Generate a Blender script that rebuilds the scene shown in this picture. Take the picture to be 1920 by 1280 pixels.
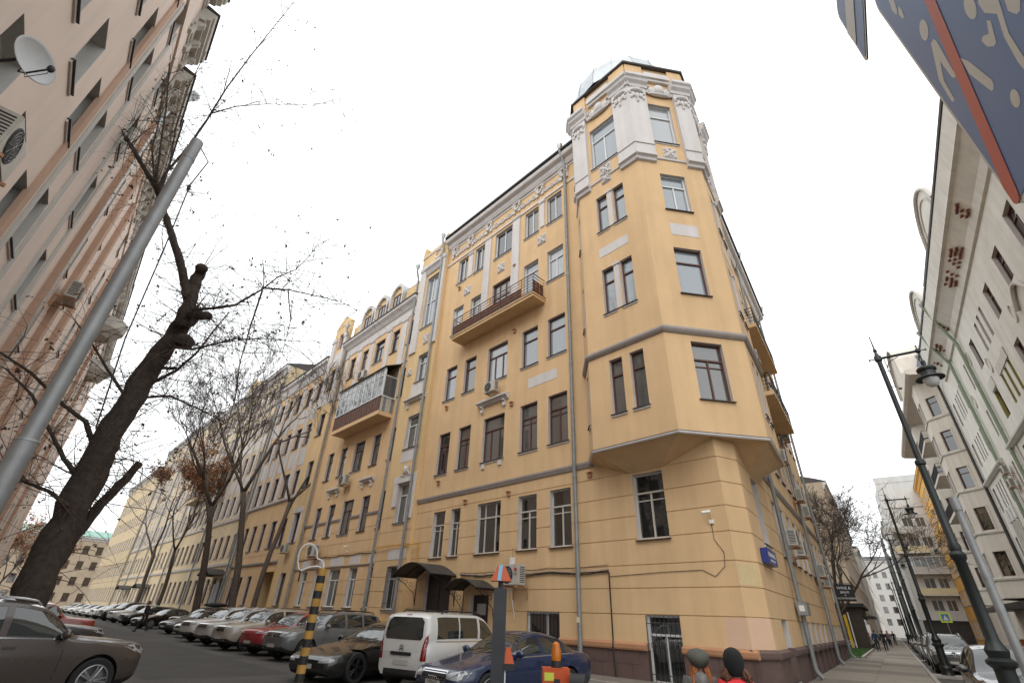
import bpy, bmesh, math, random
from mathutils import Vector, Matrix
from mathutils.bvhtree import BVHTree
random.seed(7)
R = math.radians
S = bpy.context.scene
COL = S.collection
for o in list(bpy.data.objects): bpy.data.objects.remove(o)

# ------------------------------------------------------------------ camera, sky, sun, exposure
CAM_H = 1.7
PITCH, ROLL, FPX = R(30.3), R(2.2), 884.0
cd = bpy.data.cameras.new('camera'); cam = bpy.data.objects.new('camera', cd); COL.objects.link(cam)
cd.sensor_width = 36.0; cd.lens = FPX / 1920 * 36.0; cd.clip_start = 0.05; cd.clip_end = 3000
_f = Vector((0, math.cos(PITCH), math.sin(PITCH))); _u = Vector((0, -math.sin(PITCH), math.cos(PITCH))); _r = Vector((1, 0, 0))
CR = math.cos(ROLL) * _r + math.sin(ROLL) * _u
CU = -math.sin(ROLL) * _r + math.cos(ROLL) * _u
CF = _f
C0 = Vector((0, 0, CAM_H))
cam.matrix_world = Matrix(((CR.x, CU.x, -CF.x, 0), (CR.y, CU.y, -CF.y, 0), (CR.z, CU.z, -CF.z, CAM_H), (0, 0, 0, 1)))
S.camera = cam
S.render.resolution_x, S.render.resolution_y = 1024, 682

W = bpy.data.worlds.new('World'); S.world = W; W.use_nodes = True
nt = W.node_tree; bg = nt.nodes['Background']
sky = nt.nodes.new('ShaderNodeTexSky'); sky.sky_type = 'NISHITA'; sky.sun_disc = False
SUN_EL, SUN_AZ = R(48), R(200)          # azimuth measured clockwise from +Y
sky.sun_elevation = SUN_EL; sky.sun_rotation = SUN_AZ; sky.air_density = 1.0; sky.dust_density = 4.0; sky.ozone_density = 1.0
hs = nt.nodes.new('ShaderNodeHueSaturation'); hs.inputs['Saturation'].default_value = 0.06
mixw = nt.nodes.new('ShaderNodeMixRGB'); mixw.inputs[0].default_value = 0.80       # overcast: a thick even cloud layer over the sky
mixw.inputs[2].default_value = (19.2, 19.7, 20.0, 1)
nt.links.new(sky.outputs[0], hs.inputs['Color']); nt.links.new(hs.outputs[0], mixw.inputs[1]); nt.links.new(mixw.outputs[0], bg.inputs[0])
bg.inputs[1].default_value = 0.105
sl = bpy.data.lights.new('sun', 'SUN'); sl.energy = 0.9; sl.angle = R(40); sl.color = (1.0, 0.97, 0.92)
so = bpy.data.objects.new('sun', sl); COL.objects.link(so)
sd = Vector((math.sin(SUN_AZ) * math.cos(SUN_EL), math.cos(SUN_AZ) * math.cos(SUN_EL), math.sin(SUN_EL)))
so.rotation_euler = sd.to_track_quat('Z', 'Y').to_euler(); so.location = (0, -20, 60)
S.view_settings.view_transform = 'Standard'; S.view_settings.look = 'None'; S.view_settings.gamma = 1.0
S.view_settings.exposure = 0.0; S.view_settings.use_curve_mapping = False
S.render.engine = 'CYCLES'
S.cycles.max_bounces = 6; S.cycles.diffuse_bounces = 4; S.cycles.glossy_bounces = 3; S.cycles.transmission_bounces = 4

# ------------------------------------------------------------------ world frames measured from the picture
def ray(x, y):
    d = (x - 960) / FPX * CR - (y - 640) / FPX * CU + CF
    return d.normalized()
YL, YR, YP = R(-43.36), R(35.76), R(-40.6)
dL = Vector((math.sin(YL), math.cos(YL), 0)); nL = Vector((-dL.y, dL.x, 0))
dR = Vector((math.sin(YR), math.cos(YR), 0)); nR = Vector((dR.y, -dR.x, 0))
dP = Vector((math.sin(YP), math.cos(YP), 0)); nP = Vector((dP.y, -dP.x, 0))
K0 = Vector((7.4994, 15.4846, 0))         # where the planes of the two street facades meet
ZV = Vector((0, 0, 1))
class Fr:
    """a facade: u runs along it, o out of it, v up"""
    def __init__(s, o, d, n): s.o, s.d, s.n = Vector(o), Vector(d).normalized(), Vector(n).normalized()
    def P(s, u, o, v): return s.o + s.d * u + s.n * o + ZV * v
    def sh(s, o): return Fr(s.o + s.n * o, s.d, s.n)
    def uv(s, x, y, off=0):
        r = ray(x, y); t = (s.o + s.n * off - C0).dot(s.n) / r.dot(s.n); p = C0 + r * t
        return (p - s.o).dot(s.d), p.z
    def mat(s, u, o, v):
        """right-handed matrix, X along the facade, Y out of it; True when X runs against u"""
        x = s.d; fl = False
        if x.cross(s.n).z < 0: x = -x; fl = True
        p = s.P(u, o, v)
        return Matrix(((x.x, s.n.x, 0, p.x), (x.y, s.n.y, 0, p.y), (0, 0, 1, p.z), (0, 0, 0, 1))), fl
FL = Fr(K0, dL, nL); FR = Fr(K0, dR, nR)
FP = Fr(-nP * 3.6, dP, nP)
FW = Fr(nR * 10.5, dR, -nR)

# ------------------------------------------------------------------ materials
MATS = {}
def mat(name, col, rough=0.8, metal=0.0, var=0.0, scale=3.0, bump=0.0, bscale=60.0, spec=0.5, ior=None, col2=None, coat=0.0, streak=0.0, detail=6.0):
    if name in MATS: return MATS[name]
    m = bpy.data.materials.new(name); m.use_nodes = True; MATS[name] = m
    n = m.node_tree.nodes; l = m.node_tree.links; b = n['Principled BSDF']
    b.inputs['Base Color'].default_value = (*col, 1); b.inputs['Roughness'].default_value = rough; b.inputs['Metallic'].default_value = metal
    b.inputs['Specular IOR Level'].default_value = spec
    if ior: b.inputs['IOR'].default_value = ior
    if coat: b.inputs['Coat Weight'].default_value = coat; b.inputs['Coat Roughness'].default_value = 0.06
    if var or streak or bump:
        tc = n.new('ShaderNodeTexCoord'); geo = n.new('ShaderNodeNewGeometry')
    if var or streak:
        nz = n.new('ShaderNodeTexNoise'); nz.inputs['Scale'].default_value = scale; nz.inputs['Detail'].default_value = detail; nz.inputs['Roughness'].default_value = 0.6
        l.new(geo.outputs['Position'], nz.inputs['Vector'])
        rp = n.new('ShaderNodeValToRGB'); e = rp.color_ramp.elements
        e[0].position = 0.3; e[1].position = 0.7
        c2 = col2 or tuple(min(1, c * (1 + var)) for c in col)
        e[0].color = (*[c * (1 - var) for c in col], 1); e[1].color = (*c2, 1)
        l.new(nz.outputs['Fac'], rp.inputs[0]); out = rp.outputs[0]
        if streak:
            mp = n.new('ShaderNodeMapping'); mp.inputs['Scale'].default_value = (2.2, 2.2, 0.16); l.new(geo.outputs['Position'], mp.inputs['Vector'])
            n2 = n.new('ShaderNodeTexNoise'); n2.inputs['Scale'].default_value = 1.0; n2.inputs['Detail'].default_value = 5; l.new(mp.outputs[0], n2.inputs['Vector'])
            r2 = n.new('ShaderNodeValToRGB'); q = r2.color_ramp.elements; q[0].position = 0.36; q[1].position = 0.58
            q[0].color = (1 - streak, 1 - streak * 1.05, 1 - streak * 1.15, 1); q[1].color = (1, 1, 1, 1)
            l.new(n2.outputs['Fac'], r2.inputs[0])
            mx = n.new('ShaderNodeMixRGB'); mx.blend_type = 'MULTIPLY'; mx.inputs[0].default_value = 1.0
            l.new(out, mx.inputs[1]); l.new(r2.outputs[0], mx.inputs[2]); out = mx.outputs[0]
        l.new(out, b.inputs['Base Color'])
    if bump:
        n3 = n.new('ShaderNodeTexNoise'); n3.inputs['Scale'].default_value = bscale; n3.inputs['Detail'].default_value = 4
        l.new(geo.outputs['Position'], n3.inputs['Vector'])
        bp = n.new('ShaderNodeBump'); bp.inputs['Strength'].default_value = bump; bp.inputs['Distance'].default_value = 0.02
        l.new(n3.outputs['Fac'], bp.inputs['Height']); l.new(bp.outputs[0], b.inputs['Normal'])
    return m
M = {}
M['yellow'] = mat('yellow stucco', (0.66, 0.448, 0.245), 0.9, var=0.06, scale=0.7, bump=0.2, bscale=25, streak=0.08)
M['yellow2'] = mat('pale yellow stucco', (0.66, 0.468, 0.245), 0.9, var=0.06, scale=0.6, bump=0.2, bscale=25, streak=0.08)
M['yellow_far'] = mat('weathered yellow stucco', (0.61, 0.48, 0.305), 0.9, var=0.07, scale=0.3, streak=0.12)
M['repair'] = mat('patched stucco', (0.58, 0.45, 0.245), 0.92, var=0.08, scale=4)
M['sand'] = mat('sand stucco', (0.43, 0.34, 0.245), 0.9, var=0.08, scale=0.6, streak=0.06)
M['pinkpatch'] = mat('pink repaint', (0.64, 0.43, 0.30), 0.9, var=0.03, scale=2)
M['white'] = mat('white trim paint', (0.60, 0.565, 0.545), 0.85, var=0.05, scale=1.2, streak=0.08)
M['reveal'] = mat('grey white reveal', (0.52, 0.475, 0.45), 0.88, var=0.05, scale=2)
M['greyband'] = mat('grey string course', (0.33, 0.285, 0.255), 0.85, var=0.08, scale=3)
M['ledge'] = mat('brown plinth ledge', (0.40, 0.205, 0.105), 0.85, var=0.08, scale=2)
M['plinth'] = mat('brown plinth tile', (0.115, 0.072, 0.063), 0.7, var=0.15, scale=1.3, bump=0.1, bscale=30)
M['roofmetal'] = mat('dark roof metal', (0.055, 0.05, 0.048), 0.55, metal=0.3, var=0.2, scale=2)
M['zinc'] = mat('galvanised sheet', (0.42, 0.44, 0.45), 0.42, metal=0.75, var=0.12, scale=3)
M['pipe'] = mat('grey painted pipe', (0.24, 0.25, 0.25), 0.5, metal=0.3, var=0.18, scale=2.5)
M['brownframe'] = mat('brown window frame', (0.10, 0.035, 0.022), 0.5, var=0.1, scale=6)
M['whiteframe'] = mat('white window frame', (0.66, 0.66, 0.65), 0.45)
M['woodframe'] = mat('weathered white wood frame', (0.52, 0.48, 0.42), 0.6, var=0.08, scale=6)
M['sill'] = mat('dark sill tin', (0.05, 0.04, 0.036), 0.5)
def glass(name, col, rough=0.03): return mat(name, col, rough, spec=0.5, ior=2.1)
M['g_dark'] = glass('window glass dark room', (0.018, 0.018, 0.017))
M['g_mid'] = glass('window glass with grey curtain', (0.09, 0.088, 0.08))
M['g_cur'] = glass('window glass with light curtain', (0.30, 0.31, 0.32))
M['g_up'] = glass('window glass with pale blind', (0.20, 0.23, 0.25))
M['iron'] = mat('black iron', (0.018, 0.018, 0.02), 0.5, metal=0.3)
M['lampgreen'] = mat('dark green lamp paint', (0.013, 0.017, 0.016), 0.42, metal=0.2, var=0.2, scale=8)
M['door'] = mat('dark brown door', (0.03, 0.018, 0.013), 0.5)
M['greydoor'] = mat('grey steel door', (0.22, 0.22, 0.23), 0.55)
M['asphalt'] = mat('asphalt', (0.060, 0.056, 0.050), 0.85, var=0.34, scale=0.35, bump=0.25, bscale=80, detail=10)
M['asphalt2'] = mat('darker asphalt patch', (0.042, 0.039, 0.036), 0.85, var=0.22, scale=0.9, bump=0.25, bscale=80)
M['slab'] = mat('pavement concrete', (0.235, 0.205, 0.168), 0.85, var=0.10, scale=1.2, bump=0.15, bscale=50)
M['slab2'] = mat('worn pavement concrete', (0.165, 0.142, 0.118), 0.85, var=0.12, scale=1.5, bump=0.15, bscale=50)
M['curb'] = mat('granite kerb', (0.30, 0.275, 0.245), 0.8, var=0.12, scale=5)
M['grass'] = mat('grass blades', (0.05, 0.13, 0.025), 0.8, var=0.3, scale=6)
M['soil'] = mat('lawn soil', (0.04, 0.075, 0.022), 0.9, var=0.3, scale=4)
M['pink'] = mat('pink stucco', (0.73, 0.61, 0.535), 0.9, var=0.04, scale=0.5, bump=0.1, bscale=25, streak=0.06)
M['pinkrev'] = mat('pale reveal', (0.50, 0.485, 0.455), 0.9, var=0.05, scale=2)
M['pinkband'] = mat('shade-toned pilaster', (0.47, 0.31, 0.225), 0.9, var=0.05, scale=1)  # brown tone carries the painted corner shade; the other pilasters reuse it
M['offwhite'] = mat('off white stucco', (0.66, 0.635, 0.58), 0.9, var=0.10, scale=0.8, streak=0.08, col2=(0.70, 0.68, 0.63))
M['offwhite2'] = mat('greyed stucco', (0.52, 0.495, 0.45), 0.9, var=0.12, scale=0.8, streak=0.06)
M['beige'] = mat('beige stone', (0.60, 0.545, 0.475), 0.88, var=0.06, scale=0.7, streak=0.1)
M['ochre'] = mat('ochre paint', (0.78, 0.43, 0.10), 0.88, var=0.06, scale=0.7, streak=0.1)
M['modern'] = mat('white panel', (0.62, 0.615, 0.60), 0.8, var=0.04, scale=0.8, streak=0.1)
M['cream'] = mat('cream band', (0.66, 0.58, 0.38), 0.8, var=0.05, scale=1)
M['brick'] = mat('exposed brick', (0.22, 0.085, 0.06), 0.9, var=0.3, scale=8, bump=0.4, bscale=30)
M['greenpipe'] = mat('pale green pipe', (0.25, 0.31, 0.22), 0.6, var=0.1, scale=3)
M['olive'] = mat('olive window reveal', (0.30, 0.26, 0.085), 0.8, var=0.08, scale=3)
M['slate'] = mat('blue grey roof sheet', (0.12, 0.135, 0.16), 0.5, metal=0.3, var=0.15, scale=2)
M['bark'] = mat('bark', (0.055, 0.042, 0.034), 0.95, var=0.4, scale=7, bump=0.9, bscale=22)
M['bark2'] = mat('grey bark', (0.085, 0.066, 0.052), 0.95, var=0.35, scale=8, bump=0.8, bscale=22)
M['twig'] = mat('twig', (0.075, 0.056, 0.045), 0.9)
M['leaf'] = mat('dead dark leaf', (0.07, 0.04, 0.022), 0.9, var=0.3, scale=5)
M['leafbrown'] = mat('dead brown leaf', (0.32, 0.155, 0.07), 0.9, var=0.4, scale=3)
M['steel'] = mat('galvanised pole', (0.25, 0.255, 0.255), 0.5, metal=0.5, var=0.13, scale=4)
M['acwhite'] = mat('aged plastic casing', (0.47, 0.44, 0.39), 0.6, var=0.1, scale=5)
M['acdark'] = mat('grille black', (0.02, 0.02, 0.02), 0.7)
M['yellowpaint'] = mat('yellow stripe paint', (0.36, 0.20, 0.04), 0.7, var=0.2, scale=9)
M['black'] = mat('black paint', (0.012, 0.012, 0.012), 0.6)
M['orange'] = mat('orange plastic', (0.42, 0.06, 0.006), 0.55)
M['amber'] = mat('amber lens', (0.45, 0.13, 0.006), 0.15)
M['red'] = mat('red paint', (0.50, 0.03, 0.03), 0.5)
M['pwhite'] = mat('white paint', (0.75, 0.75, 0.74), 0.5)
M['cable'] = mat('cable sheath', (0.02, 0.018, 0.016), 0.7)
M['hose'] = mat('white cable', (0.62, 0.60, 0.56), 0.5)
M['gaspipe'] = mat('yellow gas pipe', (0.62, 0.33, 0.03), 0.5)
M['signblue'] = mat('sign blue', (0.06, 0.16, 0.38), 0.35)
M['signred'] = mat('sign red', (0.50, 0.055, 0.035), 0.35)
M['signwhite'] = mat('sign white', (0.56, 0.55, 0.51), 0.35)
M['plateblue'] = mat('enamel blue', (0.02, 0.035, 0.20), 0.35)
M['lens'] = mat('lamp glass', (0.6, 0.6, 0.58), 0.08, spec=0.8)
M['glazing'] = glass('balcony glazing', (0.10, 0.105, 0.105), 0.02)
M['timber'] = mat('weathered brown boards', (0.155, 0.072, 0.045), 0.85, var=0.3, scale=7)
M['shopbrown'] = mat('brown cladding', (0.05, 0.035, 0.028), 0.7, var=0.1, scale=3)
M['shopyellow'] = mat('yellow door frame', (0.70, 0.42, 0.02), 0.5)
M['net'] = mat('green scaffold net', (0.10, 0.16, 0.14), 0.9, var=0.2, scale=2)

# ------------------------------------------------------------------ mesh helpers
class MB:
    def __init__(s): s.v, s.f, s.m = [], [], []
    def face(s, pts, mi=0):
        b = len(s.v); s.v += [tuple(p) for p in pts]; s.f.append(tuple(range(b, b + len(pts)))); s.m.append(mi)
    def box8(s, p, mi=0):
        """p: 8 corners, bottom ring then top ring, both anticlockwise from above"""
        b = len(s.v); s.v += [tuple(q) for q in p]
        for q in ((3, 2, 1, 0), (4, 5, 6, 7), (0, 1, 5, 4), (1, 2, 6, 5), (2, 3, 7, 6), (3, 0, 4, 7)): s.f.append(tuple(b + i for i in q)); s.m.append(mi)
    def box(s, x0, x1, y0, y1, z0, z1, mi=0):
        s.box8([(x0, y0, z0), (x1, y0, z0), (x1, y1, z0), (x0, y1, z0), (x0, y0, z1), (x1, y0, z1), (x1, y1, z1), (x0, y1, z1)], mi)
    def fbox(s, fr, u0, u1, o0, o1, v0, v1, mi=0):
        q = [fr.P(u0, o0, v0), fr.P(u1, o0, v0), fr.P(u1, o1, v0), fr.P(u0, o1, v0)]
        if fr.d.cross(fr.n).z < 0: q = q[::-1]
        h = ZV * (v1 - v0); s.box8(q + [p + h for p in q], mi)
    def tube(s, pts, rad, n=8, mi=0, cap=True):
        pts = [Vector(p) for p in pts]; rs = rad if isinstance(rad, (list, tuple)) else [rad] * len(pts)
        b = len(s.v); ref = None
        for i, p in enumerate(pts):
            t = (pts[min(i + 1, len(pts) - 1)] - pts[max(i - 1, 0)])
            t = t.normalized() if t.length > 1e-9 else Vector((0, 0, 1))
            if ref is None: ref = Vector((0, 0, 1)) if abs(t.z) < 0.9 else Vector((1, 0, 0))
            x = (ref - t * ref.dot(t))
            if x.length < 1e-6: ref = Vector((0.3, 0.9, 0.2)); x = ref - t * ref.dot(t)
            x.normalize(); y = t.cross(x); ref = x
            for k in range(n):
                a = 2 * math.pi * k / n; s.v.append(tuple(p + (x * math.cos(a) + y * math.sin(a)) * rs[i]))
        for i in range(len(pts) - 1):
            for k in range(n):
                k2 = (k + 1) % n; s.f.append((b + i * n + k, b + i * n + k2, b + (i + 1) * n + k2, b + (i + 1) * n + k)); s.m.append(mi)
        if cap and n > 2:
            s.f.append(tuple(b + k for k in range(n - 1, -1, -1))); s.m.append(mi)
            e = b + (len(pts) - 1) * n; s.f.append(tuple(e + k for k in range(n))); s.m.append(mi)
    def lathe(s, prof, n=20, mi=0, c=(0, 0, 0), axis='z', squash=1.0):
        """prof: (radius, height) pairs"""
        b = len(s.v); c = Vector(c)
        for r, h in prof:
            for k in range(n):
                a = 2 * math.pi * k / n; x, y = r * math.cos(a), r * math.sin(a) * squash
                p = {'z': (x, y, h), 'y': (x, h, y), 'x': (h, x, y)}[axis]; s.v.append(tuple(c + Vector(p)))
        for i in range(len(prof) - 1):
            for k in range(n):
                k2 = (k + 1) % n; q = (b + i * n + k, b + i * n + k2, b + (i + 1) * n + k2, b + (i + 1) * n + k)
                s.f.append(q if axis != 'y' else q[::-1]); s.m.append(mi)
    def ell(s, c, r, n=10, m=6, mi=0):
        c = Vector(c); pr = []
        b = len(s.v)
        for i in range(m + 1):
            t = math.pi * i / m
            for k in range(n):
                a = 2 * math.pi * k / n
                s.v.append(tuple(c + Vector((r[0] * math.sin(t) * math.cos(a), r[1] * math.sin(t) * math.sin(a), -r[2] * math.cos(t)))))
        for i in range(m):
            for k in range(n):
                k2 = (k + 1) % n; s.f.append((b + i * n + k, b + i * n + k2, b + (i + 1) * n + k2, b + (i + 1) * n + k)); s.m.append(mi)
    def extrude(s, fr, u0, u1, prof, mi=0):
        """prof: (out, v) polygon swept along u; closed ends"""
        b = len(s.v); n = len(prof)
        for u in (u0, u1): s.v += [tuple(fr.P(u, o, v)) for o, v in prof]
        for k in range(n):
            k2 = (k + 1) % n; s.f.append((b + k, b + k2, b + n + k2, b + n + k)); s.m.append(mi)
        s.f.append(tuple(range(b + n - 1, b - 1, -1))); s.f.append(tuple(range(b + n, b + 2 * n))); s.m += [mi, mi]
    def mesh(s, name, mats, smooth=False, fix=True):
        me = bpy.data.meshes.new(name); me.from_pydata(s.v, [], s.f)
        for m_ in (mats if isinstance(mats, (list, tuple)) else [mats]): me.materials.append(M[m_] if isinstance(m_, str) else m_)
        me.polygons.foreach_set('material_index', s.m)
        if smooth: me.polygons.foreach_set('use_smooth', [True] * len(me.polygons))
        if fix:
            bm = bmesh.new(); bm.from_mesh(me); bmesh.ops.remove_doubles(bm, verts=bm.verts, dist=1e-5)
            bmesh.ops.recalc_face_normals(bm, faces=bm.faces); bm.to_mesh(me); bm.free()
        if smooth == 'auto': me.set_sharp_from_angle(angle=R(35))
        me.update(); return me
    def build(s, name, mats, parent=None, smooth=False, fix=True, label=None, cat=None, group=None, kind=None):
        return link(name, s.mesh(name, mats, smooth, fix), parent, label=label, cat=cat, group=group, kind=kind)
def tag(o, label=None, cat=None, group=None, kind=None):
    if label: o['label'] = label
    if cat: o['category'] = cat
    if group: o['group'] = group
    if kind: o['kind'] = kind
    return o
def link(name, me, parent=None, mw=None, **k):
    o = bpy.data.objects.new(name, me); COL.objects.link(o)
    if mw is not None: o.matrix_local = mw
    if parent is not None: setpar(o, parent)
    return tag(o, **k)
def setpar(o, parent):
    """keep the object's world placement under its parent (all given in world space)"""
    w = o.get('_w'); mw = o.matrix_local.copy(); o.parent = parent
    pw = WORLD.get(parent.name, Matrix.Identity(4)); o.matrix_parent_inverse = pw.inverted(); WORLD[o.name] = mw
WORLD = {}
def thing(name, label, cat, loc=(0, 0, 0), rz=0.0, group=None, kind=None):
    o = bpy.data.objects.new(name, None); COL.objects.link(o); o.empty_display_size = 0.3
    m_ = Matrix.Translation(Vector(loc)) @ Matrix.Rotation(rz, 4, 'Z'); o.matrix_local = m_; WORLD[o.name] = m_
    return tag(o, label, cat, group, kind)
def lpart(name, me, parent, mw=None):
    """a part given in its thing's own coordinates"""
    o = bpy.data.objects.new(name, me); COL.objects.link(o); o.parent = parent
    if mw is not None: o.matrix_local = mw
    WORLD[o.name] = WORLD.get(parent.name, Matrix.Identity(4)) @ (mw if mw is not None else Matrix.Identity(4))
    return o
def copy_tree(o, parent=None):
    c = o.copy(); COL.objects.link(c)
    if parent is not None: c.parent = parent
    for ch in CHILD.get(o.name, []): copy_tree(ch, c)
    return c
CHILD = {}
def reg_children(root):
    for ob in bpy.data.objects:
        if ob.parent: CHILD.setdefault(ob.parent.name, []) 
    def rec(r):
        CHILD[r.name] = [x for x in bpy.data.objects if x.parent == r]
        for x in CHILD[r.name]: rec(x)
    rec(root)
def text_mesh(s, size, mat_, depth=0.004):
    cu = bpy.data.curves.new('txt', 'FONT'); cu.body = s; cu.size = size; cu.align_x = 'CENTER'; cu.align_y = 'CENTER'; cu.extrude = depth
    ob = bpy.data.objects.new('txt', cu); COL.objects.link(ob)
    dg = bpy.context.evaluated_depsgraph_get(); me = bpy.data.meshes.new_from_object(ob.evaluated_get(dg))
    me.materials.clear(); me.materials.append(M[mat_]); bpy.data.objects.remove(ob); return me
# ------------------------------------------------------------------ facades
def wall(name, parent, fr, u0, u1, v0, v1, holes=(), grooves=(), mats=('yellow', 'reveal'), rev=0.24, gh=0.03, gd=0.03, ends=0.0):
    us = {u0, u1}; vs = {v0, v1}
    hs_ = []
    for h in holes:
        a, b, c, d = h[:4]
        if b <= u0 or a >= u1 or d <= v0 or c >= v1: continue
        a, b, c, d = max(a, u0), min(b, u1), max(c, v0), min(d, v1); hs_.append((a, b, c, d)); us |= {a, b}; vs |= {c, d}
    gs = []
    for g in grooves:
        if v0 < g - gh / 2 and g + gh / 2 < v1: gs.append((g - gh / 2, g + gh / 2)); vs |= {g - gh / 2, g + gh / 2}
    us = sorted(us); vs = sorted(vs); nu, nv = len(us) - 1, len(vs) - 1
    D = [[0.0] * nv for _ in range(nu)]
    for i in range(nu):
        um = (us[i] + us[i + 1]) / 2
        for j in range(nv):
            vm = (vs[j] + vs[j + 1]) / 2
            if any(a < um < b and c < vm < d for a, b, c, d in hs_): D[i][j] = None
            elif any(a < vm < b for a, b in gs): D[i][j] = -gd
    mb = MB(); P = fr.P
    for i in range(nu):
        for j in range(nv):
            d = D[i][j]
            if d is not None: mb.face([P(us[i], d, vs[j]), P(us[i + 1], d, vs[j]), P(us[i + 1], d, vs[j + 1]), P(us[i], d, vs[j + 1])], 0)
            for (i2, j2, a, b) in ((i + 1, j, (us[i + 1], vs[j]), (us[i + 1], vs[j + 1])), (i, j + 1, (us[i], vs[j + 1]), (us[i + 1], vs[j + 1]))):
                if i2 >= nu or j2 >= nv: continue
                e = D[i2][j2]
                if e == d: continue
                lo = -rev if (d is None or e is None) else min(d, e); hi = max(x for x in (d, e) if x is not None)
                mb.face([P(a[0], lo, a[1]), P(b[0], lo, b[1]), P(b[0], hi, b[1]), P(a[0], hi, a[1])], 1 if (d is None or e is None) else 0)
    for j in range(nv):     # holes that touch the border
        pass
    if ends:
        for u in (u0, u1): mb.face([P(u, 0, v0), P(u, -ends, v0), P(u, -ends, v1), P(u, 0, v1)], 0)
        mb.face([P(u0, 0, v1), P(u1, 0, v1), P(u1, -ends, v1), P(u0, -ends, v1)], 0)
    # wall faces keep their own normals; doubles merged
    return mb.build(name, list(mats), parent)
WCACHE = {}
LAY = {  # transom height (share), mullion shares below, mullion shares above
    'T2': (0.70, (0.5,), ()), 'T1': (0.70, (), ()), 'T3': (0.70, (0.3, 0.68), ()), 'C2': (None, (0.5,), ()), 'C2b': (None, (0.42,), ()),
    'O': (None, (), ()), 'T2u': (0.72, (0.5,), ()), 'T3u': (0.70, (0.28, 0.72), (0.28, 0.72)), 'X': (0.62, (0.5,), (0.5,)), 'S4': (0.5, (0.33, 0.66), (0.33, 0.66)), 'TT2': (0.70, (0.5,), (), 0.58)}
def win_mesh(w, h, lay, fm, t=0.065):
    key = (round(w, 2), round(h, 2), lay, fm)
    if key in WCACHE: return WCACHE[key]
    L_ = LAY[lay]; tr, mu, mt = L_[0], L_[1], L_[2]
    mb = MB(); d0, d1 = -0.03, 0.045
    mb.box(0, t, d0, d1, 0, h); mb.box(w - t, w, d0, d1, 0, h); mb.box(t, w - t, d0, d1, 0, t); mb.box(t, w - t, d0, d1, h - t, h)
    ht = h * tr if tr else h - t
    panes = []
    if tr: mb.box(t, w - t, d0, d1 + 0.015, ht - t / 2, ht + t / 2)
    xs = [t] + [w * q for q in mu] + [w - t]
    ztop = ht - t / 2 if tr else h - t
    for q in mu: mb.box(w * q - t / 2, w * q + t / 2, d0, d1 - 0.004, t, ztop)
    for a, b in zip(xs[:-1], xs[1:]):
        aa, bb = a + (t / 2 if a > t else 0), b - (t / 2 if b < w - t else 0)
        if len(L_) > 3:
            zs = h * L_[3]; mb.box(aa, bb, d0, d1 - 0.01, zs - t * 0.3, zs + t * 0.3)
            panes += [(aa, bb, t, zs - t * 0.3), (aa, bb, zs + t * 0.3, ztop)]
        else: panes.append((aa, bb, t, ztop))
    if tr:
        ys = [t] + [w * q for q in mt] + [w - t]
        for q in mt: mb.box(w * q - t / 2, w * q + t / 2, d0, d1 - 0.004, ht + t / 2, h - t)
        for a, b in zip(ys[:-1], ys[1:]): panes.append((a + (t / 2 if a > t else 0), b - (t / 2 if b < w - t else 0), ht + t / 2, h - t))
    WCACHE[key] = (mb.mesh('window', [fm], fix=False), panes)
    return WCACHE[key]
PCACHE = {}
def pane_mesh(w, h, gm):
    key = ('p', round(w, 3), round(h, 3), gm)
    if key not in PCACHE:
        mb = MB(); mb.box(0, w, -0.012, 0.0, 0, h); PCACHE[key] = mb.mesh('pane', [gm], fix=False)
    return PCACHE[key]
def sill_mesh(w, d, m1='sill', m2='white'):
    key = ('s', round(w, 2), round(d, 2), m1)
    if key not in PCACHE:
        mb = MB(); a = 0.06
        mb.box8([(-a, -0.02, -0.035), (w + a, -0.02, -0.035), (w + a, d, -0.06), (-a, d, -0.06), (-a, -0.02, 0.0), (w + a, -0.02, 0.0), (w + a, d, -0.03), (-a, d, -0.03)], 0)
        if m2: mb.box(-a + 0.02, w + a - 0.02, -0.02, d - 0.05, -0.14, -0.06, 1)
        PCACHE[key] = mb.mesh('sill', [m1, m2 or m1], fix=False)
    return PCACHE[key]
GL = random.Random(3)
def window(parent, fr, a, b, c, d, lay='T2', fm='brownframe', gm=None, rec=0.20, sill=True, near=True, m2='white', ledge=None):
    gm = gm or GL.choice(['g_dark', 'g_dark', 'g_mid', 'g_dark'])
    w, h = b - a, d - c
    mw, fl = fr.mat(b if True else a, -rec, c)
    # X axis runs from the side that keeps the matrix right-handed
    mw, fl = fr.mat(a, -rec, c)
    if fl: mw, _ = fr.mat(b, -rec, c)
    me, panes = win_mesh(w, h, lay, fm)
    o = link('window', me, None, mw); setpar(o, parent)
    if near:
        for (x0, x1, z0, z1) in panes: lpart('pane', pane_mesh(x1 - x0, z1 - z0, gm), o, Matrix.Translation((x0, 0.0, z0)))
    else: lpart('pane', pane_mesh(w - 0.04, h - 0.04, gm), o, Matrix.Translation((0.02, -0.01, 0.02)))
    if sill: lpart('sill', sill_mesh(w, rec + 0.09, m2=m2), o, Matrix.Translation((0, 0, 0.005)))
    return o
def feach(name, parent, fr, boxes, m_, **k):
    for q in boxes: fpart(name, parent, fr, [q], m_, **k)
def fpart(name, parent, fr, boxes, m_, **k):
    mb = MB()
    for q in boxes: mb.fbox(fr, *q)
    return mb.build(name, [m_], parent, **k)
def cornice(name, parent, fr, u0, u1, prof, m_): 
    mb = MB(); mb.extrude(fr, u0, u1, prof); return mb.build(name, [m_], parent)
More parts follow.
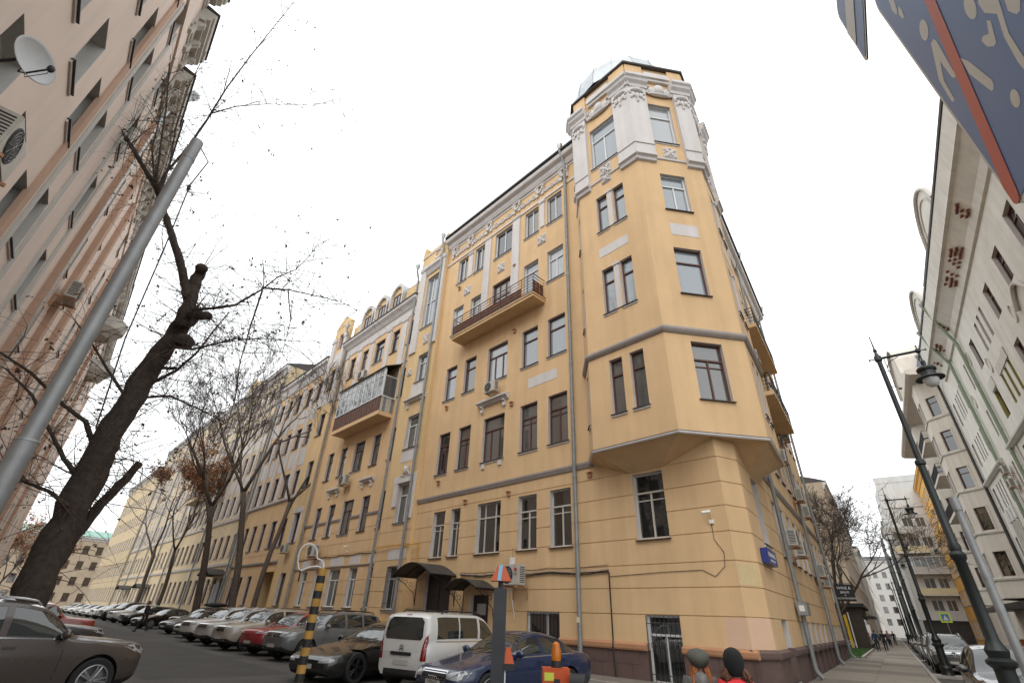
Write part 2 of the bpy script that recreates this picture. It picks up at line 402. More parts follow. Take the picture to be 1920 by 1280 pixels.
def drainpipe(parent, pts, r=0.085, m_='pipe', hopper=True, hm='zinc'):
    mb = MB(); mb.tube(pts, r, 10)
    a, b = Vector(pts[0]), Vector(pts[-1])
    # joints every 1.8 m on straight runs
    for p, q in zip(pts[:-1], pts[1:]):
        p, q = Vector(p), Vector(q); L_ = (q - p).length
        for k in range(1, int(L_ / 1.8) + 1):
            c = p.lerp(q, k * 1.8 / L_) if k * 1.8 < L_ else None
            if c is not None:
                t = (q - p).normalized() * 0.04; mb.tube([c - t, c + t], r * 1.16, 10)
    o = mb.build('drainpipe', [m_], parent, smooth='auto')
    if hopper:
        h = MB(); h.lathe([(0.0, -0.12), (r * 1.1, -0.1), (r * 2.2, 0.16), (r * 2.4, 0.30), (r * 2.0, 0.31), (0.0, 0.2)], 12, c=a); h.build('rainwater_head', [hm], o, smooth='auto')
    return o
# relief ornaments, shared meshes in facade-local coordinates (X along, Y out, Z up)
def orn_mesh(kind):
    if ('o', kind) in PCACHE: return PCACHE[('o', kind)]
    mb = MB()
    def arc(cx, cz, r, a0, a1, t, n=10, y=0.02):
        mb.tube([(cx + r * math.cos(R(a0 + (a1 - a0) * i / n)), y, cz + r * math.sin(R(a0 + (a1 - a0) * i / n))) for i in range(n + 1)], t, 6)
    def dot(x, z, r, y=0.0, ry=None): mb.ell((x, y, z), (r, ry or r * 0.8, r), 8, 5)
    if kind == 'cartouche':      # oval shield with hanging leaves
        mb.ell((0, 0.02, 0.62), (0.36, 0.16, 0.17), 12, 6)
        for s in (-1, 1):
            arc(s * 0.30, 0.42, 0.14, 90 if s > 0 else 90, -120 if s > 0 else 300, 0.06)
            mb.ell((s * 0.22, 0.02, 0.18), (0.12, 0.09, 0.2), 8, 5); mb.ell((s * 0.34, 0.02, 0.0), (0.08, 0.07, 0.17), 8, 5)
        mb.ell((0, 0.03, 0.1), (0.1, 0.1, 0.28), 8, 5); mb.ell((0, 0.03, -0.26), (0.07, 0.08, 0.16), 8, 5)
    elif kind == 'square':       # square foliage panel
        mb.box(-0.36, 0.36, -0.02, 0.03, -0.36, 0.36); rr = random.Random(4)
        for i in range(4):
            a = 45 + 90 * i
            for r_ in (0.16, 0.33): mb.ell((r_ * math.cos(R(a)), 0.05, r_ * math.sin(R(a))), (0.11, 0.07, 0.11), 8, 5)
            arc(0.2 * math.cos(R(a + 45)), 0.2 * math.sin(R(a + 45)), 0.11, a, a + 260, 0.035, 8, 0.05)
        dot(0, 0, 0.1, 0.06)
    elif kind == 'garland':      # block with swag
        mb.box(-0.30, -0.12, -0.02, 0.10, -0.1, 0.75); mb.box(0.12, 0.30, -0.02, 0.10, -0.1, 0.75); mb.box(-0.34, 0.34, -0.02, 0.14, 0.68, 0.78)
        for i in range(9):
            t = (i - 4) / 4; mb.ell((0.3 * t, 0.14, 0.12 + 0.42 * t * t), (0.075, 0.06, 0.085), 8, 5)
    elif kind == 'scroll':       # low relief scroll band
        for k, x in enumerate((-0.55, 0.0, 0.55)):
            arc(x, 0, 0.17, 0, 330, 0.05); dot(x, 0, 0.09, 0.02)
            if k < 2: arc(x + 0.275, 0.06, 0.13, 200, 340, 0.04)
        for x in (-0.8, 0.8): mb.ell((x, 0.02, 0), (0.09, 0.05, 0.14), 8, 5)
    elif kind == 'keystone':     # mask keystone
        mb.box(-0.17, 0.17, 0, 0.12, 0.12, 0.46); mb.ell((0, 0.14, 0.22), (0.14, 0.1, 0.2), 10, 6)
        for s in (-1, 1): arc(s * 0.2, 0.0, 0.1, 0, 280, 0.035, y=0.06); mb.ell((s * 0.38, 0.05, -0.04), (0.12, 0.04, 0.05), 8, 4)
        dot(-0.05, 0.26, 0.025, 0.24); dot(0.05, 0.26, 0.025, 0.24)
    elif kind == 'bust':         # rocaille group under the tower roof
        mb.ell((0, 0.1, 0.3), (0.24, 0.2, 0.3), 10, 6)
        for s in (-1, 1):
            mb.ell((s * 0.32, 0.08, 0.2), (0.2, 0.14, 0.2), 8, 5); mb.ell((s * 0.55, 0.06, 0.1), (0.15, 0.1, 0.12), 8, 5); arc(s * 0.45, 0.38, 0.13, 0, 300, 0.05, y=0.06)
        mb.ell((0, 0.1, -0.02), (0.5, 0.12, 0.1), 10, 5)
    elif kind == 'ring': arc(0, 0, 0.42, 0, 360, 0.07, 20)
    elif kind == 'console':
        mb.box(-0.09, 0.09, 0, 0.12, -0.35, 0.0); mb.ell((0, 0.13, -0.06), (0.1, 0.1, 0.08), 8, 5); mb.ell((0, 0.08, -0.32), (0.08, 0.08, 0.1), 8, 5)
    PCACHE[('o', kind)] = mb.mesh('relief', ['white'], smooth='auto')
    return PCACHE[('o', kind)]
def orn(parent, fr, u, v, kind, o=0.0, s=1.0, sx=None, name='relief_ornament'):
    mw, fl = fr.mat(u, o, v); mw = mw @ Matrix.Diagonal((sx or s, 1.0, s, 1.0))
    ob = link(name, orn_mesh(kind), None, mw); setpar(ob, parent); return ob

# ------------------------------------------------------------------ ground
def sheet(name, pts, z, m_, kind='structure', label=None):
    mb = MB(); mb.face([(p[0], p[1], z) for p in pts]); o = mb.build(name, [m_]); 
    return tag(o, label, None, None, kind)
g = MB(); gs_ = 900.0
g.face([(-gs_, -gs_, 0), (gs_, -gs_, 0), (gs_, gs_, 0), (-gs_, gs_, 0)]); tag(g.build('ground', ['asphalt']), kind='structure')
def rq(u0, u1, o0, o1, fr=FR): return [fr.P(u0, o0, 0), fr.P(u1, o0, 0), fr.P(u1, o1, 0), fr.P(u0, o1, 0)]
sheet('lane_patch', rq(11, 27, 8.6, 12.4, FL), 0.004, 'asphalt2'); sheet('lane_patch', rq(33, 60, 8.2, 10.6, FL), 0.004, 'asphalt2')
# right pavement: long concrete panels with open joints and a granite kerb
pav = thing('pavement', None, None, FR.P(0, 2, 0), kind='structure')
pv = random.Random(9)
bed = MB(); bed.fbox(FR, -5.0, 260, 0.02, 3.78, 0.004, 0.085); bed.build('pavement_bed', ['slab2'], pav)
u = -5.0
while u < 75:
    L_ = 2.6
    for (o0, o1) in ((0.06, 1.9), (1.915, 3.74)):
        mb = MB(); mb.fbox(FR, u + 0.012, u + L_ - 0.012, o0, o1, 0.06, 0.10 + pv.uniform(-0.004, 0.004)); mb.build('slab', ['slab2' if pv.random() < 0.22 else 'slab'], pav)
    u += L_
u = -5.0
while u < 90:
    mb = MB(); mb.fbox(FR, u + 0.01, u + 1.49, 3.75, 3.90, -0.05, 0.125); mb.build('kerb_stone', ['curb'], pav); u += 1.5
mb = MB(); mb.fbox(FR, 90, 260, 3.75, 3.90, -0.05, 0.125); mb.build('kerb', ['curb'], pav)
for ul in (-2.95, 15.55, 30.95, 44.05, 59.05, 75.05, 91.05):
    mb = MB(); mb.fbox(FR, ul - 0.55, ul + 0.55, 3.905, 5.0, -0.05, 0.11); mb.build('lamp_island', ['curb'], pav)
far_p = MB(); far_p.fbox(FR, -10, 260, 10.6, 13.4, -0.02, 0.12); tag(far_p.build('far_pavement', ['slab']), kind='structure')
# path along the yellow wing
mb = MB(); mb.fbox(FL, 2, 150, 0.0, 1.7, -0.02, 0.10); tag(mb.build('wall_path', ['slab2']), kind='structure')
mb = MB(); mb.fbox(FL, 2, 150, 1.7, 1.85, -0.02, 0.13); tag(mb.build('path_kerb', ['curb']), kind='structure')
# lawn behind the end of the street wing
mb = MB(); mb.fbox(FR, 28.4, 51.5, -9.0, 0.68, -0.02, 0.135); tag(mb.build('lawn_bed', ['soil']), kind='structure')
mb = MB(); mb.fbox(FR, 28.1, 51.5, 0.68, 0.85, -0.02, 0.22); tag(mb.build('lawn_kerb', ['curb']), kind='structure')
gr = MB(); rg = random.Random(5)
for i in range(14000):
    u, o = rg.uniform(28.5, 51), rg.uniform(-4, 0.66); p = FR.P(u, o, 0.13); h = rg.uniform(0.05, 0.13); a = rg.uniform(0, 6.28)
    w = Vector((math.cos(a), math.sin(a), 0)) * 0.012; t = Vector((rg.uniform(-.04, .04), rg.uniform(-.04, .04), h))
    gr.face([p - w, p + w, p + t])
tag(gr.build('grass', ['grass'], fix=False), 'short green grass on the strip of lawn past the corner house', 'grass', None, 'stuff')
# ------------------------------------------------------------------ the yellow corner house
B = thing('apartment_building', 'long yellow stucco corner house with a polygonal corner tower and white ornament', 'building', K0)
GRV = (6.72, 5.88, 5.11, 4.32, 3.46, 2.73, 1.94)
cols = [(6.97, 8.18), (8.9, 10.1), (11.27, 12.97), (14.05, 15.15), (15.95, 17.05)]
rows = [(8.72, 11.15), (13.35, 15.65), (18.2, 20.4), (22.6, 24.8)]
r2 = [(6.93, 8.1), (8.9, 10.07), (11.27, 13.0), (14.36, 15.15), (15.67, 16.73), (2.6, 3.88)]
holesA = [(a, b, 4.28, 6.6) for a, b in r2] + [(a, b, c, d) for a, b in cols for c, d in rows]
small = [(7.66, 9.40, 0.95, 1.95)]; doorwin = [(2.62, 3.87, 0.02, 1.93)]; doors = [(11.8, 13.06, 0.1, 2.55), (14.65, 16.8, 0.1, 3.52)]
wall('wall', B, FL, 0.5, 18.5, 1.12, 7.4, holesA + small + doorwin + doors, GRV)
wall('wall', B, FL, 0.5, 18.5, 7.4, 26.95, holesA, ())
# plinth below, with its own openings
wall('plinth', B, FL.sh(0.03), 0.35, 18.5, -0.1, 0.92, small + doorwin + doors, (), ('plinth', 'plinth'), rev=0.27)
def runs(u0, u1, cuts):
    out = []; a = u0
    for c, d in sorted(cuts):
        if d <= a or c >= u1: continue
        if c > a: out.append((a, c))
        a = max(a, d)
    if a < u1: out.append((a, u1))
    return out
for a, b in runs(0.32, 18.5, [(h[0], h[1]) for h in doorwin + doors + small]):
    cornice('plinth_ledge', B, FL, a, b, [(-0.05, 0.90), (0.10, 0.90), (0.12, 0.95), (0.12, 1.06), (0.0, 1.13), (-0.05, 1.13)], 'ledge')
# plinth facing tiles
tile = MB(); tile.box(0, 0.60, -0.02, 0.012, 0, 0.40); tile = tile.mesh('tile', ['plinth'], fix=False)
def tiles(fr, a, b, off):
    for j in range(2):
        u = a + (0.0 if j == 0 else -0.3)
        while u + 0.605 <= b + 0.01:
            if u >= a - 0.001:
                mw, fl = fr.mat(u, off, 0.10 + j * 0.41)
                if fl: mw, _ = fr.mat(u + 0.6, off, 0.10 + j * 0.41)
                setpar(link('tile', tile, None, mw), B)
            u += 0.612
for a, b in runs(0.6, 11.7, [(2.6, 3.9), (7.6, 9.45)]): tiles(FL, a, b, 0.035)
# string course between the second and third floors
cornice('string_course', B, FL, 5.6, 18.5, [(-0.02, 7.24), (0.05, 7.26), (0.09, 7.36), (0.12, 7.42), (0.12, 7.50), (-0.02, 7.54)], 'greyband')
cornice('string_course', B, FR, 5.9, 27.5, [(-0.02, 7.24), (0.05, 7.26), (0.09, 7.36), (0.12, 7.42), (0.12, 7.50), (-0.02, 7.54)], 'greyband')
# chamfered corner
ca, cb = FL.P(0.5, 0, 0), FR.P(0.95, 0, 0); cdv = (ca - cb); FC = Fr(cb, cdv, Vector((cdv.y, -cdv.x, 0)) if Vector((cdv.y, -cdv.x, 0)).dot(-cb) > 0 else Vector((-cdv.y, cdv.x, 0))); cl = cdv.length
wall('wall', B, FC, 0, cl, 1.12, 7.75, (), GRV)
wall('plinth', B, FC.sh(0.03), -0.05, cl + 0.05, -0.1, 0.92, (), (), ('plinth', 'plinth'))
cornice('plinth_ledge', B, FC, -0.06, cl + 0.06, [(-0.05, 0.90), (0.10, 0.90), (0.12, 0.95), (0.12, 1.06), (0.0, 1.13), (-0.05, 1.13)], 'plinth')
fpart('stucco_patch', B, FC, [(0.12, cl - 0.02, 0.0, 0.006, 2.78, 3.40)], 'repair')
fpart('stucco_patch', B, FC, [(0.02, cl - 0.02, 0.0, 0.006, 1.14, 1.93)], 'pinkpatch'); fpart('stucco_patch', B, FL, [(0.52, 1.15, 0.0, 0.006, 1.14, 1.92)], 'pinkpatch')
# near-corner and lower windows
for a, b in r2:
    lay = {(11.27, 13.0): 'T3u', (14.36, 15.15): 'TT2'}.get((a, b), 'TT2'); window(B, FL, a, b, 4.28, 6.6, lay, 'woodframe', 'g_dark', m2=None)
for i, (c, d) in enumerate(rows):
    for k, (a, b) in enumerate(cols):
        if i == 0: window(B, FL, a, b, c, d, 'T3' if k == 2 else 'TT2', 'brownframe', 'g_mid' if k != 4 else 'g_dark')
        elif i == 1: window(B, FL, a, b, c, d, 'T3' if k == 2 else 'T1', 'brownframe', GL.choice(['g_up', 'g_up', 'g_cur', 'g_mid']), m2=None)
        elif i == 2: window(B, FL, a, b, c, d, 'S4' if k == 2 else 'T2', 'brownframe' if k == 2 else 'whiteframe', GL.choice(['g_up', 'g_mid', 'g_cur']), m2=None)
        else: window(B, FL, a, b, c, d, 'C2', 'whiteframe', GL.choice(['g_up', 'g_mid', 'g_cur', 'g_dark']))
def bars(parent, fr, a, b, c, d, n, rings=False, o=0.03, rails=(0.12, 0.88)):
    mb = MB()
    for i in range(n + 1):
        u = a + (b - a) * i / n; mb.tube([fr.P(u, o, c), fr.P(u, o, d)], 0.011, 5)
    for q in rails: v = c + (d - c) * q; mb.tube([fr.P(a, o, v), fr.P(b, o, v)], 0.012, 5)
    if rings:
        for i in range(3):
            u = a + (b - a) * (i + 0.8) / 3.4; v = c + (d - c) * 0.55
            mb.tube([fr.P(u + 0.09 * math.cos(R(t)), o, v + 0.09 * math.sin(R(t))) for t in range(0, 361, 30)], 0.011, 5)
    mb.build('window_bars', ['iron'], parent)
window(B, FL, 7.66, 9.40, 0.95, 1.95, 'C2b', 'whiteframe', 'g_dark', rec=0.16, sill=False); bars(B, FL, 7.7, 9.36, 0.97, 1.93, 9)
window(B, FL, 2.62, 3.87, 0.05, 1.93, 'T2', 'whiteframe', 'g_dark', rec=0.18, sill=False); bars(B, FL, 2.66, 3.83, 0.08, 1.90, 7, True)
# entrance doors with arched canopies
def door(parent, fr, a, b, c, d, m_, rec=0.35, pane=None):
    mb = MB(); mb.fbox(fr, a, b, -rec - 0.06, -rec, c, d); n = 3
    for i in range(n):
        v0 = c + 0.15 + (d - c - 0.2) * i / n; v1 = v0 + (d - c - 0.2) / n - 0.08
        for s0, s1 in ((a + 0.1, (a + b) / 2 - 0.05), ((a + b) / 2 + 0.05, b - 0.1)): mb.fbox(fr, s0, s1, -rec, -rec + 0.02, v0, v1)
    o = mb.build('door', [m_], parent)
    h = MB(); h.tube([fr.P((a + b) / 2 + 0.04, -rec + 0.06, c + 0.95), fr.P((a + b) / 2 + 0.04, -rec + 0.06, c + 1.2)], 0.016, 6)
    h.tube([fr.P((a + b) / 2 + 0.04, -rec, c + 0.97), fr.P((a + b) / 2 + 0.04, -rec + 0.06, c + 0.97)], 0.012, 6); h.build('handle', ['zinc'], o)
    if pane:
        q = MB(); q.fbox(fr, pane[0], pane[1], -rec + 0.02, -rec + 0.03, pane[2], pane[3]); q.build('pane', ['g_cur'], o)
    return o
door(B, FL, 11.8, 13.06, 0.1, 2.55, 'door', 0.2, pane=(12.15, 12.75, 1.75, 2.2)); door(B, FL, 14.65, 16.8, 0.1, 3.52, 'door', 0.2)
def canopy(parent, fr, a, b, v, h, out, brackets=True):
    mb = MB(); n = 12
    top = [(a + (b - a) * i / n, v + h * math.sin(math.pi * i / n)) for i in range(n + 1)]
    for i in range(n):
        (u0, v0), (u1, v1) = top[i], top[i + 1]
        for dv in (0.0, 0.03): mb.face([fr.P(u0, 0.02, v0 + dv), fr.P(u1, 0.02, v1 + dv), fr.P(u1, out, v1 + dv), fr.P(u0, out, v0 + dv)])
        mb.face([fr.P(u0, out, v0), fr.P(u1, out, v1), fr.P(u1, out, v1 + 0.03), fr.P(u0, out, v0 + 0.03)])
    o = mb.build('canopy', ['roofmetal'], parent)
    fr_ = MB()
    for oo in (0.06, out * 0.5, out - 0.03): fr_.tube([fr.P(u_, oo, v_ - 0.02) for u_, v_ in top], 0.018, 5)
    for u_ in (a + 0.04, b - 0.04):
        fr_.tube([fr.P(u_, 0.03, v - 0.02), fr.P(u_, out, v - 0.02)], 0.02, 5)
        fr_.tube([fr.P(u_, 0.03, v - 1.25), fr.P(u_, 0.12, v - 0.75), fr.P(u_, 0.5 * out, v - 0.3), fr.P(u_, out * 0.9, v - 0.03)], 0.016, 5)
        fr_.tube([fr.P(u_, 0.03, v - 1.3), fr.P(u_, 0.03, v)], 0.018, 5)
        for k in range(3):
            c = fr.P(u_, 0.25 * out + 0.2 * k * out, v - 0.12 - 0.10 * (2 - k))
            fr_.tube([c + fr.n * (0.1 * math.cos(R(t))) + ZV * (0.1 * math.sin(R(t))) for t in range(0, 361, 40)], 0.011, 4)
    fr_.build('canopy_frame', ['iron'], o)
    return o
canopy(B, FL, 14.2, 17.6, 3.35, 0.55, 1.6); canopy(B, FL, 11.35, 13.6, 2.75, 0.38, 1.2)
# white trim on the upper floors
fpart('white_panel', B, FL, [(7.6, 9.55, 0.0, 0.012, 12.0, 12.55)], 'white')
def pilaster(parent, fr, a, b, c, d, o=0.09, cap=0.12, m_='white'):
    fpart('pilaster', parent, fr, [(a, b, 0, o, c, d - cap), (a - 0.05, b + 0.05, 0, o + 0.07, d - cap, d), (a - 0.03, b + 0.03, 0, o + 0.04, d - cap - 0.07, d - cap)], m_)
pilaster(B, FL, 10.52, 11.2, 17.3, 25.05); pilaster(B, FL, 13.36, 14.0, 17.3, 25.0); pilaster(B, FL, 8.36, 8.74, 22.7, 24.9, 0.06); pilaster(B, FL, 15.32, 15.78, 22.6, 24.75, 0.06)
for u, v in ((8.6, 21.68), (12.2, 21.5), (15.65, 21.4)): orn(B, FL, u, v, 'square', 0.0, 0.95)
def hood(parent, fr, a, b, v, o=0.32, m_='white'):
    cornice('window_hood', parent, fr, a, b, [(0, v - 0.02), (o * 0.35, v), (o * 0.6, v + 0.12), (o, v + 0.16), (o, v + 0.26), (0, v + 0.36)], m_)
    for u in (a + 0.3, b - 0.3): orn(parent, fr, u, v, 'console', 0.0, 1.0, name='console')
hood(B, FL, 11.0, 13.4, 11.9); 
fpart('sill_block', B, FL, [(11.35, 11.6, 0, 0.06, 8.35, 8.6), (12.65, 12.9, 0, 0.06, 8.35, 8.6)], 'white')
# frieze and main cornice
fpart('frieze_moulding', B, FL, [(5.9, 18.45, 0, 0.07, 24.98, 25.12), (5.9, 18.45, 0, 0.05, 26.42, 26.55)], 'white')
for u in (6.7, 8.73, 10.86, 13.72, 15.75, 17.6): orn(B, FL, u, 25.62, 'garland', 0.01, 1.1)
for u, s in ((7.7, 0.8), (9.75, 0.85), (12.28, 1.2), (14.72, 0.8), (16.66, 0.75)): orn(B, FL, u, 25.74, 'scroll', 0.02, 1.0, s)
CORN = [(0, 26.6), (0.12, 26.62), (0.22, 26.8), (0.26, 27.0), (0.5, 27.1), (0.55, 27.2), (0.55, 27.42), (0, 27.45)]
cornice('cornice', B, FL, 5.5, 18.4, CORN, 'white'); cornice('cornice', B, FR, 5.6, 27.5, CORN, 'white')
cornice('eaves_gutter', B, FL, 5.5, 18.42, [(0, 27.46), (0.6, 27.46), (0.68, 27.5), (0.68, 27.64), (0.55, 27.66), (-3.0, 28.6), (-3.0, 28.5), (0, 27.6)], 'roofmetal')
cornice('eaves_gutter', B, FR, 5.6, 27.5, [(0, 27.46), (0.6, 27.46), (0.68, 27.5), (0.68, 27.64), (0.55, 27.66), (-3.0, 28.6), (-3.0, 28.5), (0, 27.6)], 'roofmetal')
# lunette gable on the roof behind the eaves
lu = MB(); lu.extrude(Fr(FL.P(12.0, -0.9, 27.6), dL, nL), -1.9, 1.9, [(0, 0), (0.0, 0.2), (-1.6, 0.4), (-1.6, 0)])
n_ = 14; f0 = Fr(FL.P(12.0, -0.8, 27.7), dL, nL); pr = [(-1.9 + 3.8 * i / n_, 1.45 * math.sin(math.pi * i / n_) ** 0.8) for i in range(n_ + 1)]
for (a, b), (c, d) in zip(pr[:-1], pr[1:]):
    lu.face([f0.P(a, 0, 0), f0.P(c, 0, 0), f0.P(c, 0, d), f0.P(a, 0, b)]); lu.face([f0.P(a, 0.15, b), f0.P(c, 0.15, d), f0.P(c, -2.2, d), f0.P(a, -2.2, b)])
lu.build('roof_gable', ['zinc'], B)
# open balcony
bal = MB(); bal.fbox(FL, 8.35, 15.55, 0, 1.0, 16.86, 17.02); bal.fbox(FL, 8.3, 15.6, 0.0, 1.05, 17.02, 17.12)
bo = bal.build('balcony', ['yellow', ], B)
fpart('slab_edge', bo, FL, [(8.28, 15.62, 0.9, 1.07, 17.12, 17.15), (8.28, 8.36, 0, 1.07, 17.12, 17.15), (15.54, 15.62, 0, 1.07, 17.12, 17.15)], 'sill')
def railing(parent, fr, a, b, out, v0, v1, nb, step, m_='timber'):
    mb = MB()
    for k in range(nb):
        v = v0 + (v1 - v0) * (k + 1) / nb
        for p, q in ((fr.P(a, 0.02, v), fr.P(a, out, v)), (fr.P(a, out, v), fr.P(b, out, v)), (fr.P(b, out, v), fr.P(b, 0.02, v))): mb.tube([p, q], 0.016 if k < nb - 1 else 0.026, 5)
    u = a
    while u <= b + 0.01: mb.tube([fr.P(u, out, v0), fr.P(u, out, v1)], 0.02, 5); u += (b - a) / max(1, round((b - a) / step))
    return mb.build('railing', [m_], parent)
railing(bo, FL, 8.4, 15.5, 0.98, 17.15, 18.4, 6, 0.9, 'brownframe')
for k in range(12):
    u = 9.3 + k * 0.52
    fpart('board', bo, FL, [(u, u + 0.50, 0.945, 0.96, 17.22, 17.85 + 0.0 * k)], 'timber')
for k in range(3): fpart('board', bo, FL, [(8.42, 8.435, 0.1 + k * 0.3, 0.37 + k * 0.3, 17.25, 18.0)], 'timber')
# vents
for u, v in ((16.56, 12.77), (10.73, 11.43), (16.57, 8.18), (10.71, 6.8), (13.97, 6.81), (10.69, 15.94), (5.85, 6.91), (10.87, 20.82), (16.59, 22.0)):
    vb = MB(); vb.fbox(FL, u - 0.09, u + 0.09, -0.02, 0.1, v - 0.08, v + 0.1); vb.fbox(FL, u - 0.12, u + 0.12, 0, 0.16, v + 0.10, v + 0.13); vb.build('wall_vent', ['ledge'], B)

# ------------------------------------------------------------------ corner tower
T = [FL.P(5.85, 0, 0), FL.P(4.75, 1.2, 0), FL.P(1.1, 1.25, 0), Vector((9.16, 15.9, 0)), FR.P(4.9, 1.05, 0), FR.P(6.0, 0, 0)]
ctr = FL.P(3, -2.2, 0) * 0.5 + FR.P(3, -2.2, 0) * 0.5
TF = []
for i in range(5):
    a, b = T[i + 1], T[i]; d = b - a; n = Vector((d.y, -d.x, 0))
    if n.dot((a + b) / 2 - ctr) < 0: n = -n
    TF.append((Fr(a, d, n), d.length))
F1, l1 = TF[1]; F2, l2 = TF[2]; F3, l3 = TF[3]
h1 = [(x0, x1, c, d) for c, d in ((8.7, 11.07), (13.4, 15.85), (18.2, 20.55)) for x0, x1 in ((0.97, 1.6), (1.97, 2.6))] + [(1.02, 2.68, 22.8, 26.05)]
h2 = [(1.02, 2.3, c, d) for c, d in ((8.73, 11.13), (13.43, 15.9), (18.2, 20.6))] + [(0.98, 2.3, 23.0, 26.2)]
h3 = [(0.97, 1.6, c, d) for c, d in ((8.7, 11.07), (13.4, 15.85), (18.2, 20.55))] + [(1.97, 2.6, c, d) for c, d in ((8.7, 11.07), (13.4, 15.85), (18.2, 20.55))] + [(1.02, 2.6, 22.8, 26.05)]
h0 = [(0.5, 0.95, c, d) for c, d in ((8.7, 11.0), (13.4, 15.8), (18.2, 20.5))]
for i, hh in enumerate((h0, h1, h2, h3, h0)):
    fr, ln = TF[i]; wall('tower_wall', B, fr, 0, ln, 7.38, 29.5, hh, ())
def oriel_pair(fr, row, fm, gm):
    c, d = row
    for x0, x1 in ((0.97, 1.6), (1.97, 2.6)): window(B, fr, x0, x1, c, d, 'T1', fm, gm, sill=True)
for fr in (F1, F3):
    for row, gm in (((8.7, 11.07), 'g_mid'), ((13.4, 15.85), 'g_up'), ((18.2, 20.55), 'g_up')): oriel_pair(fr, row, 'brownframe', gm)
    for c, d in ((13.4, 15.85), (18.2, 20.55)):
        fpart('mullion_colonnette', B, fr, [(1.66, 1.91, -0.02, 0.05, c, d - 0.12), (1.60, 1.97, -0.02, 0.09, d - 0.12, d)], 'white')
    fpart('white_panel', B, fr, [(1.05, 2.65, 0, 0.012, 16.62, 17.15)], 'white')
window(B, F1, 1.02, 2.68, 22.8, 26.05, 'T2', 'whiteframe', 'g_up'); window(B, F3, 1.02, 2.6, 22.8, 26.05, 'T2', 'whiteframe', 'g_up')
window(B, F2, 1.02, 2.3, 8.73, 11.13, 'TT2', 'brownframe', 'g_mid'); window(B, F2, 1.02, 2.3, 13.43, 15.9, 'T1', 'brownframe', 'g_up')
window(B, F2, 1.02, 2.3, 18.2, 20.6, 'T2', 'whiteframe', 'g_up'); window(B, F2, 0.98, 2.3, 23.0, 26.2, 'T1', 'whiteframe', 'g_cur')
fpart('white_panel', B, F2, [(0.95, 2.27, 0, 0.012, 16.65, 17.33)], 'white')
for i in (0, 4):
    for c, d in ((8.7, 11.0), (13.4, 15.8), (18.2, 20.5)): window(B, TF[i][0], 0.5, 0.95, c, d, 'O', 'whiteframe', 'g_mid')
# band round the tower: one closed ring per face, mitred
def ring(name, prof, m_, parent=B, a=0, b=5):
    """sweep (out, v) profile round the tower faces with mitred corners"""
    mb = MB(); secs = []
    for k in range(a, b + 1):
        p = T[k]
        if k == a: n = TF[k][0].n
        elif k == b: n = TF[k - 1][0].n
        else:
            n1, n2 = TF[k - 1][0].n, TF[k][0].n; n = (n1 + n2).normalized(); n = n / n.dot(n1)
        secs.append([p + n * o + ZV * v for o, v in prof])
    L_ = len(prof)
    for s0, s1 in zip(secs[:-1], secs[1:]):
        for q in range(L_):
            q2 = (q + 1) % L_; mb.face([s0[q], s0[q2], s1[q2], s1[q]])
    mb.face(secs[0]); mb.face(secs[-1][::-1]); return mb.build(name, [m_], parent)
ring('tower_band', [(-0.02, 11.40), (0.05, 11.42), (0.12, 11.5), (0.15, 11.58), (0.13, 11.68), (-0.02, 11.72)], 'greyband')
ring('tower_band', [(-0.02, 7.36), (0.04, 7.34), (0.07, 7.38), (0.07, 7.43), (-0.02, 7.47)], 'white')
ring('tower_band', [(-0.02, 7.43), (0.08, 7.432), (0.08, 7.45), (-0.02, 7.48)], 'sill')
ring('tower_band', [(-0.02, 21.62), (0.06, 21.64), (0.08, 21.74), (-0.02, 21.78)], 'white')
ring('tower_roof_edge', [(-0.3, 29.45), (0.22, 29.5), (0.24, 29.6), (-0.3, 29.72)], 'roofmetal')
# corbelled underside
zb, zw = 7.39, 6.66
un = MB()
wl = [FL.P(5.85, 0, 7.45), FL.P(3.9, 0, 6.66), FL.P(2.6, 0, 6.68), FL.P(0.5, 0, zb)]
tp = [p + ZV * zb for p in T]
un.face([tp[0], tp[1], wl[1]]); un.face([tp[1], tp[2], wl[2], wl[1]]); un.face([tp[2], wl[3], wl[2]])
wr = [FR.P(0.95, 0, zb), FR.P(2.6, 0, 6.68), FR.P(3.9, 0, 6.6), FR.P(6.0, 0, 7.45)]
un.face([tp[2], tp[3], wr[0], wl[3]]); un.face([tp[3], wr[1], wr[0]]); un.face([tp[3], tp[4], wr[2], wr[1]]); un.face([tp[4], wr[3], wr[2]])
un.build('tower_corbel', ['yellow'], B)
# corner pilasters with capitals and cartouches
def tower_pil(fr, a, b, deco=True):
    fpart('tower_pilaster', B, fr, [(a, b, 0, 0.20, 21.72, 27.25)], 'white')
    cornice('tower_capital', B, fr, a - 0.12, b + 0.12, [(0, 27.15), (0.24, 27.2), (0.28, 27.4), (0.42, 27.55), (0.46, 27.7), (0.56, 27.8), (0.56, 28.0), (0, 28.1)], 'white')
    cornice('tower_pilaster_base', B, fr, a, b, [(0, 21.3), (0.12, 21.34), (0.16, 21.5), (0.28, 21.58), (0.28, 21.72), (0.2, 21.76), (0, 21.76)], 'white')
    cornice('tower_pilaster_base', B, fr, a, b, [(0, 22.42), (0.23, 22.42), (0.23, 22.46), (0, 22.46)], 'greyband')
    if deco: orn(B, fr, (a + b) / 2, 26.25, 'cartouche', 0.2, min(1.0, (b - a) * 1.05))
tower_pil(F1, -0.12, 0.93); tower_pil(F1, 2.85, 3.75); tower_pil(F2, 2.4, 3.47); tower_pil(F2, -0.12, 0.76); tower_pil(F3, -0.12, 0.85); tower_pil(F3, 2.8, 3.6)
tower_pil(TF[0][0], 0.0, 0.45, False); tower_pil(TF[4][0], 1.0, 1.5, False)
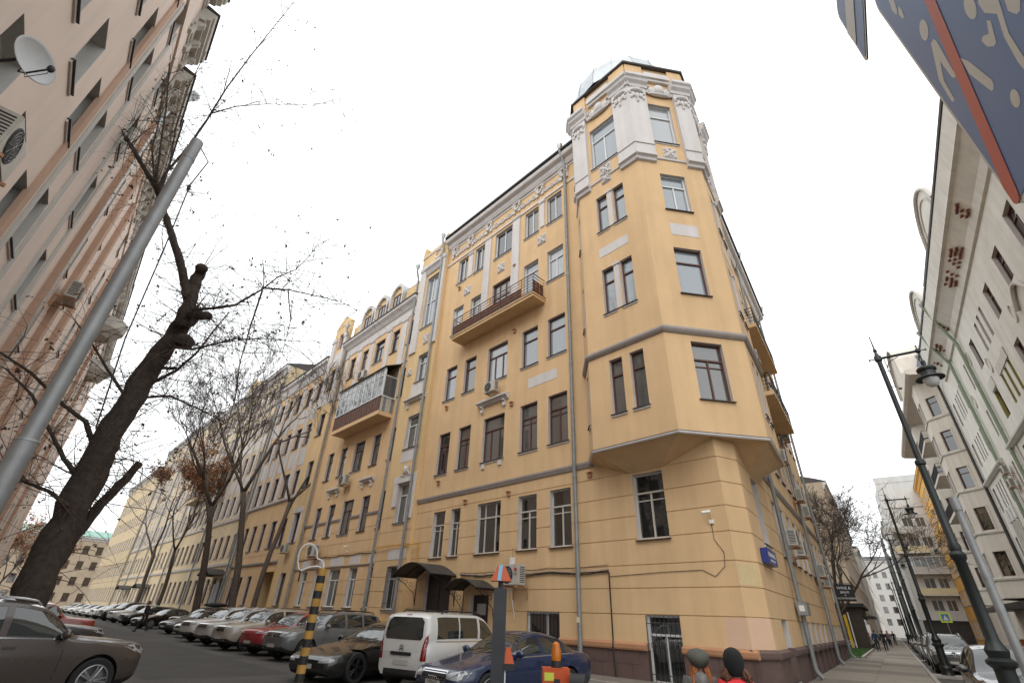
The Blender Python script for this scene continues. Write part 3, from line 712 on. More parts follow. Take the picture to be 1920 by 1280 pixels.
for fr, u in ((F1, 1.86), (F2, 1.55), (F3, 1.8)):
    orn(B, fr, u, 22.2, 'square', 0.0, 1.0); orn(B, fr, u, 27.0, 'bust', 0.02, 1.35)
    fpart('attic_recess_moulding', B, fr, [(u - 0.75, u + 0.75, 0, 0.16, 28.15, 28.35), (u - 0.75, u + 0.75, 0, 0.26, 28.35, 28.6), (u - 0.75, u + 0.75, 0, 0.16, 28.6, 28.95)], 'white')
orn(B, F1, 1.86, 21.5, 'square', 0.0, 0.75)
# attic blocks above the capitals
for fr, a, b in ((F1, -0.02, 1.0), (F1, 2.8, 3.65), (F2, 2.35, 3.37), (F2, -0.02, 0.8), (F3, -0.02, 1.0), (F3, 2.7, 3.6)):
    fpart('attic_block', B, fr, [(a, b, 0, 0.12, 28.06, 29.46)], 'yellow')
# dome of seamed sheet metal
dm = MB(); cx_ = sum((p for p in T), Vector()) / 6 - (nL + nR).normalized() * 0.85 + (nL - nR).normalized() * 0.75
prof = [(3.2, 29.6), (3.15, 30.5), (3.0, 31.3), (2.6, 32.0), (2.0, 32.5), (1.2, 32.85), (0.3, 33.0), (0.22, 33.4), (0.0, 33.5)]
dm.lathe(prof, 16, c=(cx_.x, cx_.y, 0)); do = dm.build('dome', ['zinc'], B)
sm = MB()
for k in range(16):
    a = 2 * math.pi * k / 16; sm.tube([(cx_.x + r_ * 1.01 * math.cos(a), cx_.y + r_ * 1.01 * math.sin(a), z_) for r_, z_ in prof[:-3]], 0.022, 4)
sm.build('dome_seam', ['zinc'], do)
top = MB(); top.face([p + ZV * 29.56 for p in T] + [FR.P(5.0, -4, 29.56), FL.P(5.0, -4, 29.56)]); top.build('tower_roof', ['roofmetal'], B)

# ------------------------------------------------------------------ stair bay B, wing C, bay D, wing E of the same house
FB = FL.sh(0.25)
bayw = [(18.95, 20.45, 6.35, 8.65), (18.95, 20.6, 10.9, 13.15), (19.0, 20.45, 15.65, 17.8), (18.95, 20.75, 20.18, 24.95)]
bw = bayw + [(19.3, 20.35, 1.85, 4.0)]
wall('wall', B, FB, 18.45, 21.95, 0.0, 7.4, bw, GRV, rev=0.3); wall('wall', B, FB, 18.45, 21.95, 7.4, 27.6, bw, (), ('yellow2', 'reveal'), rev=0.3)
for u in (18.45, 21.95): mb = MB(); mb.face([FL.P(u, -0.1, 0), FL.P(u, 0.25, 0), FL.P(u, 0.25, 27.6), FL.P(u, -0.1, 27.6)]); mb.build('bay_return', ['yellow2'], B)
for h in bayw[:3]: window(B, FB, *h, 'TT2' if h[2] < 6 else 'T2', 'whiteframe', 'g_mid', rec=0.25)
window(B, FB, *bayw[3], 'S4', 'whiteframe', 'g_up', rec=0.25); window(B, FB, *bw[4], 'T2', 'whiteframe', 'g_dark', rec=0.25); bars(B, FB, 19.33, 20.32, 1.9, 3.98, 8)
pilaster(B, FB, 18.5, 18.92, 18.3, 26.3, 0.12, 0.3); pilaster(B, FB, 20.95, 21.75, 18.3, 26.4, 0.12, 0.4)
cornice('window_hood', B, FB, 18.85, 20.9, [(0, 25.3), (0.1, 25.32), (0.25, 25.6), (0.4, 25.75), (0.4, 25.95), (0, 26.1)], 'white')
hood(B, FB, 18.8, 21.1, 14.15); fpart('white_panel', B, FB, [(19.0, 20.75, 0, 0.015, 14.62, 15.55)], 'white'); fpart('white_panel', B, FB, [(19.0, 20.7, 0, 0.015, 10.02, 10.8)], 'white')
fpart('window_surround', B, FB, [(18.62, 18.93, 0, 0.08, 6.5, 9.1), (20.47, 20.9, 0, 0.08, 7.3, 9.1), (18.6, 20.95, 0, 0.10, 8.68, 9.12)], 'white'); orn(B, FB, 19.7, 9.15, 'keystone', 0.06, 1.2)
orn(B, FB, 19.75, 19.0, 'square', 0.0, 1.15, 0.9); orn(B, FB, 21.3, 16.75, 'square', 0.0, 0.7); orn(B, FB, 19.65, 27.0, 'ring', 0.02, 1.0)
fpart('white_panel', B, FB, [(18.7, 20.5, 0, 0.015, 4.33, 4.87)], 'white')
cornice('parapet', B, FB, 18.4, 22.0, [(-0.4, 27.55), (0.06, 27.55), (0.06, 27.65), (-0.4, 27.65)], 'white')
pg = MB(); n_ = 10
for a, b, hh in ((18.45, 19.0, 28.6), (21.4, 21.95, 28.7)):
    pr = [(a + (b - a) * i / n_, 27.65 + (hh - 27.65) * (0.6 + 0.4 * math.sin(math.pi * i / n_))) for i in range(n_ + 1)]
    for (x, y), (x2, y2) in zip(pr[:-1], pr[1:]):
        for o in (0.04, -0.4): pg.face([FB.P(x, o, 27.65), FB.P(x2, o, 27.65), FB.P(x2, o, y2), FB.P(x, o, y)])
        pg.face([FB.P(x, 0.04, y), FB.P(x2, 0.04, y2), FB.P(x2, -0.4, y2), FB.P(x, -0.4, y)])
    for u in (a, b): pg.face([FB.P(u, 0.04, 27.65), FB.P(u, -0.4, 27.65), FB.P(u, -0.4, 28.2), FB.P(u, 0.04, 28.2)])
pg.fbox(FB, 19.0, 21.4, -0.4, 0.02, 27.65, 27.95); pg.build('parapet', ['yellow2'], B)
# wing C
ccol = [(22.25, 22.98), (24.35, 25.4), (26.62, 28.2), (29.43, 30.45), (31.72, 32.72)]
crow = [(6.33, 8.6), (10.72, 12.97), (15.4, 17.65), (19.86, 21.95)]
hC = [(a, b, c, d) for a, b in ccol for c, d in crow] + [(a, b, 1.9, 4.12) for a, b in ccol]
wall('wall', B, FL, 21.95, 34.25, 0, 7.3, hC, (6.5, 5.7, 5.0, 4.25, 3.4, 2.6), ('yellow', 'reveal')); wall('wall', B, FL, 21.95, 34.25, 7.3, 24.0, hC, (), ('yellow', 'reveal'))
cornice('plinth', B, FL, 18.5, 37.4, [(-0.1, -0.05), (0.3, -0.05), (0.3, 0.9), (0.0, 1.0), (-0.1, 1.0)], 'plinth')
for a, b in runs(21.95, 34.25, [(x, y) for x, y in ccol]): cornice('string_course', B, FL, a, b, [(-0.02, 7.22), (0.06, 7.26), (0.1, 7.4), (-0.02, 7.44)], 'greyband')
cornice('string_course', B, FL, 21.95, 34.25, [(-0.02, 4.2), (0.05, 4.2), (0.08, 4.27), (-0.02, 4.3)], 'greyband')
for i, (c, d) in enumerate([(1.9, 4.12)] + crow):
    for k, (a, b) in enumerate(ccol):
        window(B, FL, a, b, c, d, 'T2' if (k == 2 or i == 0) else 'T1', 'whiteframe' if i == 0 else 'brownframe', 'g_mid' if i < 3 else None, m2='white' if i == 4 else None)
for a, b in ccol: fpart('white_panel', B, FL, [(a - 0.15, b + 0.15, 0, 0.015, 4.32, 4.82)], 'white')
hood(B, FL, 24.2, 26.0, 9.55, 0.3); hood(B, FL, 29.2, 31.1, 9.5, 0.3)
for a, b in ((23.2, 23.95), (25.65, 26.25), (28.5, 29.1), (30.7, 31.3), (33.1, 33.7)): pilaster(B, FL, a, b, 18.3, 22.4, 0.07)
cornice('string_course', B, FL, 21.95, 34.25, [(0, 18.2), (0.06, 18.22), (0.08, 18.36), (0, 18.4)], 'white')
cornice('cornice', B, FL, 21.95, 34.25, [(0, 22.5), (0.05, 22.5), (0.08, 22.75), (0.05, 22.8), (0.05, 23.2), (0.15, 23.3), (0.3, 23.55), (0.5, 23.75), (0.55, 23.95), (0, 24.0)], 'white')
cornice('mansard_roof', B, FL, 21.95, 34.25, [(0.0, 24.0), (0.6, 24.0), (0.6, 24.08), (-0.35, 24.5), (-0.5, 26.6), (-1.2, 27.0), (-4, 27.3), (-4, 24)], 'roofmetal')
fpart('attic_wall', B, FL, [(21.95, 34.25, -0.6, -0.28, 24.05, 26.2)], 'yellow2')
for a, b in ((24.9, 27.1), (27.45, 29.7), (30.0, 32.2)):
    dmb = MB(); n_ = 12; pr = [(a + (b - a) * (0.5 - 0.5 * math.cos(math.pi * i / n_)), 26.0 + 1.25 * math.sin(math.pi * i / n_)) for i in range(n_ + 1)]; pr = [(a, 24.1)] + pr + [(b, 24.1)]
    for (x, y), (x2, y2) in zip(pr[:-1], pr[1:]):
        dmb.face([FL.P(x, 0.1, y), FL.P(x2, 0.1, y2), FL.P(x2, -2.2, y2), FL.P(x, -2.2, y)], 1)
        s = 0.84; m_ = (a + b) / 2; q = lambda X, Y: (m_ + (X - m_) * s, 24.1 + (Y - 24.1) * 0.9)
        (i0, j0), (i1, j1) = q(x, y), q(x2, y2); dmb.face([FL.P(x, 0.1, y), FL.P(x2, 0.1, y2), FL.P(i1, 0.1, j1), FL.P(i0, 0.1, j0)], 0); dmb.face([FL.P(i0, 0.1, j0), FL.P(i1, 0.1, j1), FL.P(i1, -0.2, j1), FL.P(i0, -0.2, j0)], 0)
    dmb.face([FL.P((a + b) / 2 + (x - (a + b) / 2) * 0.86, -0.12, 24.1 + (y - 24.1) * 0.92) for x, y in pr], 2)
    do_ = dmb.build('dormer', ['white', 'zinc', 'yellow2'], B)
    window(B, FL, (a + b) / 2 - 0.55, (a + b) / 2 + 0.55, 24.5, 26.1, 'C2', 'brownframe', 'g_dark', rec=0.06)
# glazed balcony
gb = MB(); gb.fbox(FL, 23.3, 30.5, 0, 1.15, 13.85, 14.15); g0 = gb.build('glazed_balcony', ['yellow'], B)
for k in range(36):
    u = 23.35 + k * 0.198
    fpart('board', g0, FL, [(u, u + 0.17, 1.10 + 0.02 * (k % 2), 1.15 + 0.02 * (k % 2), 14.16, 15.25)], 'timber' if k % 4 != 1 else 'sill')
for k in range(5): fpart('board', g0, FL, [(23.30, 23.33, 0.05 + k * 0.21, 0.24 + k * 0.21, 14.16, 15.25)], 'acwhite' if k % 3 else 'pipe')
fr_ = MB(); fr_.fbox(FL, 23.25, 30.52, 1.08, 1.2, 15.25, 15.33); fr_.fbox(FL, 23.25, 30.52, 1.10, 1.18, 17.42, 17.52); fr_.fbox(FL, 23.25, 30.52, 1.11, 1.17, 16.9, 16.96); fr_.fbox(FL, 23.25, 23.33, 0, 1.08, 15.25, 15.33)
for k in range(11): u = 23.27 + k * 0.72; fr_.fbox(FL, u, u + (0.09 if k % 2 == 0 else 0.05), 1.10, 1.17, 15.33, 17.42)
fr_.fbox(FL, 23.26, 23.32, 0.04, 1.1, 16.9, 16.96); fr_.fbox(FL, 23.26, 23.32, 0.0, 0.06, 15.33, 17.9); fr_.fbox(FL, 23.255, 23.325, 1.04, 1.1, 15.33, 17.42)
fr_.build('glazing_frame', ['whiteframe'], g0)
for k in range(10):
    u = 23.27 + k * 0.72; fpart('pane', g0, FL, [(u + 0.06, u + 0.71, 1.13, 1.14, 15.34, 16.9)], 'glazing'); fpart('pane', g0, FL, [(u + 0.06, u + 0.71, 1.13, 1.14, 16.97, 17.42)], 'glazing')
fpart('pane', g0, FL, [(23.28, 23.29, 0.07, 1.04, 15.34, 16.9)], 'glazing')
cornice('balcony_roof', g0, FL, 23.1, 30.6, [(0.0, 18.15), (1.3, 17.53), (1.3, 17.57), (0, 18.2)], 'roofmetal')
# bay D and wing E
dw = [(35.0, 36.15, c, d) for c, d in ((1.9, 4.1), (6.3, 8.55), (10.7, 12.9), (15.2, 17.3), (19.75, 21.85), (24.05, 25.9))]
wall('wall', B, FB, 34.25, 37.4, 0, 27.0, dw, (), ('yellow2', 'reveal'), rev=0.3)
for u in (34.25, 37.4): mb = MB(); mb.face([FL.P(u, -0.1, 0), FL.P(u, 0.25, 0), FL.P(u, 0.25, 27), FL.P(u, -0.1, 27)]); mb.build('bay_return', ['yellow2'], B)
for h in dw[:5]: window(B, FB, *h, 'T2', 'brownframe', None, rec=0.25, m2=None)
fpart('boarded_opening', B, FB, [(34.95, 36.2, -0.32, -0.25, 24.0, 25.95)], 'brick')
pilaster(B, FB, 34.3, 34.85, 18.2, 25.6, 0.12, 0.4); pilaster(B, FB, 36.45, 37.3, 18.2, 25.6, 0.12, 0.4)
fpart('white_panel', B, FB, [(34.9, 36.3, 0, 0.02, 22.2, 23.7)], 'white'); fpart('white_panel', B, FB, [(34.7, 36.5, 0, 0.02, 18.2, 19.4)], 'white')
fpart('window_surround', B, FB, [(34.75, 34.98, 0, 0.06, 6.3, 9.0), (36.17, 36.4, 0, 0.06, 6.3, 9.0), (34.7, 36.45, 0, 0.1, 8.6, 9.0)], 'white')
pr = MB(); n_ = 10
pts = [(34.2 + 3.25 * i / n_, 27.0 + 0.9 * math.sin(math.pi * i / n_)) for i in range(n_ + 1)]
for (x, y), (x2, y2) in zip(pts[:-1], pts[1:]):
    for o in (0.02, -0.35): pr.face([FB.P(x, o, 26.9), FB.P(x2, o, 26.9), FB.P(x2, o, y2), FB.P(x, o, y)])
    pr.face([FB.P(x, 0.02, y), FB.P(x2, 0.02, y2), FB.P(x2, -0.35, y2), FB.P(x, -0.35, y)])
pr.build('parapet', ['yellow2'], B)
ecol = [(38.3, 39.4), (40.6, 41.9), (43.2, 44.3), (45.6, 46.7), (47.8, 48.9)]
hE = [(a, b, c, d) for a, b in ecol for c, d in [(6.25, 8.5), (10.6, 12.7), (15.2, 17.2), (19.6, 21.6)]]
gate = [(37.9, 41.2, 0.05, 4.3)]
wall('wall', B, FL, 37.4, 49.6, 0, 23.8, hE + gate + [(a, b, 1.9, 4.1) for a, b in ecol[2:]], (5.7, 4.9, 3.4, 2.6), ('yellow', 'reveal'), rev=0.24)
for a, b, c, d in hE + [(a, b, 1.9, 4.1) for a, b in ecol[2:]]: window(B, FL, a, b, c, d, 'T2', 'brownframe', None, near=False, m2=None)
pas = MB()
for u in (37.9, 41.2): pas.face([FL.P(u, 0, 0), FL.P(u, -9, 0), FL.P(u, -9, 4.3), FL.P(u, 0, 4.3)])
pas.face([FL.P(37.9, 0, 4.3), FL.P(41.2, 0, 4.3), FL.P(41.2, -9, 4.3), FL.P(37.9, -9, 4.3)]); pas.face([FL.P(37.9, -9, 0), FL.P(41.2, -9, 0), FL.P(41.2, -9, 4.3), FL.P(37.9, -9, 4.3)]); pas.build('gate_passage', ['yellow2'], B)
gg = MB(); gg.fbox(FL, 37.85, 37.97, 0.02, 0.1, 0, 4.4); gg.fbox(FL, 41.1, 41.22, 0.02, 0.1, 0, 4.4); gg.fbox(FL, 37.85, 41.22, 0.02, 0.1, 4.3, 4.42); gg.build('gate_frame', ['gaspipe'], B)
cornice('string_course', B, FL, 37.4, 49.6, [(0, 10.05), (0.12, 10.1), (0.2, 10.2), (0.2, 10.3), (0, 10.35)], 'white'); cornice('string_course', B, FL, 37.4, 49.6, [(0, 4.9), (0.12, 4.95), (0.16, 5.1), (0, 5.15)], 'greyband')
for a, b in ((37.5, 38.1), (39.6, 40.3), (42.2, 42.9), (44.6, 45.3), (46.95, 47.55), (49.0, 49.55)): pilaster(B, FL, a, b, 10.4, 22.0, 0.08)
for a, b in ecol: feach('white_panel', B, FL, [(a, b, 0, 0.02, 13.2, 14.8), (a, b, 0, 0.02, 17.7, 19.2)], 'white')
cornice('cornice', B, FL, 37.4, 49.6, [(0, 22.4), (0.1, 22.5), (0.3, 23.2), (0.5, 23.4), (0.5, 23.7), (0, 23.8)], 'white')
cornice('roof', B, FL, 37.4, 49.6, [(0, 23.8), (0.55, 23.8), (0.55, 23.9), (-0.6, 24.4), (-4, 26.2), (-4, 23.8)], 'roofmetal')
# street front along the right
rcol = [(7.2 + 2.05 * k, 8.25 + 2.05 * k) for k in range(10)]
hR = [(a, b, c, d) for a, b in rcol for c, d in [(4.28, 6.6)] + rows] + [(2.9, 4.1, 4.28, 6.6), (2.9, 4.1, 0.3, 1.93)] + [(a, b, 0.95, 1.95) for a, b in rcol]
wall('wall', B, FR, 0.95, 27.5, 1.12, 7.4, hR, GRV); wall('wall', B, FR, 0.95, 27.5, 7.4, 26.95, hR, ())
for a, b in runs(0.85, 27.5, [(2.9, 4.1)] + rcol): fpart('plinth', B, FR, [(a, b, -0.27, 0.03, -0.1, 0.92)], 'plinth')
fpart('area_wall', B, FR, [(0.9, 27.4, -0.34, -0.28, -0.1, 1.12)], 'plinth')
for a, b in runs(0.85, 27.5, [(2.9, 4.1)] + rcol): cornice('plinth_ledge', B, FR, a, b, [(-0.25, 0.90), (0.10, 0.90), (0.12, 0.95), (0.12, 1.06), (0.0, 1.13), (-0.25, 1.13)], 'plinth')
for h in hR: window(B, FR, *h, 'TT2' if h[2] > 2 and h[2] < 8 else 'T2', 'woodframe' if h[2] < 7 else ('brownframe' if h[2] < 12 else 'whiteframe'), None, near=False, m2=None)
for a, b, c, d in ((10.6, 18.0, 13.0, 1.0), (10.6, 18.0, 17.4, 1.0)):
    q = MB(); q.fbox(FR, a, b, 0, d, c - 0.25, c); q0 = q.build('balcony', ['yellow'], B); railing(q0, FR, a + 0.05, b - 0.05, d - 0.04, c, c + 1.1, 5, 0.8, 'iron')
mb = MB(); mb.face([FR.P(27.5, 0, 0), FR.P(27.5, -11, 0), FR.P(27.5, -11, 27.6), FR.P(27.5, 0, 27.6)]); mb.build('end_wall', ['yellow2'], B)
mb = MB(); mb.face([FL.P(6, -3, 28.55), FL.P(49.6, -3, 27), FL.P(49.6, -14, 27), FR.P(27.5, -11, 28), FR.P(27.5, -3, 28.55), FR.P(6, -3, 28.55)]); mb.build('roof', ['roofmetal'], B)
# drainpipes
def pipe_run(fr, u, o, vtop, vbot, lean=0.0):
    return [fr.P(u - 0.02, 0.62, vtop), fr.P(u - 0.02, 0.60, vtop - 0.35), fr.P(u, o, vtop - 1.0), fr.P(u, o, vbot + 0.35), fr.P(u, o + 0.02, vbot + 0.2), fr.P(u, o + 0.18, vbot)]
drainpipe(B, pipe_run(FL, 6.55, 0.17, 27.75, 0.12)); drainpipe(B, pipe_run(FL, 18.85, 0.42, 28.0, 0.3)); drainpipe(B, pipe_run(FL, 22.1, 0.36, 26.6, 0.3)); drainpipe(B, pipe_run(FL, 33.95, 0.2, 25.8, 0.3)); drainpipe(B, pipe_run(FL, 49.5, 0.2, 24.2, 0.3))
drainpipe(B, pipe_run(FR, 7.0, 0.2, 27.75, 0.15)); drainpipe(B, pipe_run(FR, 17.6, 0.2, 27.75, 0.15)); drainpipe(B, pipe_run(FR, 26.8, 0.2, 27.75, 0.15))
fpart('sticker', B, FL, [(6.47, 6.62, 0.255, 0.262, 1.62, 1.80)], 'cream')
# wall cables
def cable(parent, pts, r=0.012, m_='cable', name='cable'):
    mb = MB(); mb.tube(pts, r, 5); return mb.build(name, [m_], parent)
cr = random.Random(2)
for v0, v1, r_, m_ in ((3.40, 3.28, 0.022, 'cable'), (3.42, 3.33, 0.016, 'cable'), (3.50, 3.52, 0.010, 'cable'), (3.44, 3.40, 0.010, 'woodframe')):
    cable(B, [FL.P(13.9 - k * (13.9 - 5.2) / 30, 0.03 + r_, v0 + (v1 - v0) * k / 30 - 0.09 * math.sin(math.pi * ((k % 10) / 10.0)) * (0.4 + 0.6 * cr.random())) for k in range(31)], r_, m_)
cable(B, [FL.P(5.3, 0.04, 3.28), FL.P(5.2, 0.04, 3.25), FL.P(5.2, 0.04, 1.2), FL.P(5.15, 0.15, 1.0), FL.P(5.15, 0.08, 0.05)], 0.026)
cable(B, [FL.P(1.05, 0.02, 4.75), FL.P(1.05, 0.02, 4.1), FL.P(0.8, 0.02, 3.7), FL.P(0.85, 0.02, 3.3), FL.P(1.2, 0.02, 3.02), FL.P(1.6, 0.02, 3.22), FL.P(3.0, 0.02, 3.2), FL.P(5.2, 0.02, 3.12)], 0.009)
for k in range(3):
    cable(B, [FL.P(21.9 + j * 0.62, 0.05, 4.92 - 0.07 * math.sin(math.pi * ((j % 4) / 4.0)) + 0.02 * k) for j in range(20)], 0.010)
cable(B, [FL.P(22.0, 0.4, 5.0), FL.P(20.0, 0.36, 5.05), FL.P(18.5, 0.34, 5.05), FL.P(17.7, 0.1, 5.05), FL.P(17.7, 0.1, 4.2)], 0.03, 'gaspipe')
cable(B, [FL.P(22.9, 0.3, 1.3), FL.P(19.3, 0.4, 1.3)], 0.035, 'gaspipe')
# ------------------------------------------------------------------ further houses of the yellow row
def plain_house(name, label, fr, u0, u1, top, rws, sp, ww, mats, fm, depth=12, cor='white', extra=None, first=0.9, frames=None, roofm='roofmetal', group=None, near=False, lay='T2', g=None, cat='building', pil=None, sill=True):
    h_ = thing(name, label, cat, fr.P(u0, 0, 0), group=group)
    cs = []; u = u0 + first
    while u + ww < u1 - 0.4: cs.append((u, u + ww)); u += sp
    hl = [(a, b, c, d) for a, b in cs for c, d in rws]
    wall('wall', h_, fr, u0, u1, 0, top, hl, (), mats)
    for q in hl: window(h_, fr, *q, lay, fm, g, near=near, m2=None, sill=sill)
    if cor: cornice('cornice', h_, fr, u0 - 0.02, u1 + 0.02, [(0, top - 1.0), (0.1, top - 0.95), (0.25, top - 0.5), (0.5, top - 0.3), (0.5, top), (0, top)], cor)
    mb = MB()
    for u in (u0, u1): mb.face([fr.P(u, 0, 0), fr.P(u, -depth, 0), fr.P(u, -depth, top), fr.P(u, 0, top)])
    mb.face([fr.P(u0, -depth, 0), fr.P(u1, -depth, 0), fr.P(u1, -depth, top), fr.P(u0, -depth, top)]); mb.build('side_wall', [mats[0]], h_)
    cornice('roof', h_, fr, u0 - 0.05, u1 + 0.05, [(-depth, top), (0.55, top + 0.01), (0.55, top + 0.1), (-0.8, top + 0.6), (-depth / 2, top + 2.2), (-depth, top + 0.6)], roofm)
    return h_, cs
YR_ = [(1.9, 4.1), (6.1, 8.2), (10.5, 12.5), (14.9, 16.9), (19.2, 21.2), (23.4, 25.2)]
h2_, c2_ = plain_house('apartment_building', 'weathered pale yellow house with many white pilasters, adjoining the gate passage wing', FL.sh(0.12), 49.65, 78, 27.2, YR_, 2.3, 1.1, ('yellow_far', 'reveal'), 'brownframe', near=False)
for k, (a, b) in enumerate(c2_):
    if k % 1 == 0: pilaster(h2_, FL.sh(0.12), b + 0.35, b + 0.85, 10.0, 25.9, 0.1)
    fpart('white_panel', h2_, FL.sh(0.12), [(a, b, 0, 0.02, 13.0, 14.4), (a, b, 0, 0.02, 17.4, 18.8)], 'white')
for v in (5.2, 9.6, 22.4): cornice('string_course', h2_, FL.sh(0.12), 49.65, 78, [(0, v), (0.14, v + 0.03), (0.2, v + 0.25), (0, v + 0.3)], 'white')
for u0, u1 in ((61, 66.5),):
    gm_ = MB(); n_ = 10; pts = [(u0 + (u1 - u0) * i / n_, 27.2 + 2.6 * math.sin(math.pi * i / n_) ** 0.7) for i in range(n_ + 1)]
    for (x, y), (x2, y2) in zip(pts[:-1], pts[1:]):
        for o in (0.2, -0.5): gm_.face([FL.P(x, o, 26.8), FL.P(x2, o, 26.8), FL.P(x2, o, y2), FL.P(x, o, y)])
        gm_.face([FL.P(x, 0.2, y), FL.P(x2, 0.2, y2), FL.P(x2, -0.5, y2), FL.P(x, -0.5, y)])
    gm_.build('gable', ['yellow_far'], h2_)
canopy(h2_, FL.sh(0.12), 50.2, 54.2, 4.3, 0.6, 1.6); door(h2_, FL.sh(0.12), 51.2, 53.2, 0.1, 3.6, 'greydoor', -0.07)
mbq = MB(); mbq.fbox(FL, 68.5, 74.5, 0.1, 1.3, 13.6, 13.95); bq = mbq.build('balcony', ['yellow_far'], h2_); railing(bq, FL, 68.6, 74.4, 1.25, 13.95, 15.0, 6, 0.7, 'timber')
h3_, c3_ = plain_house('apartment_building', 'far yellow house with grey drainpipes at the end of the parked row', FL.sh(-0.05), 78.05, 112, 28.5, YR_, 2.4, 1.1, ('yellow_far', 'reveal'), 'brownframe')
for u in (50.0, 63.0, 77.6): drainpipe(h2_, [FL.P(u, 0.5, 27), FL.P(u, 0.3, 26.2), FL.P(u, 0.3, 0.3)], 0.09, hopper=False)
for u in (86, 95, 104, 111.5): drainpipe(h3_, [FL.P(u, 0.4, 28), FL.P(u, 0.15, 27), FL.P(u, 0.15, 0.3)], 0.09, hopper=False)
for v in (5.2, 9.6, 22.4): cornice('string_course', h3_, FL.sh(-0.05), 78.05, 112, [(0, v), (0.14, v + 0.03), (0.2, v + 0.25), (0, v + 0.3)], 'white')
for k, (a, b) in enumerate(c3_): pilaster(h3_, FL.sh(-0.05), b + 0.4, b + 0.85, 10.0, 26.8, 0.1)
canopy(h3_, FL.sh(-0.05), 84, 88, 3.6, 0.5, 1.6); canopy(h3_, FL.sh(-0.05), 98, 102, 3.6, 0.5, 1.6)
h4_, c4_ = plain_house('apartment_building', 'farthest yellow house of the row, seen past the brown-leaved tree', FL.sh(0.3), 112.05, 146, 25.5, YR_[:5], 2.6, 1.2, ('yellow_far', 'reveal'), 'brownframe')
# closing the view at the end of the lane
FE = Fr(FL.P(176, 30, 0), -nL, -dL)
h5_, _ = plain_house('apartment_building', 'beige house with a pale green roof closing the end of the lane', FE, 0, 46, 17.0, [(1.5, 3.4), (5.2, 7.2), (9, 11), (12.8, 14.8)], 3.0, 1.4, ('sand', 'reveal'), 'brownframe', roofm=mat('green roof sheet', (0.18, 0.33, 0.27), 0.5, var=0.1, scale=1))

# ------------------------------------------------------------------ pink house along the left edge
PK = thing('apartment_building', 'pink stucco house with deep pale window reveals along the lane', 'building', FP.P(10, 0, 0))
k_ = 1.2
prow = [(3.6 * j + 1.3 + 0.0, 3.6 * j + 3.1) for j in range(0, 6)]
prow = [(9.95 * k_ - 3.6 * 2, 11.42 * k_ - 3.6 * 2), (9.95 * k_ - 3.6, 11.42 * k_ - 3.6), (9.95 * k_, 11.42 * k_), (12.98 * k_, 14.5 * k_), (16.0 * k_, 17.5 * k_)]
pc = [(7.2 * k_ - 0.05, 8.22 * k_), (9.15 * k_, 9.98 * k_), (10.78 * k_, 11.6 * k_)]
FPa = FP
PTOP = 22.6
hp = [(a, b, c, d) for a, b in pc + [(3.0, 4.1), (5.3, 6.4)] for c, d in prow]
pc2 = [(15.9, 16.95), (19.45, 20.5), (23.6, 24.6), (26.9, 27.9), (30.2, 31.2), (33.6, 34.6), (37, 38), (40.4, 41.4), (44, 45), (47.4, 48.4), (51, 52), (55, 56), (59, 60), (63, 64), (67, 68)]
prow2 = [(c + 1.55, d + 1.75) for c, d in prow]
prow2 = [(2.2, 4.1)] + prow2
FPn = FP.sh(-0.55)      # the wall steps back past the painted corner shade on the shade-toned pilaster
wall('wall', PK, FP, 1.0, 14.05, 0, PTOP, hp, (), ('pink', 'pinkrev'), rev=0.42)
mb = MB(); mb.face([FP.P(14.05, 0, 0), FP.P(14.05, -0.6, 0), FP.P(14.05, -0.6, PTOP), FP.P(14.05, 0, PTOP)]); mb.build('wall_return', ['pinkband'], PK)
fpart('corner_shade_pilaster', PK, FP, [(13.72, 14.1, -0.05, 0.06, 0, PTOP)], 'pinkband')  # brown strip: shade at the wall step is put into its colour
hp2 = [(a, b, c, d) for a, b in pc2 for c, d in prow2]
wall('wall', PK, FP.sh(-0.28), 14.05, 72, 0, PTOP, hp2, (), ('pink', 'pinkrev'), rev=0.40)
for q in hp: window(PK, FP, *q, 'C2', 'whiteframe', 'g_mid', rec=0.36, near=q[0] > 8)
for q in hp2: window(PK, FP.sh(-0.28), *q, 'C2', 'brownframe', None, rec=0.34, near=False)
for u in (15.55, 17.05, 19.1, 20.62): fpart('window_strip', PK, FP.sh(-0.28), [(u, u + 0.3, 0, 0.05, 0.5, PTOP - 1)], 'pinkrev')
for u in (22.2, 25.6, 29.2, 36.0, 43.0, 50.0, 58.0): fpart('pilaster', PK, FP.sh(-0.28), [(u, u + 0.7, 0, 0.22, 0.3, PTOP - 1.2)], 'pinkband')
PC = [(-0.3, 0.0), (0.06, 0.03), (0.06, 0.2), (0.12, 0.24), (0.12, 0.62), (0.34, 0.68), (0.34, 0.8), (0.5, 0.9), (0.5, 1.12), (0.58, 1.18), (0.62, 1.42), (-0.3, 1.5)]
for a, b, dv in ((1, 14.1, 1.6), (14.1, 17.6, 3.4), (17.6, 20.3, 2.2), (20.3, 24, 0.9), (24, 33, 1.4), (33, 46, 2.0), (46, 72, 2.4)):
    cornice('cornice', PK, FP.sh(-0.2), a, b, [(o, PTOP + dv - 1.5 + v) for o, v in PC], 'offwhite2')
    fpart('attic', PK, FP, [(a, b, -1.2, -0.2, PTOP - 0.5, PTOP + dv)], 'pink')
    cornice('eaves', PK, FP.sh(-0.2), a, b, [(-1, PTOP + dv), (0.68, PTOP + dv + 0.01), (0.68, PTOP + dv + 0.1), (-1, PTOP + dv + 0.5)], 'roofmetal')
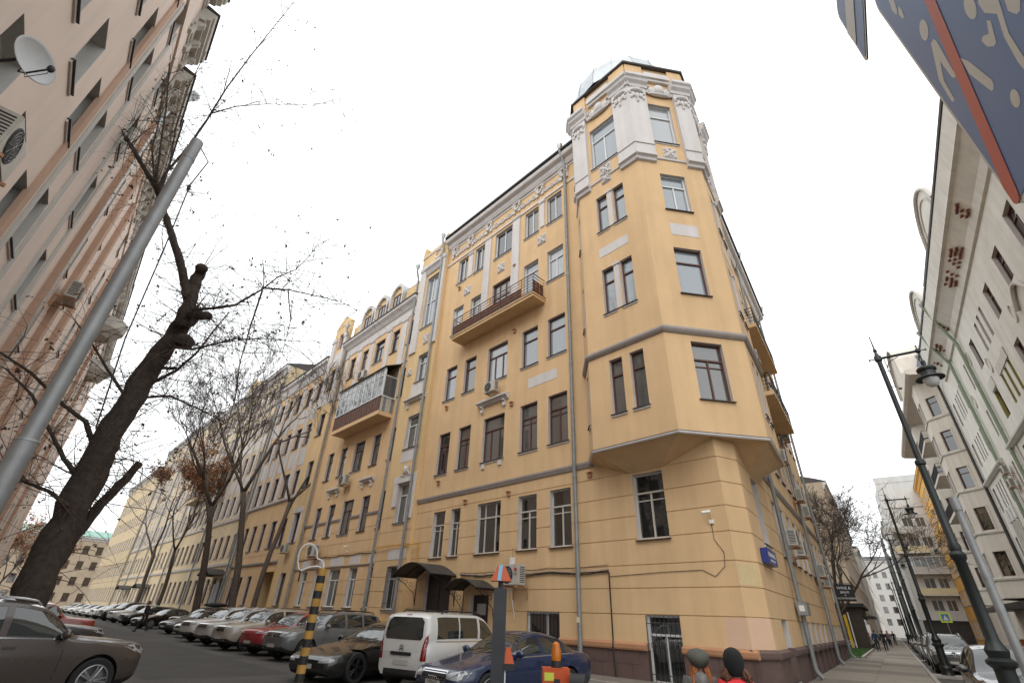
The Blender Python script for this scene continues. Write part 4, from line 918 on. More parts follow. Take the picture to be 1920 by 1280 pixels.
for k in range(46):
    u_ = 1.4 + k * 1.02; dv = next(d for x, y, d in ((1, 14.1, 1.6), (14.1, 17.6, 3.4), (17.6, 20.3, 2.2), (20.3, 24, 0.9), (24, 33, 1.4), (33, 46, 2.0), (46, 72, 2.4)) if x <= u_ < y)
    cornice('cornice_bracket', PK, FP.sh(-0.2), u_, u_ + 0.26, [(0, PTOP + dv - 1.75), (0.12, PTOP + dv - 1.7), (0.2, PTOP + dv - 1.25), (0.42, PTOP + dv - 1.0), (0.42, PTOP + dv - 0.86), (0, PTOP + dv - 0.9)], 'offwhite2')
for u, v in ((46, 19.5), (58, 20)):
    q = MB(); q.lathe([(0.0, v), (1.0, v + 0.1), (1.6, v + 0.8), (1.7, v + 1.6)], 14, c=tuple(FP.P(u, -0.2, 0).to_tuple()[:2]) + (0,)); q.build('round_balcony', ['offwhite2'], PK)
mb = MB(); mb.face([FP.P(1, 0, 0), FP.P(1, -14, 0), FP.P(1, -14, PTOP), FP.P(1, 0, PTOP)]); mb.face([FP.P(72, 0, 0), FP.P(72, -14, 0), FP.P(72, -14, PTOP), FP.P(72, 0, PTOP)]); mb.face([FP.P(1, -1, PTOP), FP.P(72, -1, PTOP), FP.P(72, -14, PTOP), FP.P(1, -14, PTOP)]); mb.build('side_wall', ['pink'], PK)
drainpipe(PK, [FP.P(22.4, 0.5, 24.2), FP.P(22.4, 0.0, 23.2), FP.P(22.4, -0.12, 22), FP.P(22.4, -0.12, 0.3)], 0.11, 'zinc')

# ------------------------------------------------------------------ right side: white ornate house, beige house with bays, ochre house, white block
WH = thing('apartment_building', 'off-white ornate house with flaking cornice and pale green drainpipes', 'building', FW.P(20, 0, 0))
wc = [(20.2, 21.5), (24.2, 25.5), (28.0, 29.45), (32.05, 33.4), (36.1, 37.4), (44.15, 45.4), (53.0, 54.1)]
slit = [(39.2, 39.75), (40.45, 41.0), (41.65, 42.2), (48.0, 48.5), (49.1, 49.6), (55.0, 55.4), (56.0, 56.4), (57.0, 57.4), (58.6, 59.4)]
wr_ = [(18.73, 20.9), (14.88, 16.9), (10.9, 12.9), (6.9, 8.9)]
hW = [(a, b, c, d) for a, b in wc + slit for c, d in wr_] + [(a, b, 1.2, 4.2) for a, b in wc]
wall('wall', WH, FW, 16, 60.5, 0, 24.0, hW, (), ('offwhite', 'reveal'), rev=0.3)
for q in hW:
    if (q[0], q[1]) in slit and q[2] > 2: window(WH, FW, *q, 'O', 'brownframe', 'g_dark', rec=0.25, near=False, sill=False)
    else: window(WH, FW, *q, 'T2', 'brownframe', 'g_dark', rec=0.25, near=True, sill=False)
for a, b in wc + slit:      # olive jambs on the third row, carved heads
    if 38 < a < 46: fpart('olive_jamb', WH, FW, [(a, a + 0.05, -0.24, 0.004, 14.9, 16.88), (b - 0.05, b, -0.24, 0.004, 14.9, 16.88)], 'olive')
    if 43 < a < 46 or 38 < a < 40: fpart('window_head', WH, FW, [(a - 0.1, b + 0.1, 0, 0.06, 16.95, 17.7)], 'offwhite2')
fpart('window_head', WH, FW, [(39.1, 42.3, 0, 0.05, 16.95, 17.6)], 'offwhite2')
cornice('cornice', WH, FW, 16, 57.2, [(0, 22.6), (0.15, 22.65), (0.3, 23.2), (0.9, 24.0), (1.1, 24.05), (1.1, 24.15), (1.25, 25.3), (0, 25.4)], 'offwhite')
cornice('eaves', WH, FW, 16, 57.3, [(0, 25.4), (1.3, 25.35), (1.35, 25.45), (1.3, 25.6), (0, 25.9)], 'roofmetal')
bme = MB(); bme.box(0, 0.24, -0.03, 0.11, 0, 0.085); bme = bme.mesh('brick', ['brick'], fix=False)
brg = random.Random(12)
for u, n in ((38.5, 7), (46.6, 3), (50.2, 6), (54.0, 3), (35.2, 9), (31, 4)):
    for i in range(n * 3):
        r_ = i // n
        if brg.random() < 0.35: continue
        mw, fl = FW.mat(u + 0.27 * (i % n) + 0.13 * (r_ % 2) + brg.uniform(-.05, .05), 0.36 + 0.17 * r_ + brg.uniform(-.04, .04), 23.18 + 0.24 * r_); setpar(link('brick', bme, None, mw), WH)
cornice('string_course', WH, FW, 36, 48, [(0, 13.3), (0.12, 13.32), (0.3, 13.5), (0.3, 13.62), (0, 13.75)], 'offwhite2'); cornice('string_course', WH, FW, 51.5, 60.5, [(0, 13.3), (0.12, 13.32), (0.3, 13.5), (0.3, 13.62), (0, 13.75)], 'offwhite2')
feach('lower_facing', WH, FW, [(46.3, 47.0, 0, 0.06, 0, 13.3), (51.4, 52.0, 0, 0.06, 0, 13.3), (59.9, 60.5, 0, 0.06, 0, 13.3)], 'offwhite2')
# eyebrow hood over one window
eb = MB(); eb.tube([FW.P(31.2 + 2.6 * i / 12, 0.12, 17.4 + 1.0 * math.sin(math.pi * i / 12)) for i in range(13)], 0.12, 6); eb.build('window_hood', ['offwhite2'], WH)
for u, v in ((34.8, 17.8), (43.2, 18.2), (38.4, 13.8), (51.3, 18.4), (47.0, 20.5)): 
    q = MB(); q.tube([FW.P(u + 0.35 * math.cos(R(t)), 0.03, v + 0.55 * math.sin(R(t))) for t in range(0, 361, 24)], 0.05, 5); q.build('oval_relief', ['offwhite'], WH)
for u0 in (44, 55):
    pn = MB()
    for i in range(3): pn.fbox(FW, u0 + i * 1.25, u0 + i * 1.25 + 0.75, 0, 0.12, 9.9, 10.9)
    pn.build('relief_panel', ['modern'], WH)
    fl_ = MB()
    for i in range(5): fl_.tube([FW.P(u0 + 0.2 + i * 0.6, 0.05, 6.6), FW.P(u0 + 0.2 + i * 0.6, 0.05, 9.8)], 0.09, 6)
    fl_.build('fluting', ['offwhite2'], WH); fpart('console', WH, FW, [(u0 - 0.1, u0 + 0.5, 0, 0.4, 6.1, 6.4), (u0 + 2.6, u0 + 3.2, 0, 0.4, 6.1, 6.4)], 'offwhite')
drainpipe(WH, [FW.P(46.3, 1.3, 25.4), FW.P(46.6, 1.0, 24.2), FW.P(47.3, 0.2, 22), FW.P(47.3, 0.18, 0.3)], 0.12, 'greenpipe'); drainpipe(WH, [FW.P(51.6, 1.3, 25.4), FW.P(51.8, 1.0, 24.2), FW.P(52.2, 0.2, 22.4), FW.P(52.2, 0.18, 0.3)], 0.12, 'greenpipe')
drainpipe(WH, [FW.P(56.9, 1.3, 25.4), FW.P(57.5, 0.8, 24.6), FW.P(60.4, 0.2, 23), FW.P(60.4, 0.18, 0.3)], 0.12, 'roofmetal')
# curved attics and roof rail
for u0 in (32.0, 45.5):
    at = MB(); n_ = 12; pts = [(u0 + 6 * i / n_, 25.5 + 2.5 * (math.sin(math.pi * i / n_) ** 0.6)) for i in range(n_ + 1)]
    for (x, y), (x2, y2) in zip(pts[:-1], pts[1:]):
        for o in (1.2, 0.8): at.face([FW.P(x, o, 25.4), FW.P(x2, o, 25.4), FW.P(x2, o, y2), FW.P(x, o, y)])
        at.face([FW.P(x, 1.34, y), FW.P(x2, 1.34, y2), FW.P(x2, -0.2, y2), FW.P(x, -0.2, y)])
    at.build('attic_gable', ['offwhite'], WH)
    mb = MB(); mb.tube([FW.P(x, 1.3, y) for x, y in pts], 0.11, 6); mb.tube([FW.P(u0 + 3 + (x - u0 - 3) * 0.72, 1.22, 25.5 + (y - 25.5) * 0.72) for x, y in pts], 0.07, 6); mb.build('gable_moulding', ['offwhite2'], WH)
rl = MB()
for k in range(8): rl.tube([FW.P(39.5 + k * 0.8, 0.9, 25.6), FW.P(39.5 + k * 0.8, 0.9, 26.7)], 0.025, 4)
for v in (26.1, 26.7): rl.tube([FW.P(39.5, 0.9, v), FW.P(45.1, 0.9, v)], 0.025, 4)
rl.build('roof_rail', ['iron'], WH)
mb = MB(); mb.face([FW.P(16, 0, 0), FW.P(16, -12, 0), FW.P(16, -12, 25), FW.P(16, 0, 25)]); mb.face([FW.P(16, -0, 25.6), FW.P(60.5, 0, 25.6), FW.P(60.5, -12, 27), FW.P(16, -12, 27)]); mb.build('roof', ['roofmetal'], WH)
cornice('canopy', WH, FW, 30, 52, [(0, 3.6), (2.2, 3.55), (2.4, 3.7), (2.2, 4.3), (0, 4.5)], 'roofmetal')

# beige house with projecting bays and balconies
BG = thing('apartment_building', 'beige house with slanted window bays, balconies and a big scrolled attic', 'building', FW.P(62, 0, 0))
def bay(h_, fr, u0, out, wf, rws, top, m_):
    p = [fr.P(u0, 0, 0), fr.P(u0 + 1.6, out, 0), fr.P(u0 + 1.6 + wf, out, 0), fr.P(u0 + 3.2 + wf, 0, 0)]
    for i in range(3):
        d = p[i + 1] - p[i]; n = fr.n if i == 1 else None
        n = Vector((d.y, -d.x, 0)); n = n if n.dot(fr.n) > 0 else -n
        f = Fr(p[i], d, n); L_ = d.length
        hl = [(L_ / 2 - 0.55, L_ / 2 + 0.55, c, dd) for c, dd in rws] if L_ < 2.6 else [(L_ * q - 0.5, L_ * q + 0.5, c, dd) for q in (0.28, 0.72) for c, dd in rws]
        wall('bay_wall', h_, f, 0, L_, 4.6, top, hl, (), (m_, 'reveal'), rev=0.2)
        for q in hl:
            window(h_, f, *q, 'T1', 'brownframe', 'g_dark', near=True, rec=0.16, sill=False); a, b, c, dd = q
            fpart('window_surround', h_, f, [(a - 0.14, a, 0, 0.04, c - 0.1, dd + 0.14), (b, b + 0.14, 0, 0.04, c - 0.1, dd + 0.14), (a, b, 0, 0.04, dd, dd + 0.14)], m_)
        for c, dd in rws: cornice('string_course', h_, f, -0.03, L_ + 0.03, [(0, c - 0.35), (0.1, c - 0.3), (0.12, c - 0.15), (0, c - 0.1)], 'offwhite2')
    mb = MB(); mb.face([q + ZV * top for q in p]); mb.face([q + ZV * 4.6 for q in p]); mb.build('bay_cap', [m_], h_)
br = [(21.3, 23.3), (17.6, 19.6), (13.9, 15.9), (10.1, 12.1), (6.3, 8.3)]
hb = [(a, b, c, d) for a, b in ((72.5, 73.7), (75.2, 76.4), (84, 85.2), (87, 88.2), (90, 91.2)) for c, d in br]
wall('wall', BG, FW, 60.52, 95, 0, 25.5, hb, (), ('beige', 'reveal'))
for q in hb: window(BG, FW, *q, 'T1', 'brownframe', 'g_dark', near=False, sill=False)
bay(BG, FW, 62.0, 1.7, 3.2, br, 25.4, 'beige'); bay(BG, FW, 77.0, 1.5, 2.6, br, 25.4, 'beige')
for v in (13.0, 17.0, 20.8):
    q = MB(); q.fbox(FW, 69.6, 76.6, 0, 1.9, v - 0.3, v); q0 = q.build('balcony', ['beige'], BG)
    railing(q0, FW, 69.7, 76.5, 1.85, v, v + 1.1, 2, 0.25, 'iron')
for u0, u1, tp_ in ((61.5, 70.5, 30.5),):
    at = MB(); n_ = 14; pts = [(u0 + (u1 - u0) * i / n_, 26.0 + (tp_ - 26) * (math.sin(math.pi * i / n_) ** 0.55)) for i in range(n_ + 1)]
    for (x, y), (x2, y2) in zip(pts[:-1], pts[1:]):
        for o in (2.2, 1.7): at.face([FW.P(x, o, 25.4), FW.P(x2, o, 25.4), FW.P(x2, o, y2), FW.P(x, o, y)])
        at.face([FW.P(x, 2.5, y), FW.P(x2, 2.5, y2), FW.P(x2, -2, y2), FW.P(x, -2, y)])
    at.build('scrolled_attic', ['beige'], BG)
cornice('cornice', BG, FW, 60.5, 95, [(0, 25.0), (2.0, 25.3), (2.3, 25.5), (2.3, 25.9), (0, 26)], 'beige'); cornice('roof', BG, FW, 60.5, 95, [(-10, 25.5), (1.2, 25.95), (0.2, 28.5), (-1, 29), (-10, 29)], 'slate')
cornice('shop_canopy', BG, FW, 60.5, 74, [(0, 3.9), (2.6, 3.7), (2.6, 4.0), (0, 4.55)], 'roofmetal')
mb = MB(); mb.face([FW.P(95, 0, 0), FW.P(95, -12, 0), FW.P(95, -12, 26), FW.P(95, 0, 26)]); mb.build('side_wall', ['beige'], BG)
OC, _ = plain_house('apartment_building', 'bright ochre house between the beige bays and the white block', FW.sh(0.4), 95.05, 112, 24.0, [(1.2, 3.6), (5.5, 7.5), (9.2, 11.2), (12.9, 14.9), (16.6, 18.6), (20.2, 22)], 2.6, 1.2, ('ochre', 'reveal'), 'whiteframe', cor='ochre')
# white modern block standing forward, its near end wall faces us
MD = thing('apartment_building', 'white panel block with cream balconies and a glazed stair strip', 'building', FW.P(113, 4, 0))
FM = Fr(FW.P(112.1, 6.2, 0), -FW.n, -dR)      # end wall: u runs away from the street
hm = [(2.0, 3.5, 4.9 + 3.2 * j, 6.5 + 3.2 * j) for j in range(5)] + [(3.9, 5.2, 4.9 + 3.2 * j, 6.5 + 3.2 * j) for j in range(5)]
wall('wall', MD, FM, 0, 16, 3.6, 25.5, hm, (), ('modern', 'reveal')); fpart('ground_floor', MD, FM, [(0.3, 16, -8, -0.6, 0, 3.6)], 'roofmetal')
for q in hm: window(MD, FM, *q, 'C2', 'whiteframe', 'g_mid', near=True, sill=False, rec=0.1)
for j, (a, b) in enumerate(((0.6, 6.0), (0.6, 6.0), (-0.6, 4.2), (-1.5, 3.0))):
    v = 7.2 + 3.2 * j; q = MB(); q.fbox(FM, a, b, 0, 1.2, v - 0.15, v); q0 = q.build('balcony', ['modern'], MD)
    fpart('parapet', q0, FM, [(a, b, 1.1, 1.2, v, v + 0.95), (a, a + 0.08, 0, 1.1, v, v + 0.95), (b - 0.08, b, 0, 1.1, v, v + 0.95)], 'cream' if j % 2 == 0 else 'pinkrev')
    if j == 1:
        for i in range(6): fpart('pane', q0, FM, [(a + 0.1 + i * 0.88, a + 0.92 + i * 0.88, 1.12, 1.16, v + 0.97, v + 2.4)], 'g_up')
        gf = MB()
        for i in range(7): gf.fbox(FM, a + 0.02 + i * 0.88, a + 0.1 + i * 0.88, 1.1, 1.18, v + 0.95, v + 2.45)
        gf.fbox(FM, a, b, 1.08, 1.2, v + 2.42, v + 2.5); gf.build('glazing_frame', ['whiteframe'], q0)
fpart('top_parapet', MD, FM, [(-0.05, 16, -0.3, 0.05, 25.5, 26.6)], 'modern'); cornice('louvre', MD, FM, 0, 16, [(0, 21), (0.1, 21), (0.1, 21.1), (0, 21.1)], 'greyband')
FS = Fr(FW.P(112.1, 6.2, 0), dR, FW.n)
wall('wall', MD, FS, 0, 26, 3.6, 25.5, [(a, a + 1.4, 4.9 + 3.2 * j, 6.5 + 3.2 * j) for a in (7.5, 10.5, 13.5, 16.5, 19.5, 22.5) for j in range(6)], (), ('modern', 'reveal'))
for a in (7.5, 10.5, 13.5, 16.5, 19.5, 22.5):
    for j in range(6): window(MD, FS, a, a + 1.4, 4.9 + 3.2 * j, 6.5 + 3.2 * j, 'C2', 'whiteframe', 'g_mid', near=False, sill=False, rec=0.1)
st = MB()
for i in range(5): st.fbox(FS, 0.8 + i * 1.1, 0.9 + i * 1.1, 0, 0.5, 3.6, 24)
for j in range(11): st.fbox(FS, 0.8, 5.3, 0, 0.48, 4.5 + j * 1.8, 4.62 + j * 1.8)
st.build('stair_frame', ['pwhite'], MD); fpart('pane', MD, FS, [(0.9 + i * 1.1, 1.85 + i * 1.1, 0.2, 0.25, 3.7, 23.9) for i in range(4)], 'g_up')
mb = MB(); mb.face([FM.P(0, 0, 25.5), FM.P(16, 0, 25.5), FM.P(16, -26, 25.5), FM.P(0, -26, 25.5)]); mb.build('roof', ['roofmetal'], MD)
# scaffolded house beyond, and the closing houses
SC, _ = plain_house('apartment_building', 'house wrapped in green scaffold netting beyond the white block', FW.sh(6.0), 139, 165, 23, [(5, 7), (9, 11), (13, 15), (17, 19)], 3.2, 1.4, ('modern', 'reveal'), 'whiteframe')
nm = MB(); nm.fbox(FW.sh(7.2), 140, 164, 0, 0.03, 3.0, 20); nm.build('scaffold_net', ['net'], SC)
sf = MB()
for i in range(13): sf.tube([FW.P(140 + i * 2, 7.35, 0), FW.P(140 + i * 2, 7.35, 21)], 0.05, 4)
for j in range(10): sf.tube([FW.P(140, 7.35, 2 + 2 * j), FW.P(164, 7.35, 2 + 2 * j)], 0.05, 4)
sf.build('scaffold', ['pipe'], SC)
FQ = Fr(FR.P(235, -14, 0), nR, -dR)
FH, _ = plain_house('apartment_building', 'pinkish white house closing the far end of the street', FQ, 0, 34, 26, [(4, 6), (8, 10), (12, 14), (16, 18), (20, 22)], 3.0, 1.4, ('pinkrev', 'reveal'), 'brownframe')
FH2, _ = plain_house('apartment_building', 'pale house with grey windows along the street past the shop, left of the lamps', FR.sh(0.6), 132, 220, 19, [(4, 6), (8, 10), (12, 14), (16, 18)], 2.8, 1.4, ('beige', 'reveal'), 'brownframe')
# sand-coloured house behind the bare trees, and the low shop in front of it
SB, cs_ = plain_house('apartment_building', 'sand-coloured tall house behind the bare street tree', FR.sh(0.0), 66, 130, 20.3, [(4.4, 6.2), (8, 10), (11.6, 13.6), (15.2, 17.2)], 2.7, 1.3, ('sand', 'reveal'), 'brownframe', roofm='roofmetal')
FSB = Fr(FR.P(66, 0, 0), -nR, -dR); hs2 = [(1.5 + 2.8 * i, 2.8 + 2.8 * i, 4.4 + 3.6 * j, 6.2 + 3.6 * j) for i in range(4) for j in range(4)]
wall('wall', SB, FSB.sh(0.05), 0, 12, 0, 20.3, hs2, (), ('sand', 'reveal'))
for q in hs2: window(SB, FSB.sh(0.05), *q, 'T2', 'brownframe', None, near=False, sill=False)
SH = thing('shop_pavilion', 'low dark brown shop pavilion with a yellow-framed door', 'shop', FR.P(52, -2, 0))
sb = MB(); sb.fbox(FR, 52, 65.8, -8.0, 0.6, 0.1, 3.9); sb.build('wall', ['shopbrown'], SH); fpart('roof', SH, FR, [(51.6, 65.9, -8.3, 1.0, 3.9, 4.25)], 'acdark'); fpart('awning', SH, FR, [(53, 65, 0.6, 1.7, 3.0, 3.12)], 'roofmetal')
FSh = Fr(FR.P(52, 0.6, 0), -nR, -dR)
fpart('door_frame', SH, FSh, [(1.45, 1.7, 0, 0.12, 0.1, 3.2), (2.7, 2.95, 0, 0.12, 0.1, 3.2), (1.7, 2.7, 0, 0.12, 2.95, 3.2)], 'shopyellow'); fpart('door', SH, FSh, [(1.7, 2.7, 0.0, 0.05, 0.12, 2.95)], 'g_dark'); fpart('door_post', SH, FSh, [(1.2, 1.3, 0, 0.12, 0.1, 3.4)], 'pwhite')
for k in range(4): fpart('window_pane', SH, FR.sh(0.61), [(53 + 3 * k, 55.6 + 3 * k, 0.0, 0.03, 0.5, 2.8)], 'g_up')
# ------------------------------------------------------------------ wall units
def ac_meshes():
    body = MB(); w, d, h = 0.85, 0.32, 0.62
    body.box(0, w, 0, d, 0, h); b1 = body.mesh('casing', ['acwhite'])
    bm = bmesh.new(); bm.from_mesh(b1); bmesh.ops.bevel(bm, geom=bm.edges[:], offset=0.02, segments=2, affect='EDGES'); bm.to_mesh(b1); bm.free()
    fan = MB(); fan.lathe([(0.0, d + 0.004), (0.235, d + 0.004), (0.25, d + 0.012), (0.265, d + 0.004)], 24, c=(0.55, 0, 0.31), axis='y'); f1 = fan.mesh('fan_opening', ['acdark'], smooth=False)
    gr_ = MB()
    for r_ in (0.06, 0.11, 0.16, 0.21): gr_.tube([(0.55 + r_ * math.cos(R(t)), d + 0.02, 0.31 + r_ * math.sin(R(t))) for t in range(0, 361, 24)], 0.004, 4)
    for t in range(0, 180, 30): gr_.tube([(0.55 + 0.24 * math.cos(R(t)), d + 0.02, 0.31 + 0.24 * math.sin(R(t))), (0.55 - 0.24 * math.cos(R(t)), d + 0.02, 0.31 - 0.24 * math.sin(R(t)))], 0.004, 4)
    g1 = gr_.mesh('fan_grille', ['pipe'])
    sl_ = MB()
    for k in range(9):
        for x in (-0.004, w): sl_.box(x, x + 0.004, 0.05, d - 0.05, 0.08 + k * 0.055, 0.105 + k * 0.055)
    s1 = sl_.mesh('side_slots', ['acdark'], fix=False)
    br_ = MB()
    for x in (0.08, w - 0.12): br_.box(x, x + 0.04, -0.22, d + 0.05, -0.05, -0.002); br_.box8([(x, -0.22, -0.40), (x + 0.04, -0.22, -0.40), (x + 0.04, -0.18, -0.40), (x, -0.18, -0.40), (x, -0.22, -0.05), (x + 0.04, -0.22, -0.05), (x + 0.04, -0.18, -0.05), (x, -0.18, -0.05)])
    return b1, f1, g1, s1, br_.mesh('bracket', ['ledge'], fix=False)
ACM = ac_meshes()
def ac(fr, u, v, label, s=1.0, group=None):
    mw, fl = fr.mat(u - 0.42 * s, 0.22 * s, v)
    if fl: mw, _ = fr.mat(u + 0.42 * s, 0.22 * s, v)
    o = thing('air_conditioner', label, 'air conditioner', group=group); o.matrix_local = mw @ Matrix.Diagonal((s, s, s, 1)); WORLD[o.name] = o.matrix_local.copy()
    for n_, m_ in zip(('casing', 'fan_opening', 'fan_grille', 'side_slots', 'bracket'), ACM):
        w_ = lpart(n_, m_, o)
        if n_ in ('side_slots', 'bracket', 'fan_grille'): w_['kind'] = 'stuff'
    return o
a0 = ac(FL, 9.78, 2.86, 'grey outdoor unit with a red round logo beside the small arched door canopy', 1.28)
lg = MB(); lg.lathe([(0.0, 0.33), (0.06, 0.33), (0.06, 0.325)], 20, c=(0.16, 0, 0.46), axis='y'); lpart('logo_disc', lg.mesh('logo_disc', ['red']), a0)
lpart('logo_letters', text_mesh('LG', 0.12, 'acdark', 0.002), a0, Matrix.Translation((0.16, 0.328, 0.33)) @ Matrix.Rotation(R(90), 4, 'X') @ Matrix.Rotation(R(180), 4, 'Y'))
hq = MB(); hq.tube([(0.62, 0.1, -0.02), (0.62, 0.06, -0.15), (0.60, -0.1, -0.8), (0.62, -0.12, -0.95)], 0.018, 6); lpart('drain_hose', hq.mesh('drain_hose', ['hose']), a0)
MBX = thing('meter_box', 'small white electrical box with a thin wire above the logo outdoor unit', 'box', FL.P(10.3, 0, 3.75)); q = MB(); q.fbox(FL, 10.2, 10.4, 0, 0.12, 3.72, 4.0); q.build('case', ['pwhite'], MBX); cable(MBX, [FL.P(10.3, 0.03, 4.0), FL.P(10.32, 0.03, 4.4)], 0.008)
ac(FL, 12.05, 12.4, 'outdoor unit above the white window hood, third to fourth floor')
ac(FL, 28.7, 18.55, 'outdoor unit hanging just above the glazed balcony', 1.15)
ac(FL, 28.0, 9.7, 'outdoor unit between the two white hoods on the wing with the glazed balcony', 1.15)
ac(FL, 30.5, 5.0, 'dirty outdoor unit low on the wall behind the heart-shaped cable', 1.25)
ac(FL.sh(0.25), 35.6, 5.5, 'small outdoor unit on the bay next to the gate passage', 1.0)
for k, (u, v) in enumerate(((8.2, 4.75), (10.2, 4.55), (17.0, 8.3), (19.2, 7.7), (18.4, 4.3), (20.4, 3.9), (9.0, 10.0), (13.0, 9.6), (18.5, 12.5), (12.0, 15.5))):
    ac(FR, u, v, ['outdoor unit above the blue street plate pipe, nearer the corner', 'second outdoor unit just past the one above the street plate', 'outdoor unit at the string course by the second pipe', 'outdoor unit with its back to us past the second pipe', 'low outdoor unit on the second pipe', 'low outdoor unit just past the second pipe', 'outdoor unit under the lower street balcony, near the tower', 'outdoor unit under the lower street balcony, farther from the tower', 'high lone outdoor unit with a looped hose', 'outdoor unit over the lower street balcony'][k], 1.1)
ac(FP, 9.6, 7.75, 'barred outdoor unit below the satellite dish on the pink wall', 1.25); ac(FP.sh(-0.28), 25.0, 12.6, 'outdoor unit beside the drainpipe on the pink wall', 1.3)
ac(FW, 50.6, 12.3, 'upper one of two outdoor units stacked by the green drainpipe'); ac(FW, 50.6, 11.3, 'lower one of two outdoor units stacked by the green drainpipe')
ac(FM, 5.2, 13.5, 'small white outdoor unit on the white panel block', 0.9); ac(FW.sh(0.4), 98, 11.5, 'outdoor unit low on the ochre house'); ac(FW.sh(0.4), 98.5, 17.5, 'outdoor unit high on the ochre house')
# satellite dish
SD = thing('satellite_dish', 'round white satellite dish on a bracket on the pink wall', 'satellite dish', FP.P(8.43, 0.0, 9.1))
dc = FP.P(8.43, 0.5, 9.1); aim = (nP * 0.75 - dP * 0.65 + ZV * 0.08).normalized()
q_ = aim.to_track_quat('Z', 'Y').to_matrix().to_4x4(); q_.translation = dc
ds = MB(); ds.lathe([(0.0, 0.0), (0.13, 0.012), (0.25, 0.045), (0.30, 0.07), (0.335, 0.09), (0.34, 0.08), (0.30, 0.055), (0.25, 0.03), (0.13, -0.01), (0.0, -0.02)], 32, squash=1.08)
setpar(link('reflector', ds.mesh('reflector', [mat('dish grey paint', (0.45, 0.46, 0.46), 0.5, var=0.05, scale=6)], True), None, q_), SD)
db = MB(); db.tube([FP.P(8.6, 0.0, 9.0), FP.P(8.6, 0.2, 8.95), FP.P(8.5, 0.35, 9.05), tuple(dc - aim * 0.03)], 0.025, 6)
lo = q_ @ Vector((0.0, -0.35, 0.07)); tip = q_ @ Vector((0, -0.25, 0.42)); db.tube([lo, tip], 0.014, 5); db.ell(tip, (0.05, 0.05, 0.07), 8, 5)
db.tube([q_ @ Vector((0.0, 0, -0.02)), q_ @ Vector((0.0, -0.3, -0.06)), lo], 0.012, 5); db.tube([tip, tip + Vector((0, 0, -0.12)), lo + Vector((0.05, 0, -0.1)), dc - aim * 0.1], 0.006, 4); db.build('feed_arm', ['iron'], SD)
# security cameras
for fr, u, v, lb in ((FL, 1.05, 4.85, 'white bullet camera near the chamfered corner with a hanging wire'), (FL, 26.1, 5.35, 'white bullet camera above the striped pole')):
    t_ = thing('security_camera', lb, 'camera', fr.P(u, 0, v)); mb = MB(); mb.tube([fr.P(u - 0.02, 0.02, v + 0.02), fr.P(u, 0.14, v + 0.06)], 0.014, 5); mb.build('bracket', ['pwhite'], t_)
    mb = MB(); mb.tube([fr.P(u - 0.06, 0.10, v + 0.09), fr.P(u + 0.16, 0.26, v + 0.05)], 0.045, 10); mb.build('housing', ['pwhite'], t_, smooth='auto'); fpart('junction_box', t_, fr, [(u - 0.08, u + 0.04, 0.0, 0.07, v - 0.28, v - 0.16)], 'pwhite')
# blue street-name box, door number box
SN = thing('street_name_box', 'blue lit-box street name plate on the corner wall', 'sign', FR.P(2.2, 0, 3.8)); q = MB(); q.fbox(FR, 1.7, 3.35, 0.02, 0.22, 3.52, 3.98); q.build('box', ['plateblue'], SN)
def ftext(parent, fr, u, v, o, s, size, m_, name='lettering', sx=1.0):
    mw, fl = fr.mat(u, o, v); mw = mw @ Matrix.Rotation(R(90), 4, 'X') @ Matrix.Rotation(R(180), 4, 'Y') @ Matrix.Diagonal((sx, 1, 1, 1))
    ob = link(name, text_mesh(s, size, m_, 0.002), None, mw); setpar(ob, parent)
fpart('lettering', SN, FR, [(1.85 + 0.19 * k, 1.97 + 0.19 * k, 0.22, 0.224, 3.74, 3.88) for k in range(7)] + [(2.1 + 0.15 * k, 2.2 + 0.15 * k, 0.22, 0.224, 3.60, 3.67) for k in range(6)], 'signwhite')
NB = thing('junction_box', 'grey metal junction box with a small white tag on the first street pipe', 'box', FR.P(6.9, 0.2, 2.2)); q = MB(); q.fbox(FR, 6.6, 7.45, 0.1, 0.45, 2.15, 2.6); q.build('case', ['pipe'], NB); q = MB(); q.box8([FR.P(6.592, 0.18, 2.28), FR.P(6.598, 0.18, 2.28), FR.P(6.598, 0.36, 2.28), FR.P(6.592, 0.36, 2.28)] + [FR.P(6.592, 0.18, 2.48), FR.P(6.598, 0.18, 2.48), FR.P(6.598, 0.36, 2.48), FR.P(6.592, 0.36, 2.48)]); q.build('tag', ['pwhite'], NB)
# black wine sign on a bracket past the street wing
WS = thing('hanging_sign', 'black square shop sign with white lettering on a bracket', 'sign', FR.P(27.3, 0.2, 4.0)); FWS = Fr(FR.P(27.3, 0.25, 0), nR, -dR)
q = MB(); q.fbox(FWS, 0, 1.15, -0.05, 0.05, 3.45, 4.5); q.build('board', ['black'], WS); q = MB(); q.tube([FWS.P(-0.3, 0, 4.55), FWS.P(1.15, 0, 4.55)], 0.025, 5); q.tube([FWS.P(0.1, 0, 4.5), FWS.P(0.1, 0, 4.6)], 0.02, 5); q.build('bracket', ['iron'], WS)
for s, v, z_ in (('WINE &', 4.27, 0.24), ('ВИНО', 4.0, 0.19), ('И', 3.82, 0.14), ('ГАСТРОНОМИЯ', 3.63, 0.15)): ftext(WS, FWS, 0.575, v, 0.052, s, z_, 'pwhite')

